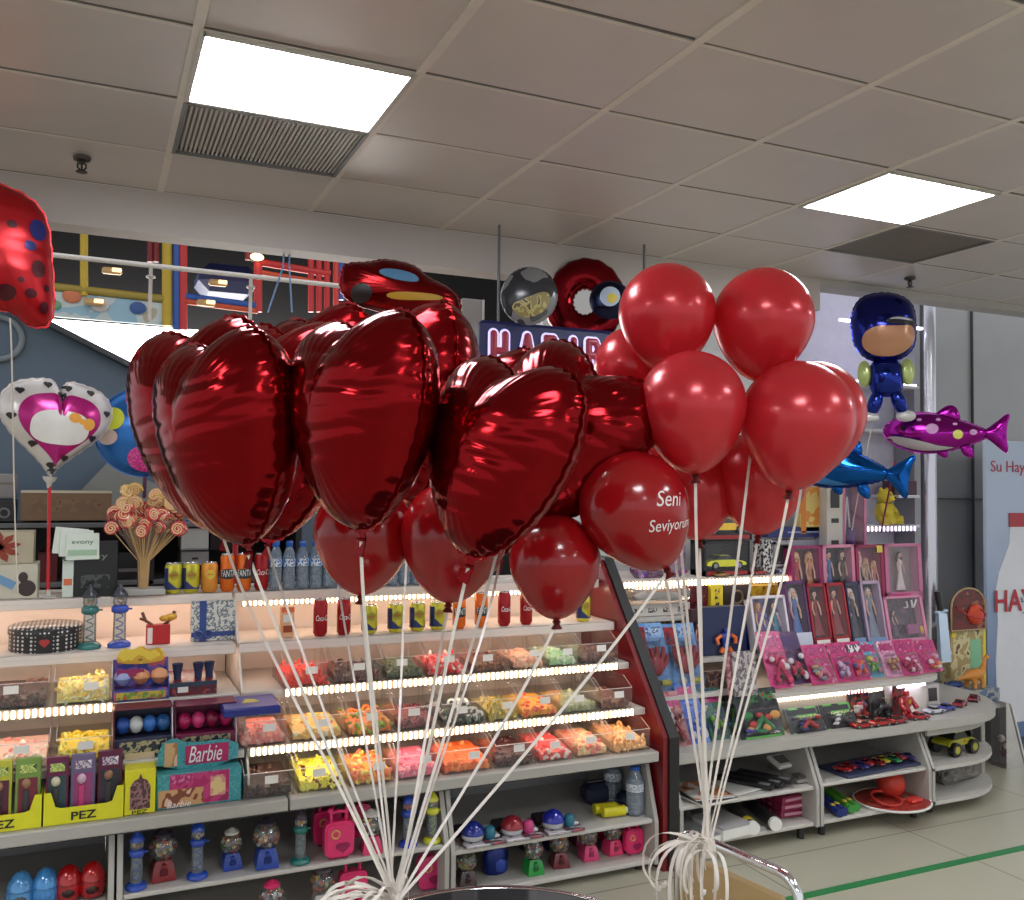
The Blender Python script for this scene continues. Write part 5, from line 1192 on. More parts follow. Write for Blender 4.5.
def windowbox(name, label, cat, x0, x1, ytop, Y, z, d, frame, back, lean=.12, dolls=(), foot=None, head=None, fr=.10, rz=0., badge=None):
    xc, w_ = span(x0, x1, Y, z); w_ -= .003; h = (Zat((x0+x1)/2, ytop, Y)-z)/max(.5, math.cos(lean))
    t = T(name, label, cat, (xc, Y, z+.001), rz, None, -lean); fm = mat(frame, .35, var=.12, scale=50); f = max(.006, w_*fr)
    hb, ht = (foot or .06)*h, (head or .05)*h
    b = MB(); b.box((0, d/2, hb/2), (w_, d, hb)); b.box((0, d/2, h-ht/2), (w_, d, ht))
    for s in (-1, 1): b.box((s*(w_-f)/2, d/2, h/2), (f, d, h))
    b.build('box_frame', fm, t); MB().box((0, d-.002, h/2), (w_-.004, .004, h-.004)).build('back_card', back, t)
    MB().box((0, .003, (hb+h-ht)/2), (w_-2*f, .001, h-hb-ht)).build('window', clear((252, 251, 252), .045, .008), t)
    n = len(dolls)
    for i, dl in enumerate(dolls): doll(t, ((i-(n-1)/2)*w_*.86/max(1, n)), d*.5, hb, (h-hb-ht)*(dl[2] if len(dl) > 2 else .95), dl[0], dl[1], long=True)
    if badge: panel(t, 'badge', badge[0]*w_, badge[1]*h, badge[2]*w_, badge[3]*h, badge[4])
    return t, w_, h
PKB = printed((150, 40, 90), (120, 30, 76), (176, 70, 116), 30)
def wb(label, *a, **k): return windowbox('doll_box', label, 'doll box', *a, **k)
DK = mat((40, 32, 50), .4)
# top doll row
Y1 = 3.80; z = S3Z+.002
wb('wine pink doll box with two blonde dolls, first in the upper doll row', 793, 824, 546, Y1, z, .06, (140, 34, 86), mat((96, 40, 60), .4), dolls=(((190, 60, 60), (214, 160, 90)), ((196, 130, 80), (206, 150, 90))), lean=.06)
wb('pink framed doll box with a blue and a dark doll in the upper row', 825, 857, 545, Y1, z, .06, (206, 130, 156), mat((50, 40, 50), .4), dolls=(((70, 100, 160), (40, 34, 40)), ((60, 56, 44), (60, 40, 30))), lean=.06, foot=.1)
wb('crimson doll box with three little dolls and a yellow tag', 858, 886, 545, Y1, z, .06, (150, 30, 76), mat((130, 40, 84), .4), dolls=(((206, 190, 190), (230, 210, 190)), ((170, 150, 130), (196, 160, 110), .8), ((196, 110, 120), (200, 150, 100), .75)), lean=.06, badge=(.36, .92, .2, .12, mat((226, 206, 80), .4)))
wb('large pale pink doll box with one doll in white, last in the upper doll row', 887, 924, 544, Y1, z-.0, .06, (196, 116, 150), mat((150, 132, 134), .4), dolls=(((226, 214, 210), (50, 36, 34), .9),), lean=.06, foot=.16, badge=(-.1, .09, .5, .08, mat((206, 60, 130), .4)))
# middle doll row
Y2 = 3.632; z = S2Z+.002
wb('white framed box with two gowned dolls behind the ribbons', 757, 793, 597, Y2, z, .05, (214, 206, 216), printed((120, 120, 170), (70, 60, 110), (150, 140, 180), 20), dolls=(((120, 70, 130), (170, 100, 60)), ((30, 130, 150), (60, 40, 40))), lean=.22, fr=.06)
wb('purple doll box with a blue dress doll and white badge, middle row', 793, 814, 582, Y2, z, .05, (90, 50, 96), DK, dolls=(((76, 110, 170), (206, 196, 190)),), lean=.2, badge=(.1, .14, .8, .2, mat((196, 200, 216), .4)))
wb('red doll box with a dark red doll, left one of the red pair', 815, 834, 585, Y2, z, .05, (150, 20, 40), mat((70, 26, 36), .4), dolls=(((130, 26, 34), (40, 30, 34)),), lean=.2, foot=.16, badge=(0, .08, .7, .08, PAPER))
wb('red doll box with a grey and red doll, right one of the red pair', 835, 853, 584, Y2, z, .05, (160, 24, 34), mat((66, 40, 44), .4), dolls=(((140, 40, 44), (60, 50, 56)),), lean=.2, foot=.16, badge=(0, .08, .7, .08, PAPER))
wb('navy doll box with a black and white doll, next to the red pair', 854, 868, 583, Y2, z, .05, (52, 50, 84), mat((30, 28, 40), .4), dolls=(((50, 50, 60), (226, 220, 220)),), lean=.2, badge=(0, .07, .8, .08, mat((120, 150, 190), .4)))
wb('navy doll box with a silver gown doll, beside the pink play set', 869, 889, 582, Y2, z, .05, (176, 150, 176), mat((40, 36, 56), .4), dolls=(((120, 130, 150), (150, 140, 140)),), lean=.2, badge=(0, .06, .8, .07, mat((120, 150, 190), .4)))
t, w_, h = wb('wide pink framed dark play set box with white letters at the top', 890, 929, 597, Y2, z, .05, (206, 130, 160), printed((60, 44, 56), (84, 60, 76), (110, 60, 90), 40), lean=.2, fr=.07)
b = MB(); b.tube([(w_*.12, .01, h*.88), (w_*.12, .01, h*.74), (w_*.03, .01, h*.74)], .005).tube([(w_*.25, .01, h*.9), (w_*.25, .01, h*.72)], .005).tube([(w_*.38, .01, h*.9), (w_*.28, .01, h*.74)], .005); b.build('white_letters', PAPER, t)
doll(t, -w_*.22, .025, h*.1, h*.6, (90, 70, 100), (60, 50, 60)); b = MB().box((w_*.2, .02, h*.25), (w_*.3, .02, h*.22), 0, .004); b.build('toy_furniture', mat((150, 60, 120), .4), t); MB().ball((w_*.40, .01, h*.22), (.014, .008, .022)).build('yellow_toy', mat((214, 180, 70), .4), t)
# low pink row of carded toys
def carded(label, x0, x1, ytop, Y, z, card, bub, lean=.45, name='carded_toy', cat='toy pack', rz=0., fig=True, top=None):
    xc, w_ = span(x0, x1, Y, z); w_ -= .003; h = (Zat((x0+x1)/2, ytop, Y+.05)-z)/max(.45, math.cos(lean))
    t = T(name, label, cat, (xc, Y, z+.001), rz, None, -lean)
    MB().box((0, .006, h/2), (w_, .003, h), 0, .001).build('card', card, t)
    b = MB(); rr = random.Random(int(x0*13+ytop)); n = len(bub)
    for i in range(9):
        b.ball((rr.uniform(-.32, .32)*w_, -.012, h*rr.uniform(.12, .52)), (w_*rr.uniform(.07, .14), .012, h*rr.uniform(.04, .09)), rr.randrange(n), 10, 7)
    b.tube([(-w_*.2, -.012, h*.15), (0, -.014, h*.4), (w_*.2, -.012, h*.16)], w_*.06, 0, 8)
    b.build('toy_parts', [mat(c, .35) for c in bub], t, kind='stuff')
    MB().box((0, -.012, h*.34), (w_*.84, .034, h*.56), 0, .012).build('blister', clear((248, 247, 249), .07, .015), t)
    panel(t, 'title_band', 0, h*.82, w_*.8, h*.2, top or printed((176, 60, 116), (150, 40, 96), (206, 150, 176), 34), .004)
    return t
z = S1Z+.012; Y3 = 3.47
pk = printed((196, 60, 120), (170, 40, 100), (216, 120, 160), 28)
carded('magenta carded doll toy with white dots, first in the low pink row', 772, 796, 633, Y3, z, pk, [(196, 40, 90), (226, 214, 214), (40, 30, 36)])
carded('dark purple carded doll toy beside the magenta one', 789, 813, 633, Y3+.03, z+.004, printed((60, 30, 80), (84, 40, 90), (150, 40, 90), 28), [(176, 40, 70), (226, 216, 216), (40, 30, 36)], top=mat((60, 30, 90), .4))
carded('wide pink pack with two little dolls, third in the low pink row', 813, 838, 645, Y3, z, pk, [(206, 120, 140), (120, 150, 150), (196, 160, 120)])
carded('pink pack with a lilac doll, fourth in the low pink row', 839, 856, 643, Y3, z, pk, [(206, 180, 206), (120, 100, 140)])
carded('pink pack with an orange and blue toy, fifth in the low pink row', 855, 873, 642, Y3, z, pk, [(226, 120, 60), (80, 110, 170), (206, 60, 80)], top=printed((226, 220, 224), (60, 50, 60), None, 60))
carded('sky blue carded toy among the pink packs', 867, 886, 642, Y3+.02, z+.003, printed((90, 150, 180), (120, 170, 196), (200, 100, 140), 20), [(120, 170, 90), (216, 190, 90), (206, 120, 150)])
carded('pale pink pack with a brown doll right of the sky blue card', 888, 905, 641, Y3, z, printed((206, 150, 180), (190, 120, 160), (226, 200, 210), 26), [(150, 100, 80), (206, 160, 120)])
carded('pink pack with magenta tea set pieces, next to last in the low row', 904, 925, 640, Y3, z, pk, [(170, 30, 80), (140, 30, 70), (226, 190, 206)])
carded('pink pack with red pieces, last in the low row under the toy sword', 925, 945, 640, Y3+.02, z, pk, [(206, 50, 60), (226, 160, 80), (226, 200, 210)])
# counter row, left part
z = TZ; YC = 3.40
BC = printed((120, 160, 206), (96, 140, 196), (150, 190, 220), 16)
def handcard(label, x0, x1, ytop, Y, z):
    xc, w_ = span(x0, x1, Y, z); h = (Zat((x0+x1)/2, ytop, Y+.05)-z)/.93; t = T('glove_toy', label, 'toy pack', (xc, Y, z+.001), 0, None, -.3)
    MB().box((0, .006, h/2), (w_, .003, h), 0, .001).build('card', BC, t)
    rd = mat((140, 24, 36), .35)
    b = MB(); b.ball((0, -.016, h*.40), (w_*.25, .022, h*.15))
    for k, (dx, dz, L) in enumerate(((-.24, .42, .26), (-.10, .46, .30), (.08, .47, .30), (.22, .42, .24))): b.tube([(dx*w_*.8, -.016, h*dz), (dx*w_*1.3, -.022, h*(dz+L*.6)), (dx*w_*1.35, -.03, h*(dz+L*(.95 if k != 1 and k != 2 else .55)))], [w_*.085, w_*.075, w_*.05], 0, 8)
    b.tube([(w_*.2, -.016, h*.36), (w_*.36, -.02, h*.44), (w_*.40, -.03, h*.54)], [w_*.09, w_*.08, w_*.05], 0, 8); b.build('red_glove', rd, t)
    b = MB().ball((-w_*.18, -.022, h*.15), (.020, .016, .020)); b.build('silver_launcher', mat((190, 186, 190), .25, .5), t); MB().cyl((w_*.05, -.02, h*.15), (w_*.36, -.02, h*.15), .014).build('yellow_canister', mat((170, 160, 60), .35), t)
    panel(t, 'title_band', w_*.15, h*.88, w_*.55, h*.12, printed((150, 176, 206), (60, 80, 130), (200, 206, 216), 50), .004); panel(t, 'figure_print', -w_*.3, h*.82, w_*.3, h*.26, printed((150, 30, 40), (120, 24, 36), (40, 30, 60), 40), .004)
    MB().box((0, -.018, h*.42), (w_*.92, .045, h*.72), 0, .012).build('blister', clear((246, 248, 250), .07, .015), t)
LSZ = .67
handcard('carded red toy glove on a sky blue card, nearest the black divider edge', 645, 673, 626, 3.54, LSZ); handcard('carded red toy glove on a sky blue card, right of its twin', 672, 705, 626, 3.55, LSZ)
t = carded('long blister with a dark red toy leaning by the divider', 668, 693, 694, YC, z, printed((170, 120, 120), (140, 60, 60), (200, 180, 176), 20), [(140, 26, 34), (110, 20, 28), (60, 20, 30)], .5)
t = carded('long blister with a bright blue toy, next to the dark red one', 690, 712, 685, YC+.01, z, printed((60, 100, 190), (90, 130, 206), (40, 60, 150), 20), [(30, 60, 170), (50, 90, 200), (206, 206, 216)], .5)
t = T('paper_mask', 'white paper ghost mask peeping from behind the black divider edge', 'mask', (Xat(666, 3.46, z), 3.46, z+.10), 0, None, -.4)
MB().prism(smooth2([(-.03, .12), (.0, .13), (.02, .08), (.05, .0), (.052, -.09), (.03, -.06), (-.01, .02)], 2), lambda a, b_, y: (a, -y, b_), 0, .004).build('mask', PAPER, t); b = MB().ball((.012, -.005, .04), (.005, .002, .008)).ball((.028, -.005, .03), (.004, .002, .007)); b.build('eye_holes', BLACK, t)
carded('green and blue carded toy behind the ribbons on the toy counter', 713, 733, 690, YC+.02, z, printed((60, 110, 70), (50, 70, 110), (150, 160, 120), 30), [(120, 170, 70), (50, 60, 90), (206, 206, 196)], .5)
carded('grey and green carded toy behind the ribbons next to the superhero set', 728, 746, 688, YC+.06, z, printed((60, 60, 66), (96, 140, 80), (150, 160, 170), 30), [(90, 150, 60), (60, 110, 140)], .5)
t = carded('large green edged black toy set with small figures on the toy counter', 742, 786, 689, YC-.02, z, printed((34, 36, 40), (50, 56, 60), (60, 100, 60), 14), [(40, 130, 70), (190, 50, 44), (60, 60, 150), (220, 220, 226), (226, 160, 70)], .34, top=printed((40, 44, 46), (60, 120, 70), (160, 40, 50), 30))
MB().box((0, .002, .004), (.20, .01, .012), 0, .002).build('green_edge', mat((96, 170, 80), .4), t)
carded('flat black card with a bright green edge and red figures', 792, 828, 707, 3.37, z, printed((36, 38, 42), (96, 170, 80), (56, 56, 60), 7), [(170, 40, 44), (60, 60, 130), (40, 40, 46)], .55, top=mat((40, 40, 46), .4))
carded('flat black card with a bright green edge and a white figure', 828, 860, 703, 3.375, z, printed((36, 38, 42), (96, 170, 80), (56, 56, 60), 7), [(60, 60, 66), (226, 226, 226), (60, 130, 70)], .55, top=mat((40, 40, 46), .4))
carded('black and orange carded figure standing behind the green edged cards', 849, 872, 682, 3.455, z, printed((40, 32, 40), (176, 70, 40), (70, 60, 110), 22), [(206, 60, 50), (90, 80, 150), (220, 214, 206)], .1)
# row under the light strip, behind ribbons
def deco_lines(t, w_, h, d):
    for k in range(4): panel(t, 'print_mark', (-.36+.24*k)*w_, h*.48, w_*.14, h*.4, printed((70, 66, 66), (196, 192, 186), (130, 124, 120), 70))
carton('toy_box', 'long white toy box with dark printed pictures under the toy light strip', 'toy box', 629, 690, 604, 3.78, S3Z+.001, .10, mat((198, 192, 184), .4), deco_lines)
t = T('toy_rifle_pack', 'clear pack with a white toy lying on the long white toy box', 'toy pack', (Xat(660, 3.78, S3Z+.07), 3.775, S3Z+.072))
MB().tube([(-.15, 0, .02), (-.05, 0, .035), (.05, 0, .03), (.12, 0, .012)], [.012, .03, .026, .010], 0, 10).build('white_toy', mat((206, 200, 194), .3), t); MB().box((0, .01, .032), (.31, .09, .06), 0, .012).build('pack', clear((236, 234, 232), .2, .15), t); MB().tube([(-.1, -.03, .05), (.0, -.035, .055), (.1, -.03, .045)], .003).build('orange_cord', mat((206, 130, 70), .4), t)
t = carton('toy_box', 'gold and brown printed box peeping out above the red toy gloves', 'toy box', 636, 668, 618, 3.90, LSZ, .08, printed((196, 160, 90), (120, 80, 50), (220, 200, 150), 30), None)
t = carton('figure_box', 'dark red robot figure box under the toy light strip', 'toy box', 688, 708, 586, 3.82, S3Z+.001, .07, printed((96, 20, 28), (60, 20, 26), (150, 40, 40), 34), None); doll(t, 0, -.02, 0, .12, (120, 24, 30), (70, 20, 24), 'figure', mat((120, 40, 40), .4), False, True)
carton('toy_box', 'tan box behind the bright yellow box under the toy light strip', 'toy box', 699, 716, 586, 3.86, S3Z+.001, .06, mat((214, 166, 100), .4), None)
def yb(t, w_, h, d): panel(t, 'dark_print', 0, h*.5, w_*.35, h*.75, printed((60, 50, 40), (226, 200, 50), (120, 90, 40), 40))
carton('toy_box', 'bright yellow upright box under the toy light strip', 'toy box', 711, 723, 585, 3.80, S3Z+.001, .06, mat((230, 204, 50), .4), yb)
def ringp(t, w_, h, d): MB().torus((0, -.002, h*.5), h*.26, .006, 0, 24, 6, M=rot('X', PI/2)).build('ring_print', mat((120, 100, 76), .4), t)
carton('toy_box', 'dark brown box with a ring mark under the toy light strip', 'toy box', 724, 750, 585, 3.84, S3Z+.001, .08, mat((54, 42, 36), .4), ringp)
carton('toy_box', 'mustard yellow box beside the ring marked box', 'toy box', 751, 786, 585, 3.90, S3Z+.001, .08, printed((196, 170, 60), (170, 140, 50), (90, 76, 40), 22), None)
t = carton('figure_box', 'navy figure box with orange and blue transforming toy behind the ribbons', 'toy box', 702, 746, 607, 3.66, S2Z+.001, .06, mat((34, 44, 80), .35), None)
b = MB(); b.box((0, -.012, .08), (.05, .02, .05), 0, .006).box((0, -.012, .045), (.035, .02, .03), 0, .005)
for s in (-1, 1): b.tube([(s*.03, -.014, .095), (s*.055, -.016, .08), (s*.05, -.02, .055)], .010, 1, 8).tube([(s*.015, -.014, .035), (s*.03, -.014, .012)], .012, 1, 8)
b.box((0, -.014, .115), (.02, .016, .02), 0, .004); b.build('robot_figure', [mat((40, 60, 150), .3), mat((226, 110, 50), .35)], t)
t = carton('figure_box', 'narrow dark box with a red doll figure beside the navy figure box', 'toy box', 691, 702, 610, 3.67, S2Z+.001, .04, mat((56, 24, 34), .4), None); doll(t, 0, -.015, .0, .17, (150, 40, 40), (60, 30, 30), 'figure', SKIN, True, True)
t = carton('figure_box', 'blue box with an orange toy next to the white framed doll box', 'toy box', 744, 757, 608, 3.72, S2Z+.001, .05, mat((40, 60, 130), .35), None); MB().ball((0, -.01, .09), (.02, .014, .03)).build('orange_toy', mat((226, 110, 50), .4), t)
carton('toy_card', 'white card with black pictures in front of the pink lit riser', 'toy pack', 735, 758, 652, 3.43, S1Z+.004, .012, printed((176, 166, 166), (96, 90, 94), (140, 130, 130), 40), None, .1)
carton('toy_card', 'small pink printed card in front of the pink lit riser', 'toy pack', 729, 740, 654, 3.45, S1Z+.004, .012, printed((206, 150, 150), (150, 90, 100), None, 40), None, .1)
carton('dark_pack', 'black and silver toy pack under the white picture card', 'toy pack', 733, 755, 675, 3.55, TZ+.002, .03, printed((34, 36, 42), (84, 90, 96), (50, 64, 84), 34), None, .15)
carton('dark_pack', 'brown and black toy pack behind the blue blister', 'toy pack', 712, 733, 672, 3.52, TZ+.002, .03, printed((60, 44, 44), (120, 90, 80), (36, 34, 36), 34), None, .15)
# cars
def car(t, L, c, x=0, y=0, z=0, big=1., fl=1, stripe=None):
    q = lambda pts: [(a*L*fl+x, b_*L+z) for a, b_ in pts]; W = L*.40
    MB().prism(smooth2(q([(-.5, .07), (-.5, .15), (-.36, .19), (-.20, .21), (.28, .21), (.46, .18), (.5, .13), (.5, .07)]), 2), lambda a, b_, w_: (a, y+w_, b_), -W/2, W/2, sm=True).build('car_body', mat(c, .2, .1, coat=.6), t)
    MB().prism(smooth2(q([(-.22, .20), (-.10, .29), (.12, .30), (.30, .20)]), 2), lambda a, b_, w_: (a, y+w_, b_), -W*.42, W*.42, sm=True).build('windows', mat((24, 26, 30), .1), t)
    MB().prism(smooth2(q([(-.10, .285), (-.08, .305), (.10, .312), (.14, .29)]), 1), lambda a, b_, w_: (a, y+w_, b_), -W*.38, W*.38).build('roof', mat(c, .2, .1, coat=.6), t)
    for a in (-.31, .30):
        for s in (-1, 1):
            b = MB(); cx = a*L*fl+x; b.cyl((cx, y+s*W*.36, z+.085*L*big), (cx, y+s*W*.53, z+.085*L*big), .085*L*big, None, 0, 18); b.cyl((cx, y+s*W*.50, z+.085*L*big), (cx, y+s*W*.545, z+.085*L*big), .048*L*big, None, 1, 12); b.build('wheel', [BLACK, mat((150, 150, 152), .3, .6)], t)
def carbox(label, x0, x1, ytop, Y, z, c, bg=(30, 28, 32), word=None, fl=1, wc=(150, 40, 40)):
    t, w_, h = windowbox('car_box', label, 'toy car box', x0, x1, ytop, Y, z, .12, bg, mat((40, 38, 42), .4), lean=0., foot=.16, head=.08, fr=.03)
    car(t, min(w_*.86, .26), c, 0, .05, h*.17, fl=fl); panel(t, 'print_band', 0, h*.08, w_*.9, h*.10, mat(wc, .35))
    if word: text(word, h*.085, PAPER, t, (0, -.003, h*.08), width=w_*.5)
    return w_, h
z = LZ4-.010; YT = 3.87
carbox('black toy car box with a yellow green sports car, lower of the stack', 704, 750, 541, YT, z, (206, 206, 40), fl=-1)
ZB = Zat(730, 541, YT)
carbox('black toy car box with a golden yellow sports car, upper of the stack', 702, 752, 502, YT+.01, ZB+.003, (226, 180, 36))
carbox('grey toy car box with a white police car, lettered POLIS', 775, 792, 542, YT-.01, z, (222, 222, 226), (150, 150, 156), 'POLIS', wc=(36, 50, 90))
carton('toy_box', 'black and white checked toy box between two toy car boxes', 'toy box', 763, 774, 540, YT+.01, z, .08, printed((30, 28, 30), (200, 198, 196), None, 60), None)
t = T('toy_car', 'small dark red toy car in front of the checked toy box', 'toy car', (Xat(760, 3.85, z), 3.865, z), .1); car(t, .10, (170, 40, 34))
t = T('toy_car', 'thin red and gold toy gun car on the shelf edge under the yellow cars', 'toy car', (Xat(722, 3.84, z), 3.848, z), 0); car(t, .085, (170, 120, 50))
carton('toy_box', 'long navy box lying behind the white police car box', 'toy box', 768, 832, 527, 4.02, LZ4+.17, .08, mat((36, 44, 100), .35), lambda t, w_, h, d: panel(t, 'pale_stripe', w_*.1, h*.5, w_*.6, .008, mat((150, 160, 200), .4)))
carton('toy_box', 'grey box that holds up the long navy box behind the police car', 'toy box', 776, 826, 540, 4.02, LZ4-.008, .08, mat((150, 148, 156), .4), None)
t = T('toy_bag', 'clear bag packed with pink and purple toy pieces beside the divider top', 'toy pack', (Xat(664, 3.88, z), 3.92, z))
b = MB(); rr = random.Random(9)
for i in range(80):
    u = rr.random(); b.ball((rr.uniform(-.15, .13)*(1-.25*u), rr.uniform(-.035, .035), .018+u*.17), (rr.uniform(.012, .02),)*3 if rr.random() < .6 else (.03, .01, .012), rr.randrange(4), 8, 6)
b.build('toy_pieces', [mat(c, .3) for c in ((176, 60, 150), (214, 110, 180), (200, 170, 210), (120, 60, 160))], t, kind='stuff')
MB().box((-.01, 0, .095), (.31, .09, .19), 0, .03).build('bag', clear((240, 225, 240), .2, .08), t)
carton('toy_box', 'yellow lit picture board behind the red balloon knots', 'toy box', 800, 824, 487, 4.02, LZ4+.19, .03, printed((236, 206, 120), (230, 150, 60), (240, 226, 180), 9), lambda t, w_, h, d: panel(t, 'orange_stripe', -w_*.36, h*.5, w_*.2, h, mat((230, 140, 50), .4)))
# cleaner toy box, teddy etc
t, w_, h = windowbox('toy_box', 'tall toy box with a purple toy vacuum cleaner and a white picture column', 'toy box', 843, 867, 480, 3.97, LZ4-.01, .10, (196, 120, 150), mat((110, 70, 120), .4), lean=0., foot=.06)
b = MB(); b.cyl((.0, .04, h*.12), (.0, .04, h*.42), .028, .030); b.ball((0, .04, h*.43), (.030, .030, .018)); b.build('toy_cleaner', mat((90, 30, 120), .3), t); MB().tube([(-.05, .04, h*.1), (-.045, .03, h*.5), (-.03, .03, h*.8), (0, .04, h*.45)], .006, 0, 8).build('white_hose', PAPER, t); b = MB().ball((-.01, .012, h*.2), .006).ball((.012, .012, h*.2), .006); b.build('buttons', mat((206, 190, 214), .3), t)
carton('toy_box', 'white printed picture column of the toy cleaner, leaning before its box', 'toy box', 827, 843, 479, 3.96, LZ4-.01, .10, mat((214, 208, 198), .4), lambda t, w_, h, d: [panel(t, 'picture_mark', 0, h*(.78-.24*k), w_*(.55-.1*(k > 0)), h*(.2 if k == 0 else .05), mat((60, 56, 56), .4)) for k in range(4)])
t = T('toy_badge', 'small white toy wheel badge at the corner of the vacuum toy box', 'toy', (Xat(863, 3.94, LZ4), 3.945, LZ4+.04)); MB().cyl((0, 0, 0), (0, .012, 0), .032, None, 0, 24).build('disc', PAPER, t); MB().cyl((0, -.002, 0), (0, .004, 0), .016, None, 0, 16).build('hub', BLACK, t)
def teddy(label, px, Y, z, h, c):
    t = T('teddy_bear', label, 'teddy bear', (Xat(px, Y, z), Y, z), .35); s = h/.24; f = mat(c, .9, bump=.6, bscale=160)
    b = MB(); b.ball((0, 0, .075*s), (.062*s, .055*s, .075*s), 0, 18, 12); b.ball((0, -.008*s, .172*s), (.052*s, .048*s, .048*s), 0, 18, 12); b.build('body', f, t)
    for q in (-1, 1):
        MB().ball((q*.040*s, 0, .213*s), (.017*s, .010*s, .017*s), 0).build('ear', f, t)
        MB().tube([(q*.052*s, -.01*s, .120*s), (q*.075*s, -.030*s, .085*s), (q*.058*s, -.055*s, .058*s)], [.022*s, .022*s, .018*s], 0, 10).build('arm', f, t)
        MB().tube([(q*.040*s, -.01*s, .030*s), (q*.062*s, -.05*s, .028*s), (q*.070*s, -.088*s, .032*s)], [.030*s, .028*s, .026*s], 0, 10).build('leg', f, t)
    MB().ball((0, -.052*s, .162*s), (.022*s, .018*s, .017*s)).build('muzzle', mat([min(255, v*1.15) for v in c], .9), t); b = MB().ball((0, -.069*s, .168*s), .007*s); b.build('nose', BLACK, t)
    for q in (-1, 1): MB().ball((q*.020*s, -.050*s, .186*s), .005*s).build('eye', BLACK, t)
    MB().torus((0, 0, .135*s), .040*s, .007*s, 0, 20, 6).build('neck_ribbon', mat((150, 130, 40), .5), t)
teddy('yellow teddy bear sitting on the white shelf beside the vacuum toy box', 884, 4.18, 1.3945, .235, (206, 186, 60))
t = T('toy_plush', 'brown and gold plush toy half hidden behind the lowest pearly balloon', 'plush toy', (Xat(822, 4.1, 1.5), 4.1, 1.52)); MB().ball((0, 0, .03), (.05, .05, .06), 0, 14, 10).build('body', mat((170, 140, 60), .9, bump=.5, bscale=150), t); MB().ball((.05, -.01, .075), (.04, .04, .035)).build('head', mat((120, 96, 60), .9, bump=.5, bscale=150), t)
carton('dark_box', 'dark red box on the upper white shelf by the metal post', 'box', 895, 917, 481, 4.16, 1.575, .1, mat((70, 30, 50), .4), None)
# sword, basketball sets, dinosaur
p = aY(940, 655, 3.66); t = T('toy_sword', 'clear blue toy sword with a black grip standing behind the pink packs', 'toy sword', (Xat(948, 3.66, .62), 3.66, .665), 0, None, -.06)
MB().prism([(-.055, 0), (.02, 0), (.005, .26), (-.06, .28)], lambda a, b_, y: (a, y, b_), -.008, .008).build('blade', mat((150, 180, 214), .15, trans=.3), t); MB().box((-.03, 0, .275), (.09, .02, .014), 0, .003, M=rot('Y', -.08)).build('guard', mat((170, 196, 220), .2), t)
MB().tube([(-.035, 0, .28), (-.052, 0, .385)], [.017, .019], 0, 12).build('grip', BLACK, t)
# stuff behind the rounded end
YB = 3.98
xc, w_ = span(951, 985, YB, .8); zb0, zt0 = Zat(968, 630, YB), Zat(968, 588, YB); t = T('hoop_set', 'red basketball hoop board with an orange ball print, behind the toy sword', 'toy hoop set', (xc, YB, zb0)); h = zt0-zb0
out = [(-w_/2, 0), (w_/2, 0), (w_/2, h*.55)] + [(w_/2*math.cos(a), h*.55+h*.45*math.sin(a)) for a in [i*PI/10 for i in range(1, 10)]] + [(-w_/2, h*.55)]
MB().prism(out, lambda a, b_, y: (a, y, b_), 0, .012).build('board', printed((110, 34, 34), (84, 40, 40), (150, 90, 70), 16), t); MB().tube([(a, -.002, b_) for a, b_ in out], .006, 0, 8, True).build('edge', mat((176, 150, 110), .4), t)
b = MB().ball((w_*.2, -.004, h*.36), (w_*.22, .03, w_*.22), 0, 18, 12); b.build('ball', mat((206, 70, 40), .5), t); MB().torus((-w_*.05, -.03, h*.5), w_*.3, .005, 0, 22, 6, M=rot('X', .5)).build('ring', mat((176, 40, 44), .3), t)
carton('toy_box', 'colourful yellow edged toy box under the red hoop board', 'toy box', 951, 986, 631, 4.0, Zat(968, 690, 4.0), .08, printed((170, 150, 100), (206, 196, 150), (110, 70, 50), 16), lambda t, w_, h, d: [panel(t, 'green_print', w_*.2, h*.6, w_*.3, h*.5, mat((130, 190, 150), .4)), panel(t, 'yellow_edge', w_*.46, h*.5, w_*.08, h, mat((226, 206, 60), .4)), panel(t, 'yellow_corner', -w_*.42, h*.95, w_*.12, h*.08, mat((226, 206, 60), .4), -.003)])
st_t = T('side_rack', 'low grey rack of flat toy boxes behind the rounded counter end', 'rack', (Xat(970, 3.94, .6), 3.90, 0)); 
for s in (-1, 1): MB().box((s*.12, 0, .18), (.02, .26, .36), 0, .003).build('side_panel', mat((150, 150, 150), .5), st_t)
MB().box((0, 0, .352), (.26, .26, .02), 0, .003).build('shelf', mat((170, 170, 168), .5), st_t)
carton('toy_box', 'flat blue and grey toy box on the low rack, under the dinosaur', 'toy box', 948, 1000, 691, 3.84, .363, .18, printed((90, 110, 140), (150, 156, 150), (60, 80, 120), 14), None)
zd = Zat(973, 691, 3.84)+.001
t = T('toy_dinosaur', 'orange long-necked toy dinosaur standing on the flat toy boxes', 'toy dinosaur', (Xat(974, 3.90, zd), 3.90, zd)); om = mat((206, 136, 60), .5, bump=.3, bscale=90)
b = MB(); b.tube([(-.14, 0, .055), (-.08, 0, .068), (-.03, 0, .075), (.03, 0, .078), (.065, 0, .092), (.085, 0, .13), (.092, 0, .165), (.112, 0, .175), (.13, 0, .168)], [.004, .014, .034, .036, .024, .014, .011, .015, .007], 0, 12); b.build('body', om, t)
for x in (-.03, .035):
    for s in (-1, 1): MB().tube([(x, s*.022, .06), (x+.006, s*.028, .03), (x, s*.028, .002)], [.018, .013, .012], 0, 8).build('leg', om, t)
for s in (-1, 1): MB().ball((.112, s*.011, .181), .003).build('eye', BLACK, t)
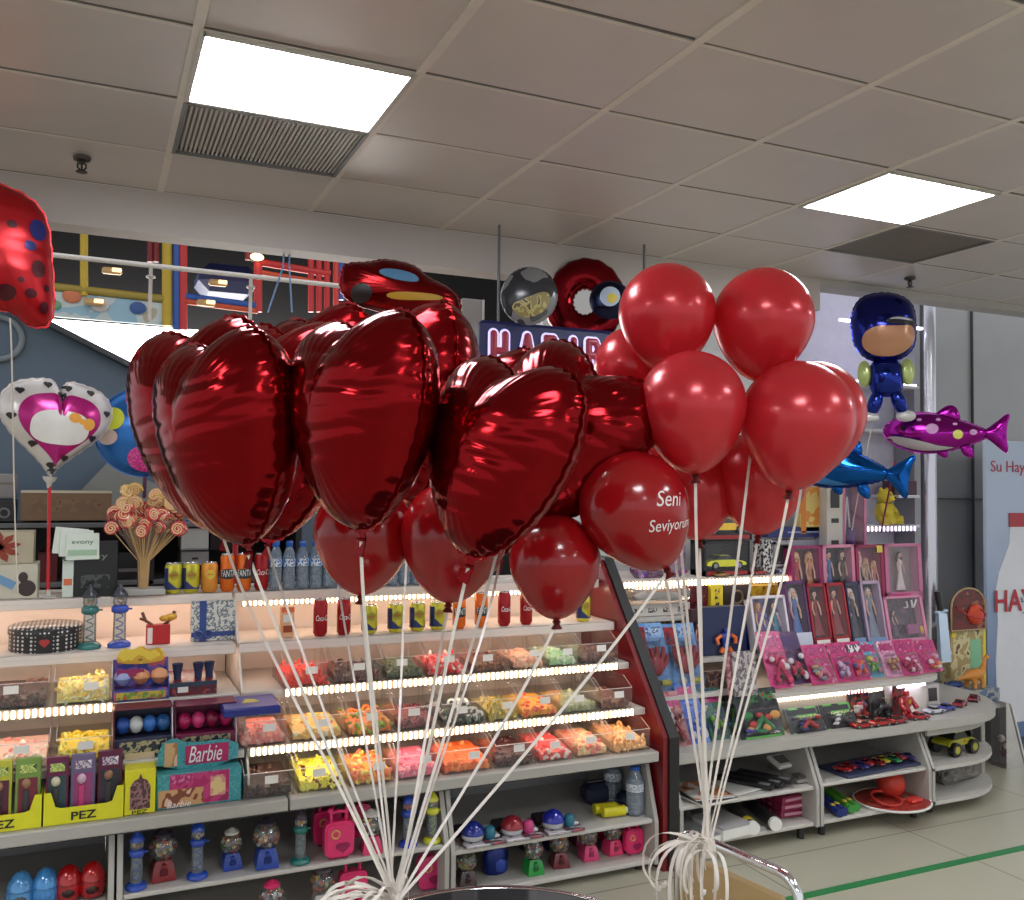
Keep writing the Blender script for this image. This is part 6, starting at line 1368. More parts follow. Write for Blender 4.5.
t = T('toy_fish', 'dark blue toy animal lying left of the orange dinosaur', 'toy', (Xat(955, 3.93, zd), 3.93, zd)); MB().ball((0, 0, .022), (.06, .03, .022)).build('body', mat((40, 60, 120), .4), t); MB().prism([(-.05, .02), (-.085, .045), (-.085, .0)], lambda a, b_, y: (a, y, b_), -.004, .004).build('tail', mat((40, 60, 120), .4), t)
p = aY(1000, 765, 3.86); t = T('cone_bag', 'leaning clear bag with red toys on the floor beside the rounded cabinet', 'toy bag', (Xat(1003, 3.80, .05), 3.78, .0))
MB().prism([(-.06, 0), (.10, 0), (-.02, .36), (-.06, .38)], lambda a, b_, y: (a, y, b_), -.05, .05).build('bag', clear((240, 236, 236), .2, .08), t); b = MB(); rr = random.Random(2)
for i in range(14): b.ball((rr.uniform(-.03, .05), rr.uniform(-.03, .03), rr.uniform(.02, .16)), rr.uniform(.015, .026), rr.randrange(3), 8, 6)
b.build('toy_pieces', [mat((150, 40, 44), .4), mat((110, 70, 66), .5), mat((200, 190, 186), .4)], t, kind='stuff'); MB().tube([(.10, -.055, 0), (-.02, -.055, .36)], .006).build('white_edge', PAPER, t)
# counter: right part
z = TZ+.001
t = T('toy_motorbike', 'black toy motorbike pack in front of the light strip', 'toy', (Xat(884, 3.40, z), 3.405, z), .2)
for a in (-.045, .05): MB().torus((a, 0, .033), .025, .009, 0, 18, 8, M=rot('X', PI/2)).build('wheel', BLACK, t)
MB().tube([(-.045, 0, .034), (-.02, 0, .07), (.02, 0, .068), (.05, 0, .034)], [.008, .016, .020, .008], 0, 8).build('frame', mat((40, 40, 44), .3, .4), t); MB().box((0, .03, .07), (.13, .006, .13), 0, .002, M=rot('X', -.1)).build('card', printed((36, 34, 38), (70, 66, 70), (60, 50, 50), 30), t); MB().tube([(.03, 0, .07), (.035, 0, .1), (.015, .015, .105)], .004).build('handlebar', mat((160, 150, 100), .3, .5), t)
t = T('toy_robot', 'red toy robot with gold trim on the counter near its rounded end', 'toy robot', (Xat(905, 3.42, z), 3.415, z), .15); rm = mat((166, 24, 34), .3, coat=.4)
MB().box((0, 0, .075), (.055, .04, .05), 0, .008).box((0, 0, .042), (.035, .03, .025), 0, .005).build('torso', rm, t); MB().box((0, -.002, .116), (.026, .026, .028), 0, .006).build('head', rm, t); MB().box((0, -.022, .08), (.02, .006, .02), 0, .002).build('chest_plate', mat((206, 160, 70), .3, .5), t)
for s in (-1, 1):
    MB().tube([(s*.034, 0, .09), (s*.052, -.01, .065), (s*.048, -.03, .045)], [.014, .012, .014], 0, 8).build('arm', rm, t); MB().tube([(s*.016, 0, .035), (s*.024, -.006, .012)], [.014, .015], 0, 8).build('leg', rm, t)
MB().box((0, .04, .075), (.10, .006, .15), 0, .002).build('card', printed((50, 36, 40), (150, 40, 40), (90, 60, 60), 30), t)
for k, (px, Y, c, lab) in enumerate(((862, 3.345, (170, 26, 30), 'red sweet-like toy car at the counter edge under the black motorbike'), (880, 3.345, (176, 28, 30), 'red toy car at the counter edge, second from the green edged card'), (897, 3.345, (160, 24, 28), 'red toy car at the counter edge before the red robot'), (918, 3.36, (176, 30, 44), 'red toy car right of the red robot'),
                                     (934, 3.42, (206, 206, 216), 'silver toy car on the counter right of the red ones'), (946, 3.44, (60, 70, 160), 'blue toy car on the counter near its rounded end'), (960, 3.48, (150, 26, 36), 'dark red toy car on the rounded counter end'), (974, 3.54, (130, 30, 40), 'maroon toy car farthest along the rounded counter end'))):
    t = T('toy_car', lab, 'toy car', (Xat(px, Y, z), Y, z), .1*(k % 3-1)+(.5 if k > 5 else 0)); car(t, .115, c, fl=1 if k % 2 else -1)
t = carton('figure_box', 'small white framed grey toy box at the end of the light strip', 'toy box', 926, 940, 679, 3.56, TZ+.03, .05, mat((206, 200, 200), .4), lambda t, w_, h, d: panel(t, 'window', 0, h*.5, w_*.6, h*.65, mat((70, 60, 60), .3)), .05); t.location.z = TZ+.001
# --- base cabinets, toy side
z5 = .248
def mag(label, px, Y, z, w_, d, c, rz, th=.004, name='magazine'):
    t = T(name, label, 'magazine', (Xat(px, Y, z), Y, z), rz)
    MB().box((0, 0, th/2), (w_, d, th*.8), 0, .0008).build('pages', PAPER, t); MB().box((0, 0, th*.95), (w_, d, th*.15)).build('cover', c, t); return t
mag('dark magazine under the colourful one on the upper cabinet shelf', 700, 3.42, z5, .20, .26, mat((40, 40, 44), .4), .1, .012)
mag('colourful magazine with an orange picture on the upper cabinet shelf', 702, 3.43, z5+.013, .19, .24, printed((206, 206, 200), (206, 130, 80), (80, 76, 76), 14), -.12, .006)
mag('white sheet lying on the upper cabinet shelf behind the ribbons', 735, 3.46, z5, .2, .2, PAPER, .2, .003, 'paper_sheet')
for k, px in enumerate((748, 758, 768)):
    t = T('slim_box', 'slim black box fanned on the upper cabinet shelf, %s' % ['nearest the ribbons', 'middle one', 'under the white tablet toy'][k], 'box', (Xat(px, 3.44, z5), 3.46, z5+.001+.006*k), .55); MB().box((0, 0, .010), (.055, .26, .018), 0, .002).build('box_body', mat((34, 33, 35), .4), t); MB().box((0, -.09, .0195), (.03, .05, .001)).build('grey_label', mat((150, 148, 146), .4), t)
t = T('toy_tablet', 'white toy tablet with a dark screen on the slim black boxes', 'toy tablet', (Xat(782, 3.52, z5), 3.52, z5+.045), .1); MB().box((0, 0, .015), (.12, .09, .02), 0, .004, M=rot('X', .35)).build('case', PAPER, t); MB().box((0, -.003, .027), (.085, .055, .002), 0, M=rot('X', .35)).build('screen', mat((120, 116, 112), .2), t)
t = T('toy_parts_tray', 'small grey tray at the cabinet side beside the tablet toy', 'tray', (Xat(798, 3.42, z5), 3.43, z5)); MB().box((0, 0, .008), (.09, .12, .014), 0, .004).build('tray', mat((150, 146, 140), .4), t); MB().box((0, -.02, .022), (.05, .05, .014), 0, .004).build('lid', mat((96, 94, 92), .4), t)
zf = .082
for k, (px, Y, rz, c, lab) in enumerate(((698, 3.40, .2, (150, 150, 152), 'grey paper pack on the cabinet floor behind the ribbon tangle'), (712, 3.50, -.3, (120, 120, 122), 'darker grey paper pack behind the other on the cabinet floor'), (722, 3.40, .1, (170, 168, 168), 'pale grey paper pack next to the rolled tubes'))): mag(lab, px, Y, zf, .17, .2, mat(c, .5), rz, .03+.012*k, 'paper_pack')
for k, (px, c, lab) in enumerate(((748, (60, 60, 60), 'dark poster tube with a yellow band sticking out of the cabinet'), (770, (40, 38, 40), 'black poster tube with a white end sticking out of the cabinet'))):
    t = T('poster_tube', lab, 'tube', (Xat(px, 3.34, zf+.03), 3.30, zf+.032), -.28); MB().cyl((0, .02, 0), (0, .42, 0), .028, None, 0, 18).build('tube', mat(c, .4), t); MB().cyl((0, 0, 0), (0, .02, 0), .029, None, 0, 18).build('end_cap', PAPER, t)
    if k == 0: MB().cyl((0, .04, 0), (0, .08, 0), .0288, None, 0, 18).build('yellow_band', mat((214, 190, 40), .4), t)
for k in range(3):
    t = T('pink_box', 'flat wine pink box, %s of the stack on the cabinet floor' % ['bottom', 'middle', 'top'][k], 'box', (Xat(795, 3.46, zf)-.012*k, 3.52, zf+.001+.034*k), .08*(k-1)); MB().box((0, 0, .016), (.22, .22, .031), 0, .002).build('box_body', printed((150, 44, 80), (120, 30, 60), (190, 110, 140), 20), t); MB().box((0, -.1108, .016), (.18, .0012, .012)).build('label_strip', mat((206, 150, 170), .4), t)
z6 = .250
t = T('toy_tray', 'long clear tray holding a row of toy cars', 'tray', (Xat(877, 3.44, z6), 3.45, z6), .06); MB().box((0, 0, .006), (.60, .20, .010), 0, .003).build('tray', mat((60, 66, 96), .35), t)
tr = t
for k, c in enumerate(((176, 34, 40), (170, 40, 44), (60, 60, 140), (190, 70, 80), (150, 40, 50), (226, 200, 60), (60, 150, 90), (190, 60, 60), (110, 90, 170), (70, 110, 180))):
    q = T('toy_car', ['red', 'darker red', 'blue violet', 'rose', 'wine red', 'yellow', 'green', 'coral red', 'lilac', 'sky blue'][k]+' toy car standing in the long clear tray', 'toy car', tr.matrix_basis @ Vector((-.262+.058*k, -.03+.02*(k % 2), .012)), PI/2+.10+(.2 if k < 4 else 0)); car(q, .085, c)
    q.scale = (1, 1.0, 1.25)
for k, (dx, lab) in enumerate(((0, 'first'), (.034, 'second'), (.09, 'third'), (.13, 'fourth'))):
    t = T('bubble_tube', ('blue' if k < 2 else 'green')+' bubble tube, %s from the cabinet side' % lab, 'bubble tube', (Xat(832, 3.38, zf)+dx, 3.34+.01*k, zf+.022), -.25)
    MB().cyl((0, 0, 0), (0, .22, 0), .018, None, 0, 14).build('tube', mat((40, 60, 140) if k < 2 else (90, 170, 60), .3), t); MB().cyl((0, -.02, 0), (0, 0, 0), .020, .016, 0, 14).build('cap', mat((30, 46, 110) if k < 2 else (60, 140, 60), .3), t); MB().ball((0, .05, .016), (.012, .02, .006)).build('yellow_mark', mat((226, 206, 90), .4), t)
t = T('hoop_set', 'red basketball set with a round board sticking out of the cabinet floor', 'toy hoop set', (Xat(892, 3.40, zf), 3.40, zf+.001), .1)
MB().lathe([(.001, 0), (.17, .0), (.17, .010), (.001, .012)], n=40, sx=1.12).build('board', printed((170, 60, 50), (150, 40, 40), (196, 110, 90), 16), t); MB().torus((0, 0, .006), .17, .006, 0, 40, 6, M=Matrix.Diagonal((1.12, 1, 1))).build('edge', PAPER, t)
MB().ball((.03, .03, .075), .068, 0, 20, 14).build('ball', mat((190, 56, 40), .5, bump=.3, bscale=200), t); MB().torus((-.07, -.02, .03), .07, .008, 0, 24, 8, M=rot('X', .2)).build('ring', mat((176, 46, 40), .35), t); b = MB(); b.box((.06, -.08, .02), (.08, .05, .018), 0, .006); b.build('net_pack', mat((206, 60, 50), .4), t)
t = T('toy_jeep', 'yellow green toy jeep with big black wheels on the rounded cabinet shelf', 'toy jeep', (Xat(955, 3.46, .25), 3.47, .2475), .12); L = .23; jm = mat((176, 172, 44), .3, coat=.4); W = .10
MB().prism(smooth2([(-.48*L, .20*L), (-.50*L, .32*L), (-.2*L, .36*L), (.46*L, .34*L), (.50*L, .22*L)], 1), lambda a, b_, y: (a, y, b_), -W/2, W/2).build('car_body', jm, t)
MB().prism([(-.30*L, .36*L), (-.22*L, .50*L), (.10*L, .51*L), (.24*L, .36*L)], lambda a, b_, y: (a, y, b_), -W*.46, W*.46).build('windows', mat((40, 42, 40), .15), t); MB().prism([(-.25*L, .495*L), (-.24*L, .53*L), (.11*L, .535*L), (.12*L, .50*L)], lambda a, b_, y: (a, y, b_), -W*.48, W*.48).build('roof', jm, t)
for a in (-.32, .33):
    for s in (-1, 1):
        b = MB(); b.cyl((a*L, s*W*.38, .155*L), (a*L, s*W*.72, .155*L), .155*L, None, 0, 20); b.build('wheel', BLACK, t)
        b = MB(); b.cyl((a*L, s*W*.66, .155*L), (a*L, s*W*.745, .155*L), .085*L, None, 0, 16); b.build('rim', jm, t)
MB().cyl((.52*L, 0, .36*L), (.585*L, 0, .36*L), .10*L, None, 0, 18).build('spare_wheel', BLACK, t); MB().ball((.08*L, -W*.5, .29*L), (.03*L, .003, .025*L)).build('door_mark', mat((176, 70, 50), .4), t)
t = T('animal_bag', 'clear bag full of small grey and brown toy animals in the rounded cabinet', 'toy bag', (Xat(965, 3.46, zf), 3.52, zf+.002), .15)
b = MB(); rr = random.Random(12)
for i in range(46):
    x, y, q = rr.uniform(-.15, .15), rr.uniform(-.05, .05), rr.uniform(.012, .10); mi = (0 if x < 0 else 1) if rr.random() < .7 else 2; M_ = rot('Z', rr.uniform(0, 6))
    b.ball((x, y, q), (.020, .011, .012), mi, 8, 6, M=M_); b.tube([(x+.014, y, q+.006), (x+.024, y, q+.022)], .005, mi, 6)
    for s in (-1, 1): b.tube([(x+s*.010, y, q), (x+s*.011, y, q-.012)], .003, mi, 5)
b.build('toy_animals', [mat((76, 78, 70), .5), mat((150, 100, 80), .5), mat((50, 56, 50), .5)], t, kind='stuff'); MB().box((0, 0, .06), (.34, .13, .12), 0, .03).build('bag', clear((236, 232, 228), .25, .12), t)
# ------------------------------------------------------------------ advertising stand with the milk-white bottle
YS = 4.02; X0 = aY(987, 600, YS).x; zt = aY(986, 440, YS).z; W = 1.05
t = T('advertising_stand', 'tall pale blue advertising stand with a white bottle picture and red letters', 'advertising stand', (X0+W/2, YS, 0))
SM = bpy.data.materials.new('poster_blue'); SM.use_nodes = True; nt = SM.node_tree; p_ = nt.nodes['Principled BSDF']; tcn = nt.nodes.new('ShaderNodeTexCoord'); sx = nt.nodes.new('ShaderNodeSeparateXYZ'); nzz = nt.nodes.new('ShaderNodeTexNoise'); nzz.inputs['Scale'].default_value = 3
nt.links.new(tcn.outputs['Object'], sx.inputs[0]); nt.links.new(tcn.outputs['Object'], nzz.inputs['Vector']); ad = nt.nodes.new('ShaderNodeMath'); ad.operation = 'MULTIPLY_ADD'; ad.inputs[1].default_value = .25; nt.links.new(nzz.outputs['Fac'], ad.inputs[0]); mr = nt.nodes.new('ShaderNodeMapRange'); mr.inputs[1].default_value = 0; mr.inputs[2].default_value = 1.75; nt.links.new(sx.outputs['Z'], mr.inputs[0]); nt.links.new(mr.outputs[0], ad.inputs[2])
cr = nt.nodes.new('ShaderNodeValToRGB'); cr.color_ramp.elements[0].color = lin((96, 120, 160)); cr.color_ramp.elements[1].color = lin((176, 190, 214)); cr.color_ramp.elements[0].position = .3; nt.links.new(ad.outputs[0], cr.inputs[0]); nt.links.new(cr.outputs[0], p_.inputs['Base Color']); p_.inputs['Roughness'].default_value = .35
MB().box((0, .0125, zt/2+.03), (W, .025, zt-.06), 0, .003).build('poster_panel', SM, t); MB().box((0, .05, .02), (W+.04, .26, .04), 0, .006).build('base', mat((90, 100, 120), .4), t)
BC_ = .40-W/2+.0
def S(px, py): q = aY(px, py, YS-.004); return (q.x-X0-W/2, q.z)
cxb = S(1052, 600)[0]
prof = [(S(px, py)) for px, py in ((1011, 523), (1009, 545), (999, 572), (996, 590), (998, 620), (996, 660), (997, 700), (1004, 724))]
poly = prof + [(2*cxb-a, b_) for a, b_ in prof[::-1]]
MB().prism(poly, lambda a, b_, y: (a, y, b_), -.004, 0).build('bottle_print', mat((216, 218, 226), .3, var=.05, scale=14), t)
ca, cb = S(1009, 527), S(1009, 513); MB().box((cxb, -.004, (ca[1]+cb[1])/2), (2*(cxb-ca[0]), .006, cb[1]-ca[1]), 0, .002).build('cap_print', mat((170, 30, 44), .4), t)
b = MB(); rr = random.Random(5); cz = S(1040, 602)[1]
for i in range(120):
    a = rr.uniform(0, 2*PI); q = rr.uniform(.245, .31); b.ball((cxb+math.cos(a)*q*1.02, -.007, cz+math.sin(a)*q*.95), (rr.uniform(.005, .020), .002, rr.uniform(.004, .010)), rr.randrange(2), 6, 4, M=None)
b.build('splash_print', [mat((104, 116, 140), .3), mat((200, 208, 222), .3)], t, kind='stuff')
MB().lathe([(.001, -.003), (.17, -.003), (.17, -.005), (.001, -.006)], (cxb, 0, cz), 40, M=rot('X', -PI/2) @ Matrix.Diagonal((1, 1, -1))).build('round_patch', mat((220, 222, 230), .3, var=.02), t)
RL = mat((176, 26, 44), .4)
h1 = S(1000, 590)[1]-S(1000, 612)[1]; w1 = (S(1024, 600)[0]-S(994, 600)[0])/2.35*5
o = text('HAYAT', h1, RL, t, (S(994, 600)[0]+w1/2, -.012, S(1000, 601)[1]), width=w1, bold=.015)
h2 = S(1000, 460)[1]-S(1000, 474)[1]*1.0; w2 = (S(1024, 466)[0]-S(991, 466)[0])*10/6.
text('Su Hayattır', h2*1.05, RL, t, (S(991, 466)[0]+w2/2, -.003, S(1000, 468)[1]), width=w2)
# ------------------------------------------------------------------ back room behind the candy side
def tubeY(p, q, Y, r, m_, Y2=None): return MB().cyl(aY(*p, Y), aY(*q, Y2 or Y), r, None, 0, 14)
# slate sloping stair side
Y = 5.4
pl = [(-80, 262), (41, 320), (141, 372), (345, 478), (345, 620), (-80, 620)]
P = [aY(x, y, Y) for x, y in pl]
t = T('stair_side', 'slate blue sloping stair side behind the white heart balloon', 'stair side', (0, 0, 0))
MB().prism([(p.x, p.z) for p in P], lambda a, b, y: (a, y, b), Y, Y+.12).build('side_panel', mat((84, 100, 116), .45, var=.08, scale=3), t)
e = MB(); d_ = P[3]-P[0]; e.box(((P[0]+P[3])/2)+Vector((0, 0, .012)), (d_.length, .16, .03), 0, .004, M=rot('Y', -math.atan2(d_.z, d_.x))); e.build('edge_trim', mat((70, 74, 78), .35, .5), t)
b = MB(); c = aY(-2, 338, Y-.01); b.torus(c, .11, .018, 0, 30, 8, M=rot('X', PI/2)); b.build('round_sign', mat((120, 128, 134), .4), t)
wp = [aY(x, y, 5.38) for x, y in ((72, 500), (108, 462), (190, 500), (190, 560), (72, 560))]
t = T('panel_board', 'grey leaning board behind the lollipop bouquet', 'board', (0, 0, 0)); MB().prism([(p.x, p.z) for p in wp], lambda a, b, y: (a, y, b), 5.30, 5.36).build('board', mat((134, 134, 128), .5), t)
# bright daylit window behind the play frame
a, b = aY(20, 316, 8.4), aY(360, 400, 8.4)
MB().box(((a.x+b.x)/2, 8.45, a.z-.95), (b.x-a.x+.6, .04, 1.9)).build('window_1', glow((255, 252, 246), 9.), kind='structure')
YEL = mat((196, 166, 52), .5, bump=.4, bscale=70); BLU = mat((50, 90, 170), .45); REDP = mat((200, 50, 52), .45); ORG = mat((206, 84, 50), .45)
t = T('climbing_frame', 'padded yellow, red and blue climbing frame behind the display', 'climbing frame', (0, 0, 0)); Y = 7.
def post(x, ya, yb, r, m_, name='post', Y=7.): MB().cyl(aY(x, ya, Y), aY(x, yb, Y), r, None, 0, 14).build(name, m_, t)
post(84, 190, 296, .026, YEL); post(167, 205, 326, .034, YEL); post(176.5, 208, 330, .026, BLU); post(183, 208, 330, .030, REDP); post(150, 205, 262, .020, mat((120, 30, 36), .5)); post(156, 205, 262, .020, mat((120, 30, 36), .5))
post(258, 215, 312, .030, REDP); post(248, 215, 260, .022, mat((130, 36, 40), .5)); post(286, 222, 244, .022, mat((170, 140, 50), .5)); post(303, 225, 250, .022, mat((90, 130, 60), .5)); post(294, 222, 244, .022, mat((120, 50, 40), .5))
for x in (311, 319, 327, 336): post(x, 225, 312, .022, REDP if x != 336 else mat((216, 70, 60), .5))
post(341, 230, 300, .024, BLU); post(352, 232, 300, .022, mat((150, 84, 50), .5)); post(364, 232, 300, .03, mat((230, 226, 214), .5)); post(372, 232, 300, .022, mat((110, 140, 60), .5)); post(384, 232, 300, .022, mat((60, 90, 170), .5))
def rail(p, q, r, m_, Y=7.): MB().cyl(aY(*p, Y), aY(*q, Y), r, None, 0, 12).build('rail', m_, t)
rail((20, 283), (165, 299), .028, mat((160, 140, 60), .5, bump=.4, bscale=70)); rail((183, 296), (258, 306), .026, BLU); rail((183, 301), (258, 311), .022, ORG); rail((258, 262), (330, 274), .028, REDP); rail((258, 272), (330, 284), .018, ORG)
pb = [aY(x, y, 7.02) for x, y in ((20, 288), (165, 304), (165, 326), (20, 314))]
MB().prism([(p.x, p.z) for p in pb], lambda a, b, y: (a, y, b), 7.0, 7.03).build('picture_banner', printed((150, 186, 206), (196, 206, 206), (176, 170, 150), 4, .5), t)
for k, (x, y, r, c) in enumerate(((72, 296, .06, (206, 120, 84)), (138, 308, .055, (60, 90, 150)), (100, 305, .06, (206, 196, 196)), (55, 305, .04, (110, 160, 120)))):
    MB().ball(aY(x, y, 6.99), (r, .012, r*.8)).build('banner_mark', mat(c, .5), t)
MB().box(aY(226, 283, 7.6), (.45, .5, .22), 0, .08).build('slide_block', mat((30, 40, 90), .5), t)
for k, (x, y) in enumerate(((112, 271), (218, 283), (206, 303), (94, 302))):
    q = T('play_light', 'small warm lamp glowing on the climbing frame, %s' % ['upper by the yellow post', 'right of the blue pole', 'below the blue rail', 'on the picture banner'][k], 'lamp', aY(x, y, 6.955))
    MB().box((0, 0, 0), (.13, .05, .045), 0, .012).build('housing', mat((200, 160, 110), .5), q); MB().box((.03, -.03, .004), (.06, .012, .028), 0, .004).build('lamp_face', glow((255, 206, 150), 2.2), q)
q = T('play_light', 'small warm lamp glowing at the top of the red post', 'lamp', aY(257, 257, 6.93)); MB().ball((0, 0, 0), (.05, .03, .028)).build('lamp_face', glow((255, 210, 150), 5.), q); MB().box((0, .04, 0), (.09, .03, .05), 0, .01).build('housing', mat((90, 70, 50), .5), q)
# white conduit under the bulkhead and its hangers
p, q_ = aY(30, 252.5, 4.3), aY(345, 286.5, 4.3)
t = T('conduit', 'long white pipe hanging below the ceiling edge in front of the climbing frame', 'pipe', p); MB().cyl((0, 0, 0), q_-p, .011, None, 0, 12).build('pipe', mat((236, 230, 226), .35), t)
for x in (151, 251):
    y = 252.5+(x-30)*34/315; c = aY(x, y, 4.3)-p
    MB().cyl(c+Vector((0, .0, .0)), c+Vector((0, .0, -.24)), .008).build('hanger', mat((206, 196, 190), .4), t); MB().torus(c+Vector((0, 0, -.05)), .016, .005, 0, 14, 6).build('clamp', mat((200, 190, 186), .4), t)
t = T('hanging_hook', 'thin wire hook with blue cords hanging from the ceiling edge', 'hook', aY(287, 232, 3.70))
MB().tube([(-.012, 0, -.03), (-.012, 0, .02), (0, 0, .034), (.012, 0, .02), (.012, 0, -.03)], .003).build('wire_hook', mat((120, 120, 122), .4, .5), t)
Hk = aY(287, 232, 3.70)
for s, ex in ((-1, 268), (1, 292)): MB().tube([(s*.010, 0, -.03), (s*.012, 0, -.14), aY(ex, 312, 3.70)-Hk], .0035).build('cord', mat((120, 150, 196), .4), t)
# dark stock shelves
t = T('stock_shelving', 'dark metal stock shelving behind the top shelf', 'shelving', (0, 0, 0)); SG = mat((104, 104, 106), .4, .3)
x0, x1 = aY(-60, 523, 4.7).x, aY(300, 523, 4.7).x
MB().box(((x0+x1)/2, 5.12, .95), (x1-x0, .02, .92)).build('back_panel', mat((34, 32, 33), .6), t)
for z in (1.40, 1.13, .60): MB().box(((x0+x1)/2, 4.9, z), (x1-x0, .42, .022), 0, .003).build('shelf', SG, t)
for px in (-60, 152, 299):
    xx = aY(px, 523, 4.7).x; MB().box((xx, 4.9, .70), (.03, .42, 1.4), 0, .003).build('side_post', mat((44, 42, 44), .5, .3), t)
def at7(name, label, cat, xa, xb, ya, yb, Y, d, m_, deco=None):
    p, q = aY(xa, yb, Y), aY(xb, ya, Y); t = T(name, label, cat, ((p.x+q.x)/2, Y, p.z)); w_, h = q.x-p.x, q.z-p.z
    MB().box((0, d/2, h/2), (w_, d, h), 0, .003).build('box_body', m_, t)
    if deco: deco(t, w_, h)
    return t
def brd(t, w_, h):
    panel(t, 'top_edge', 0, h*.96, w_, h*.08, mat((206, 196, 176), .5)); panel(t, 'printed_band', 0, h*.5, w_*.75, h*.4, printed((126, 98, 76), (140, 108, 82), (110, 80, 60), 24, .6))
at7('cardboard_box', 'long brown cardboard box on the stock shelving behind the lollipops', 'box', 20, 112, 491, 521, 4.72, .28, mat((132, 104, 80), .7, var=.1), brd)
at7('carton', 'grey carton on the stock shelving at the frame edge', 'carton', -30, 15, 474, 498, 4.76, .2, mat((140, 134, 132), .6), lambda t, w_, h: panel(t, 'tape', 0, h*.6, w_, .012, mat((120, 110, 100), .4)))
at7('speaker_box', 'black box with a round dial under the grey carton', 'box', -30, 14, 500, 522, 4.72, .24, BLACK, lambda t, w_, h: MB().torus((w_*.28, -.003, h*.4), .02, .005, 0, 18, 6, M=rot('X', PI/2)).build('dial', GREY, t))
at7('drawer_box', 'pale grey panel box on the stock shelving behind the tea cans', 'box', 181, 209, 528, 550, 4.72, .2, mat((176, 176, 172), .5), lambda t, w_, h: panel(t, 'edge', 0, h*.03, w_, .008, GREY))
at7('drawer_box', 'grey panel box low on the stock shelving behind the tea cans', 'box', 181, 209, 551, 566, 4.74, .2, mat((140, 138, 138), .5), lambda t, w_, h: panel(t, 'edge', 0, h*.5, .03, .01, BLACK))
at7('dark_box', 'black box behind the orange soda cans', 'box', 210, 236, 528, 550, 4.74, .2, mat((26, 25, 26), .3), lambda t, w_, h: panel(t, 'grey_edge', 0, h*.95, w_, .008, GREY))
at7('red_box', 'dark red box low on the stock shelving beside the red stick', 'box', 37, 58, 552, 590, 4.74, .2, mat((92, 20, 28), .5), lambda t, w_, h: panel(t, 'edge', 0, h*.95, w_, .01, mat((60, 14, 20), .5)))
at7('dark_box', 'dark shiny box behind the base of the lollipop bouquet', 'box', 118, 150, 552, 580, 4.74, .2, mat((40, 38, 40), .25), lambda t, w_, h: panel(t, 'grey_band', 0, h*.35, w_, .016, mat((110, 106, 106), .4)))
p = aY(238, 570, 4.2); q = aY(238, 528, 4.2); t = T('red_post', 'thin red post behind the tall orange cans', 'post', (p.x, 4.3, 0)); MB().cyl((0, 0, 0), (0, 0, 1.55), .012).build('tube', mat((176, 30, 44), .4), t); MB().lathe([(.03, 0), (.03, .01), (.012, .02)], n=14).build('base', BLACK, t)
t = T('lotion_bottle', 'small blue and lilac spray bottle on the stock shelving', 'bottle', (aY(193, 522, 4.75).x, 4.78, 1.412))
MB().lathe([(.028, 0), (.034, .02), (.032, .05), (.020, .075), (.012, .085)], n=16).build('bottle_body', mat((40, 130, 206), .25), t); MB().lathe([(.014, .085), (.024, .10), (.022, .16), (.010, .168)], n=14).build('top', mat((170, 170, 206), .3), t)
t = T('lotion_bottle', 'small white-capped blue bottle next to the spray bottle', 'bottle', (aY(201, 522, 4.75).x, 4.82, 1.412)); MB().lathe([(.022, 0), (.022, .06), (.012, .07)], n=14).build('bottle_body', mat((40, 90, 160), .25), t); MB().lathe([(.013, .07), (.013, .10)], n=12).build('cap', PAPER, t)
# lit sweets sign
Y = 3.42; p0, p1 = aY(481, 345, Y), aY(641, 345, Y); zt = aY(485, 319, Y).z; zb_ = zt-.26; xw = p1.x-p0.x+.12; xc = (p0.x+p1.x+.12)/2
t = T('shop_sign', 'navy lit sign with red letters HARIBO hanging over the candy shelves', 'sign', (xc, Y, zb_))
MB().box((0, .03, .13), (xw, .05, .26), 0, .015).build('sign_box', glow((16, 22, 66), .3), t)
HR = mat((150, 22, 52), .35)
def hletter(b, x, kind, mi, g):
    """one fat rounded letter made of strokes; g widens it for the outline"""
    w2, H_ = .046, .135; y = -.006 if mi else -.003
    def stroke(pts):
        q = [Vector((x+p[0], y, .135+p[1])) for p in pts]
        for i in range(len(q)-1): b.cyl(q[i], q[i+1], .0155+g, None, 0, 10)
        for p in q: b.ball(p, .0155+g, 0, 12, 8)
    S = {'H': [[(-w2*.55, -H_/2), (-w2*.55, H_/2)], [(w2*.55, -H_/2), (w2*.55, H_/2)], [(-w2*.5, 0), (w2*.5, 0)]],
         'A': [[(-w2*.65, -H_/2), (0, H_/2), (w2*.65, -H_/2)], [(-w2*.35, -.03), (w2*.35, -.03)]],
         'R': [[(-w2*.5, -H_/2), (-w2*.5, H_/2), (w2*.2, H_/2), (w2*.55, H_*.3), (w2*.2, .01), (-w2*.4, .01)], [(0, .0), (w2*.6, -H_/2)]],
         'I': [[(0, -H_/2), (0, H_/2)]],
         'B': [[(-w2*.5, -H_/2), (-w2*.5, H_/2), (w2*.2, H_/2), (w2*.5, H_*.28), (w2*.2, .01), (-w2*.4, .01)], [(w2*.2, .01), (w2*.6, -H_*.24), (w2*.2, -H_/2), (-w2*.5, -H_/2)]],
         'O': [[(w2*.6*math.cos(a*PI/6), H_*.5*math.sin(a*PI/6)) for a in range(13)]]}[kind]
    for s in S: stroke(s)
x = -xw/2+.115
lx = [('H', Xat(499, Y, 2.2)), ('A', Xat(527, Y, 2.2)), ('R', Xat(551, Y, 2.2)), ('I', Xat(573, Y, 2.2)), ('B', Xat(593, Y, 2.2)), ('O', Xat(616, Y, 2.2))]
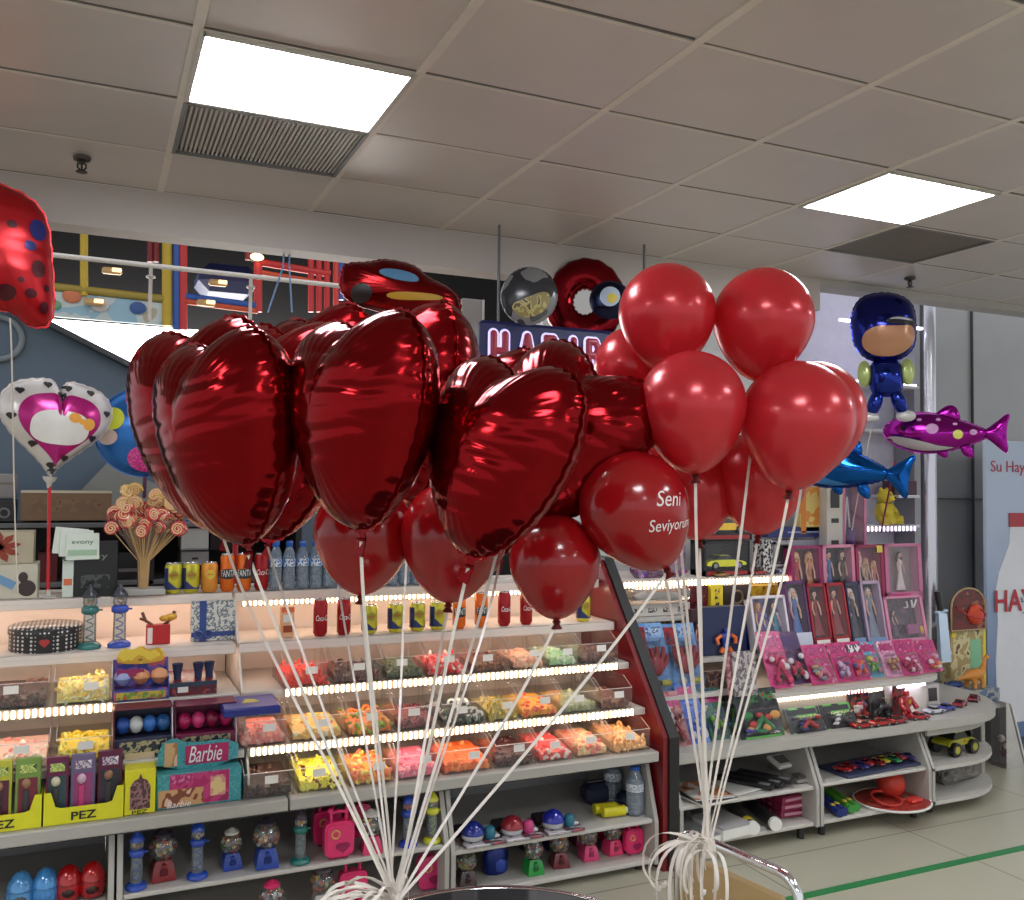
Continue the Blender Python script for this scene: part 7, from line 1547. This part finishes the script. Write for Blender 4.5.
for ch, X in lx:
    b = MB(); hletter(b, X-xc, ch, 0, .009); o = b.build('letter_outline', glow((206, 196, 240), .9), t); o.scale = (1, .25, 1)
    b = MB(); hletter(b, X-xc, ch, 1, 0); o = b.build('letter', HR, t); o.scale = (1, .5, 1); o.location = (0, -.003, 0)
for s in (-1, 1): MB().cyl((s*xw*.4, .03, .25), (s*xw*.4, .03, 2.69-zb_), .006).build('hanger', GREY, t)
# frosted bottle shapes and dark strip left of the sign
a_, b_ = aY(462, 345, 4.3), aY(484, 300, 4.3); t = T('grey_board', 'grey standing panel just left of the lit sweets sign', 'board', ((a_.x+b_.x)/2, 4.3, 0))
MB().box((0, .02, b_.z/2), (b_.x-a_.x, .04, b_.z), 0, .004).build('board', mat((146, 140, 138), .4), t); MB().box(((b_.x-a_.x)*.46, -.002, b_.z/2), (.012, .006, b_.z), 0, .001).build('edge', mat((196, 190, 190), .3), t)
for k, (x, y) in enumerate(((-.4, 5.9), (1.9, 5.9))):  # unseen lamps added only to brighten the climbing frame
    q = T('fill_lamp', 'round fill lamp added over the climbing frame, out of sight', 'lamp', (x, y, 4.2), group='fill lamps added over the climbing frame')
    MB().lathe([(.10, 0), (.10, .02), (.03, .06), (.02, .25)], n=18).build('shade', mat((90, 90, 90), .4), q); MB().ball((0, 0, -.005), (.085, .085, .03)).build('bulb', glow((255, 244, 230), 90.), q)

# pieces that belong to a part go one level deeper
DEEP = {'pull_tab': 'can_lid', 'label_badge': 'can_body', 'blue_wave': 'can_body', 'blue_side': 'can_body', 'dark_badge': 'can_body', 'led_beads': 'led_strip', 'lamp_face': 'housing', 'nose': 'muzzle', 'eye_holes': 'mask',
        'heart_mark': 'front_panel', 'badge': 'front_panel', 'chute': 'foot', 'knob': 'foot', 'chest_plate': 'torso', 'door_mark': 'car_body', 'windows': 'car_body', 'bottle_label': 'bottle_body', 'cap_stripe': 'cap_peak', 'screen': 'case', 'zip': 'pouch', 'yellow_dot': 'white_disc', 'orange_bow': 'white_patch', 'seam': 'shell', 'ears': 'shell'}
for o in [x for x in C.objects if x.parent is None and x.type == 'EMPTY']:
    kids = {}
    for c in o.children: kids.setdefault(c.name.split('.')[0], []).append(c)
    for a_, b_ in DEEP.items():
        if a_ in kids and b_ in kids:
            for i, c in enumerate(kids[a_]): c.parent = kids[b_][min(i, len(kids[b_])-1)]
    if 'rim' in kids and 'wheel' in kids and len(kids['rim']) == len(kids['wheel']):
        for c, p in zip(kids['rim'], kids['wheel']): c.parent = p
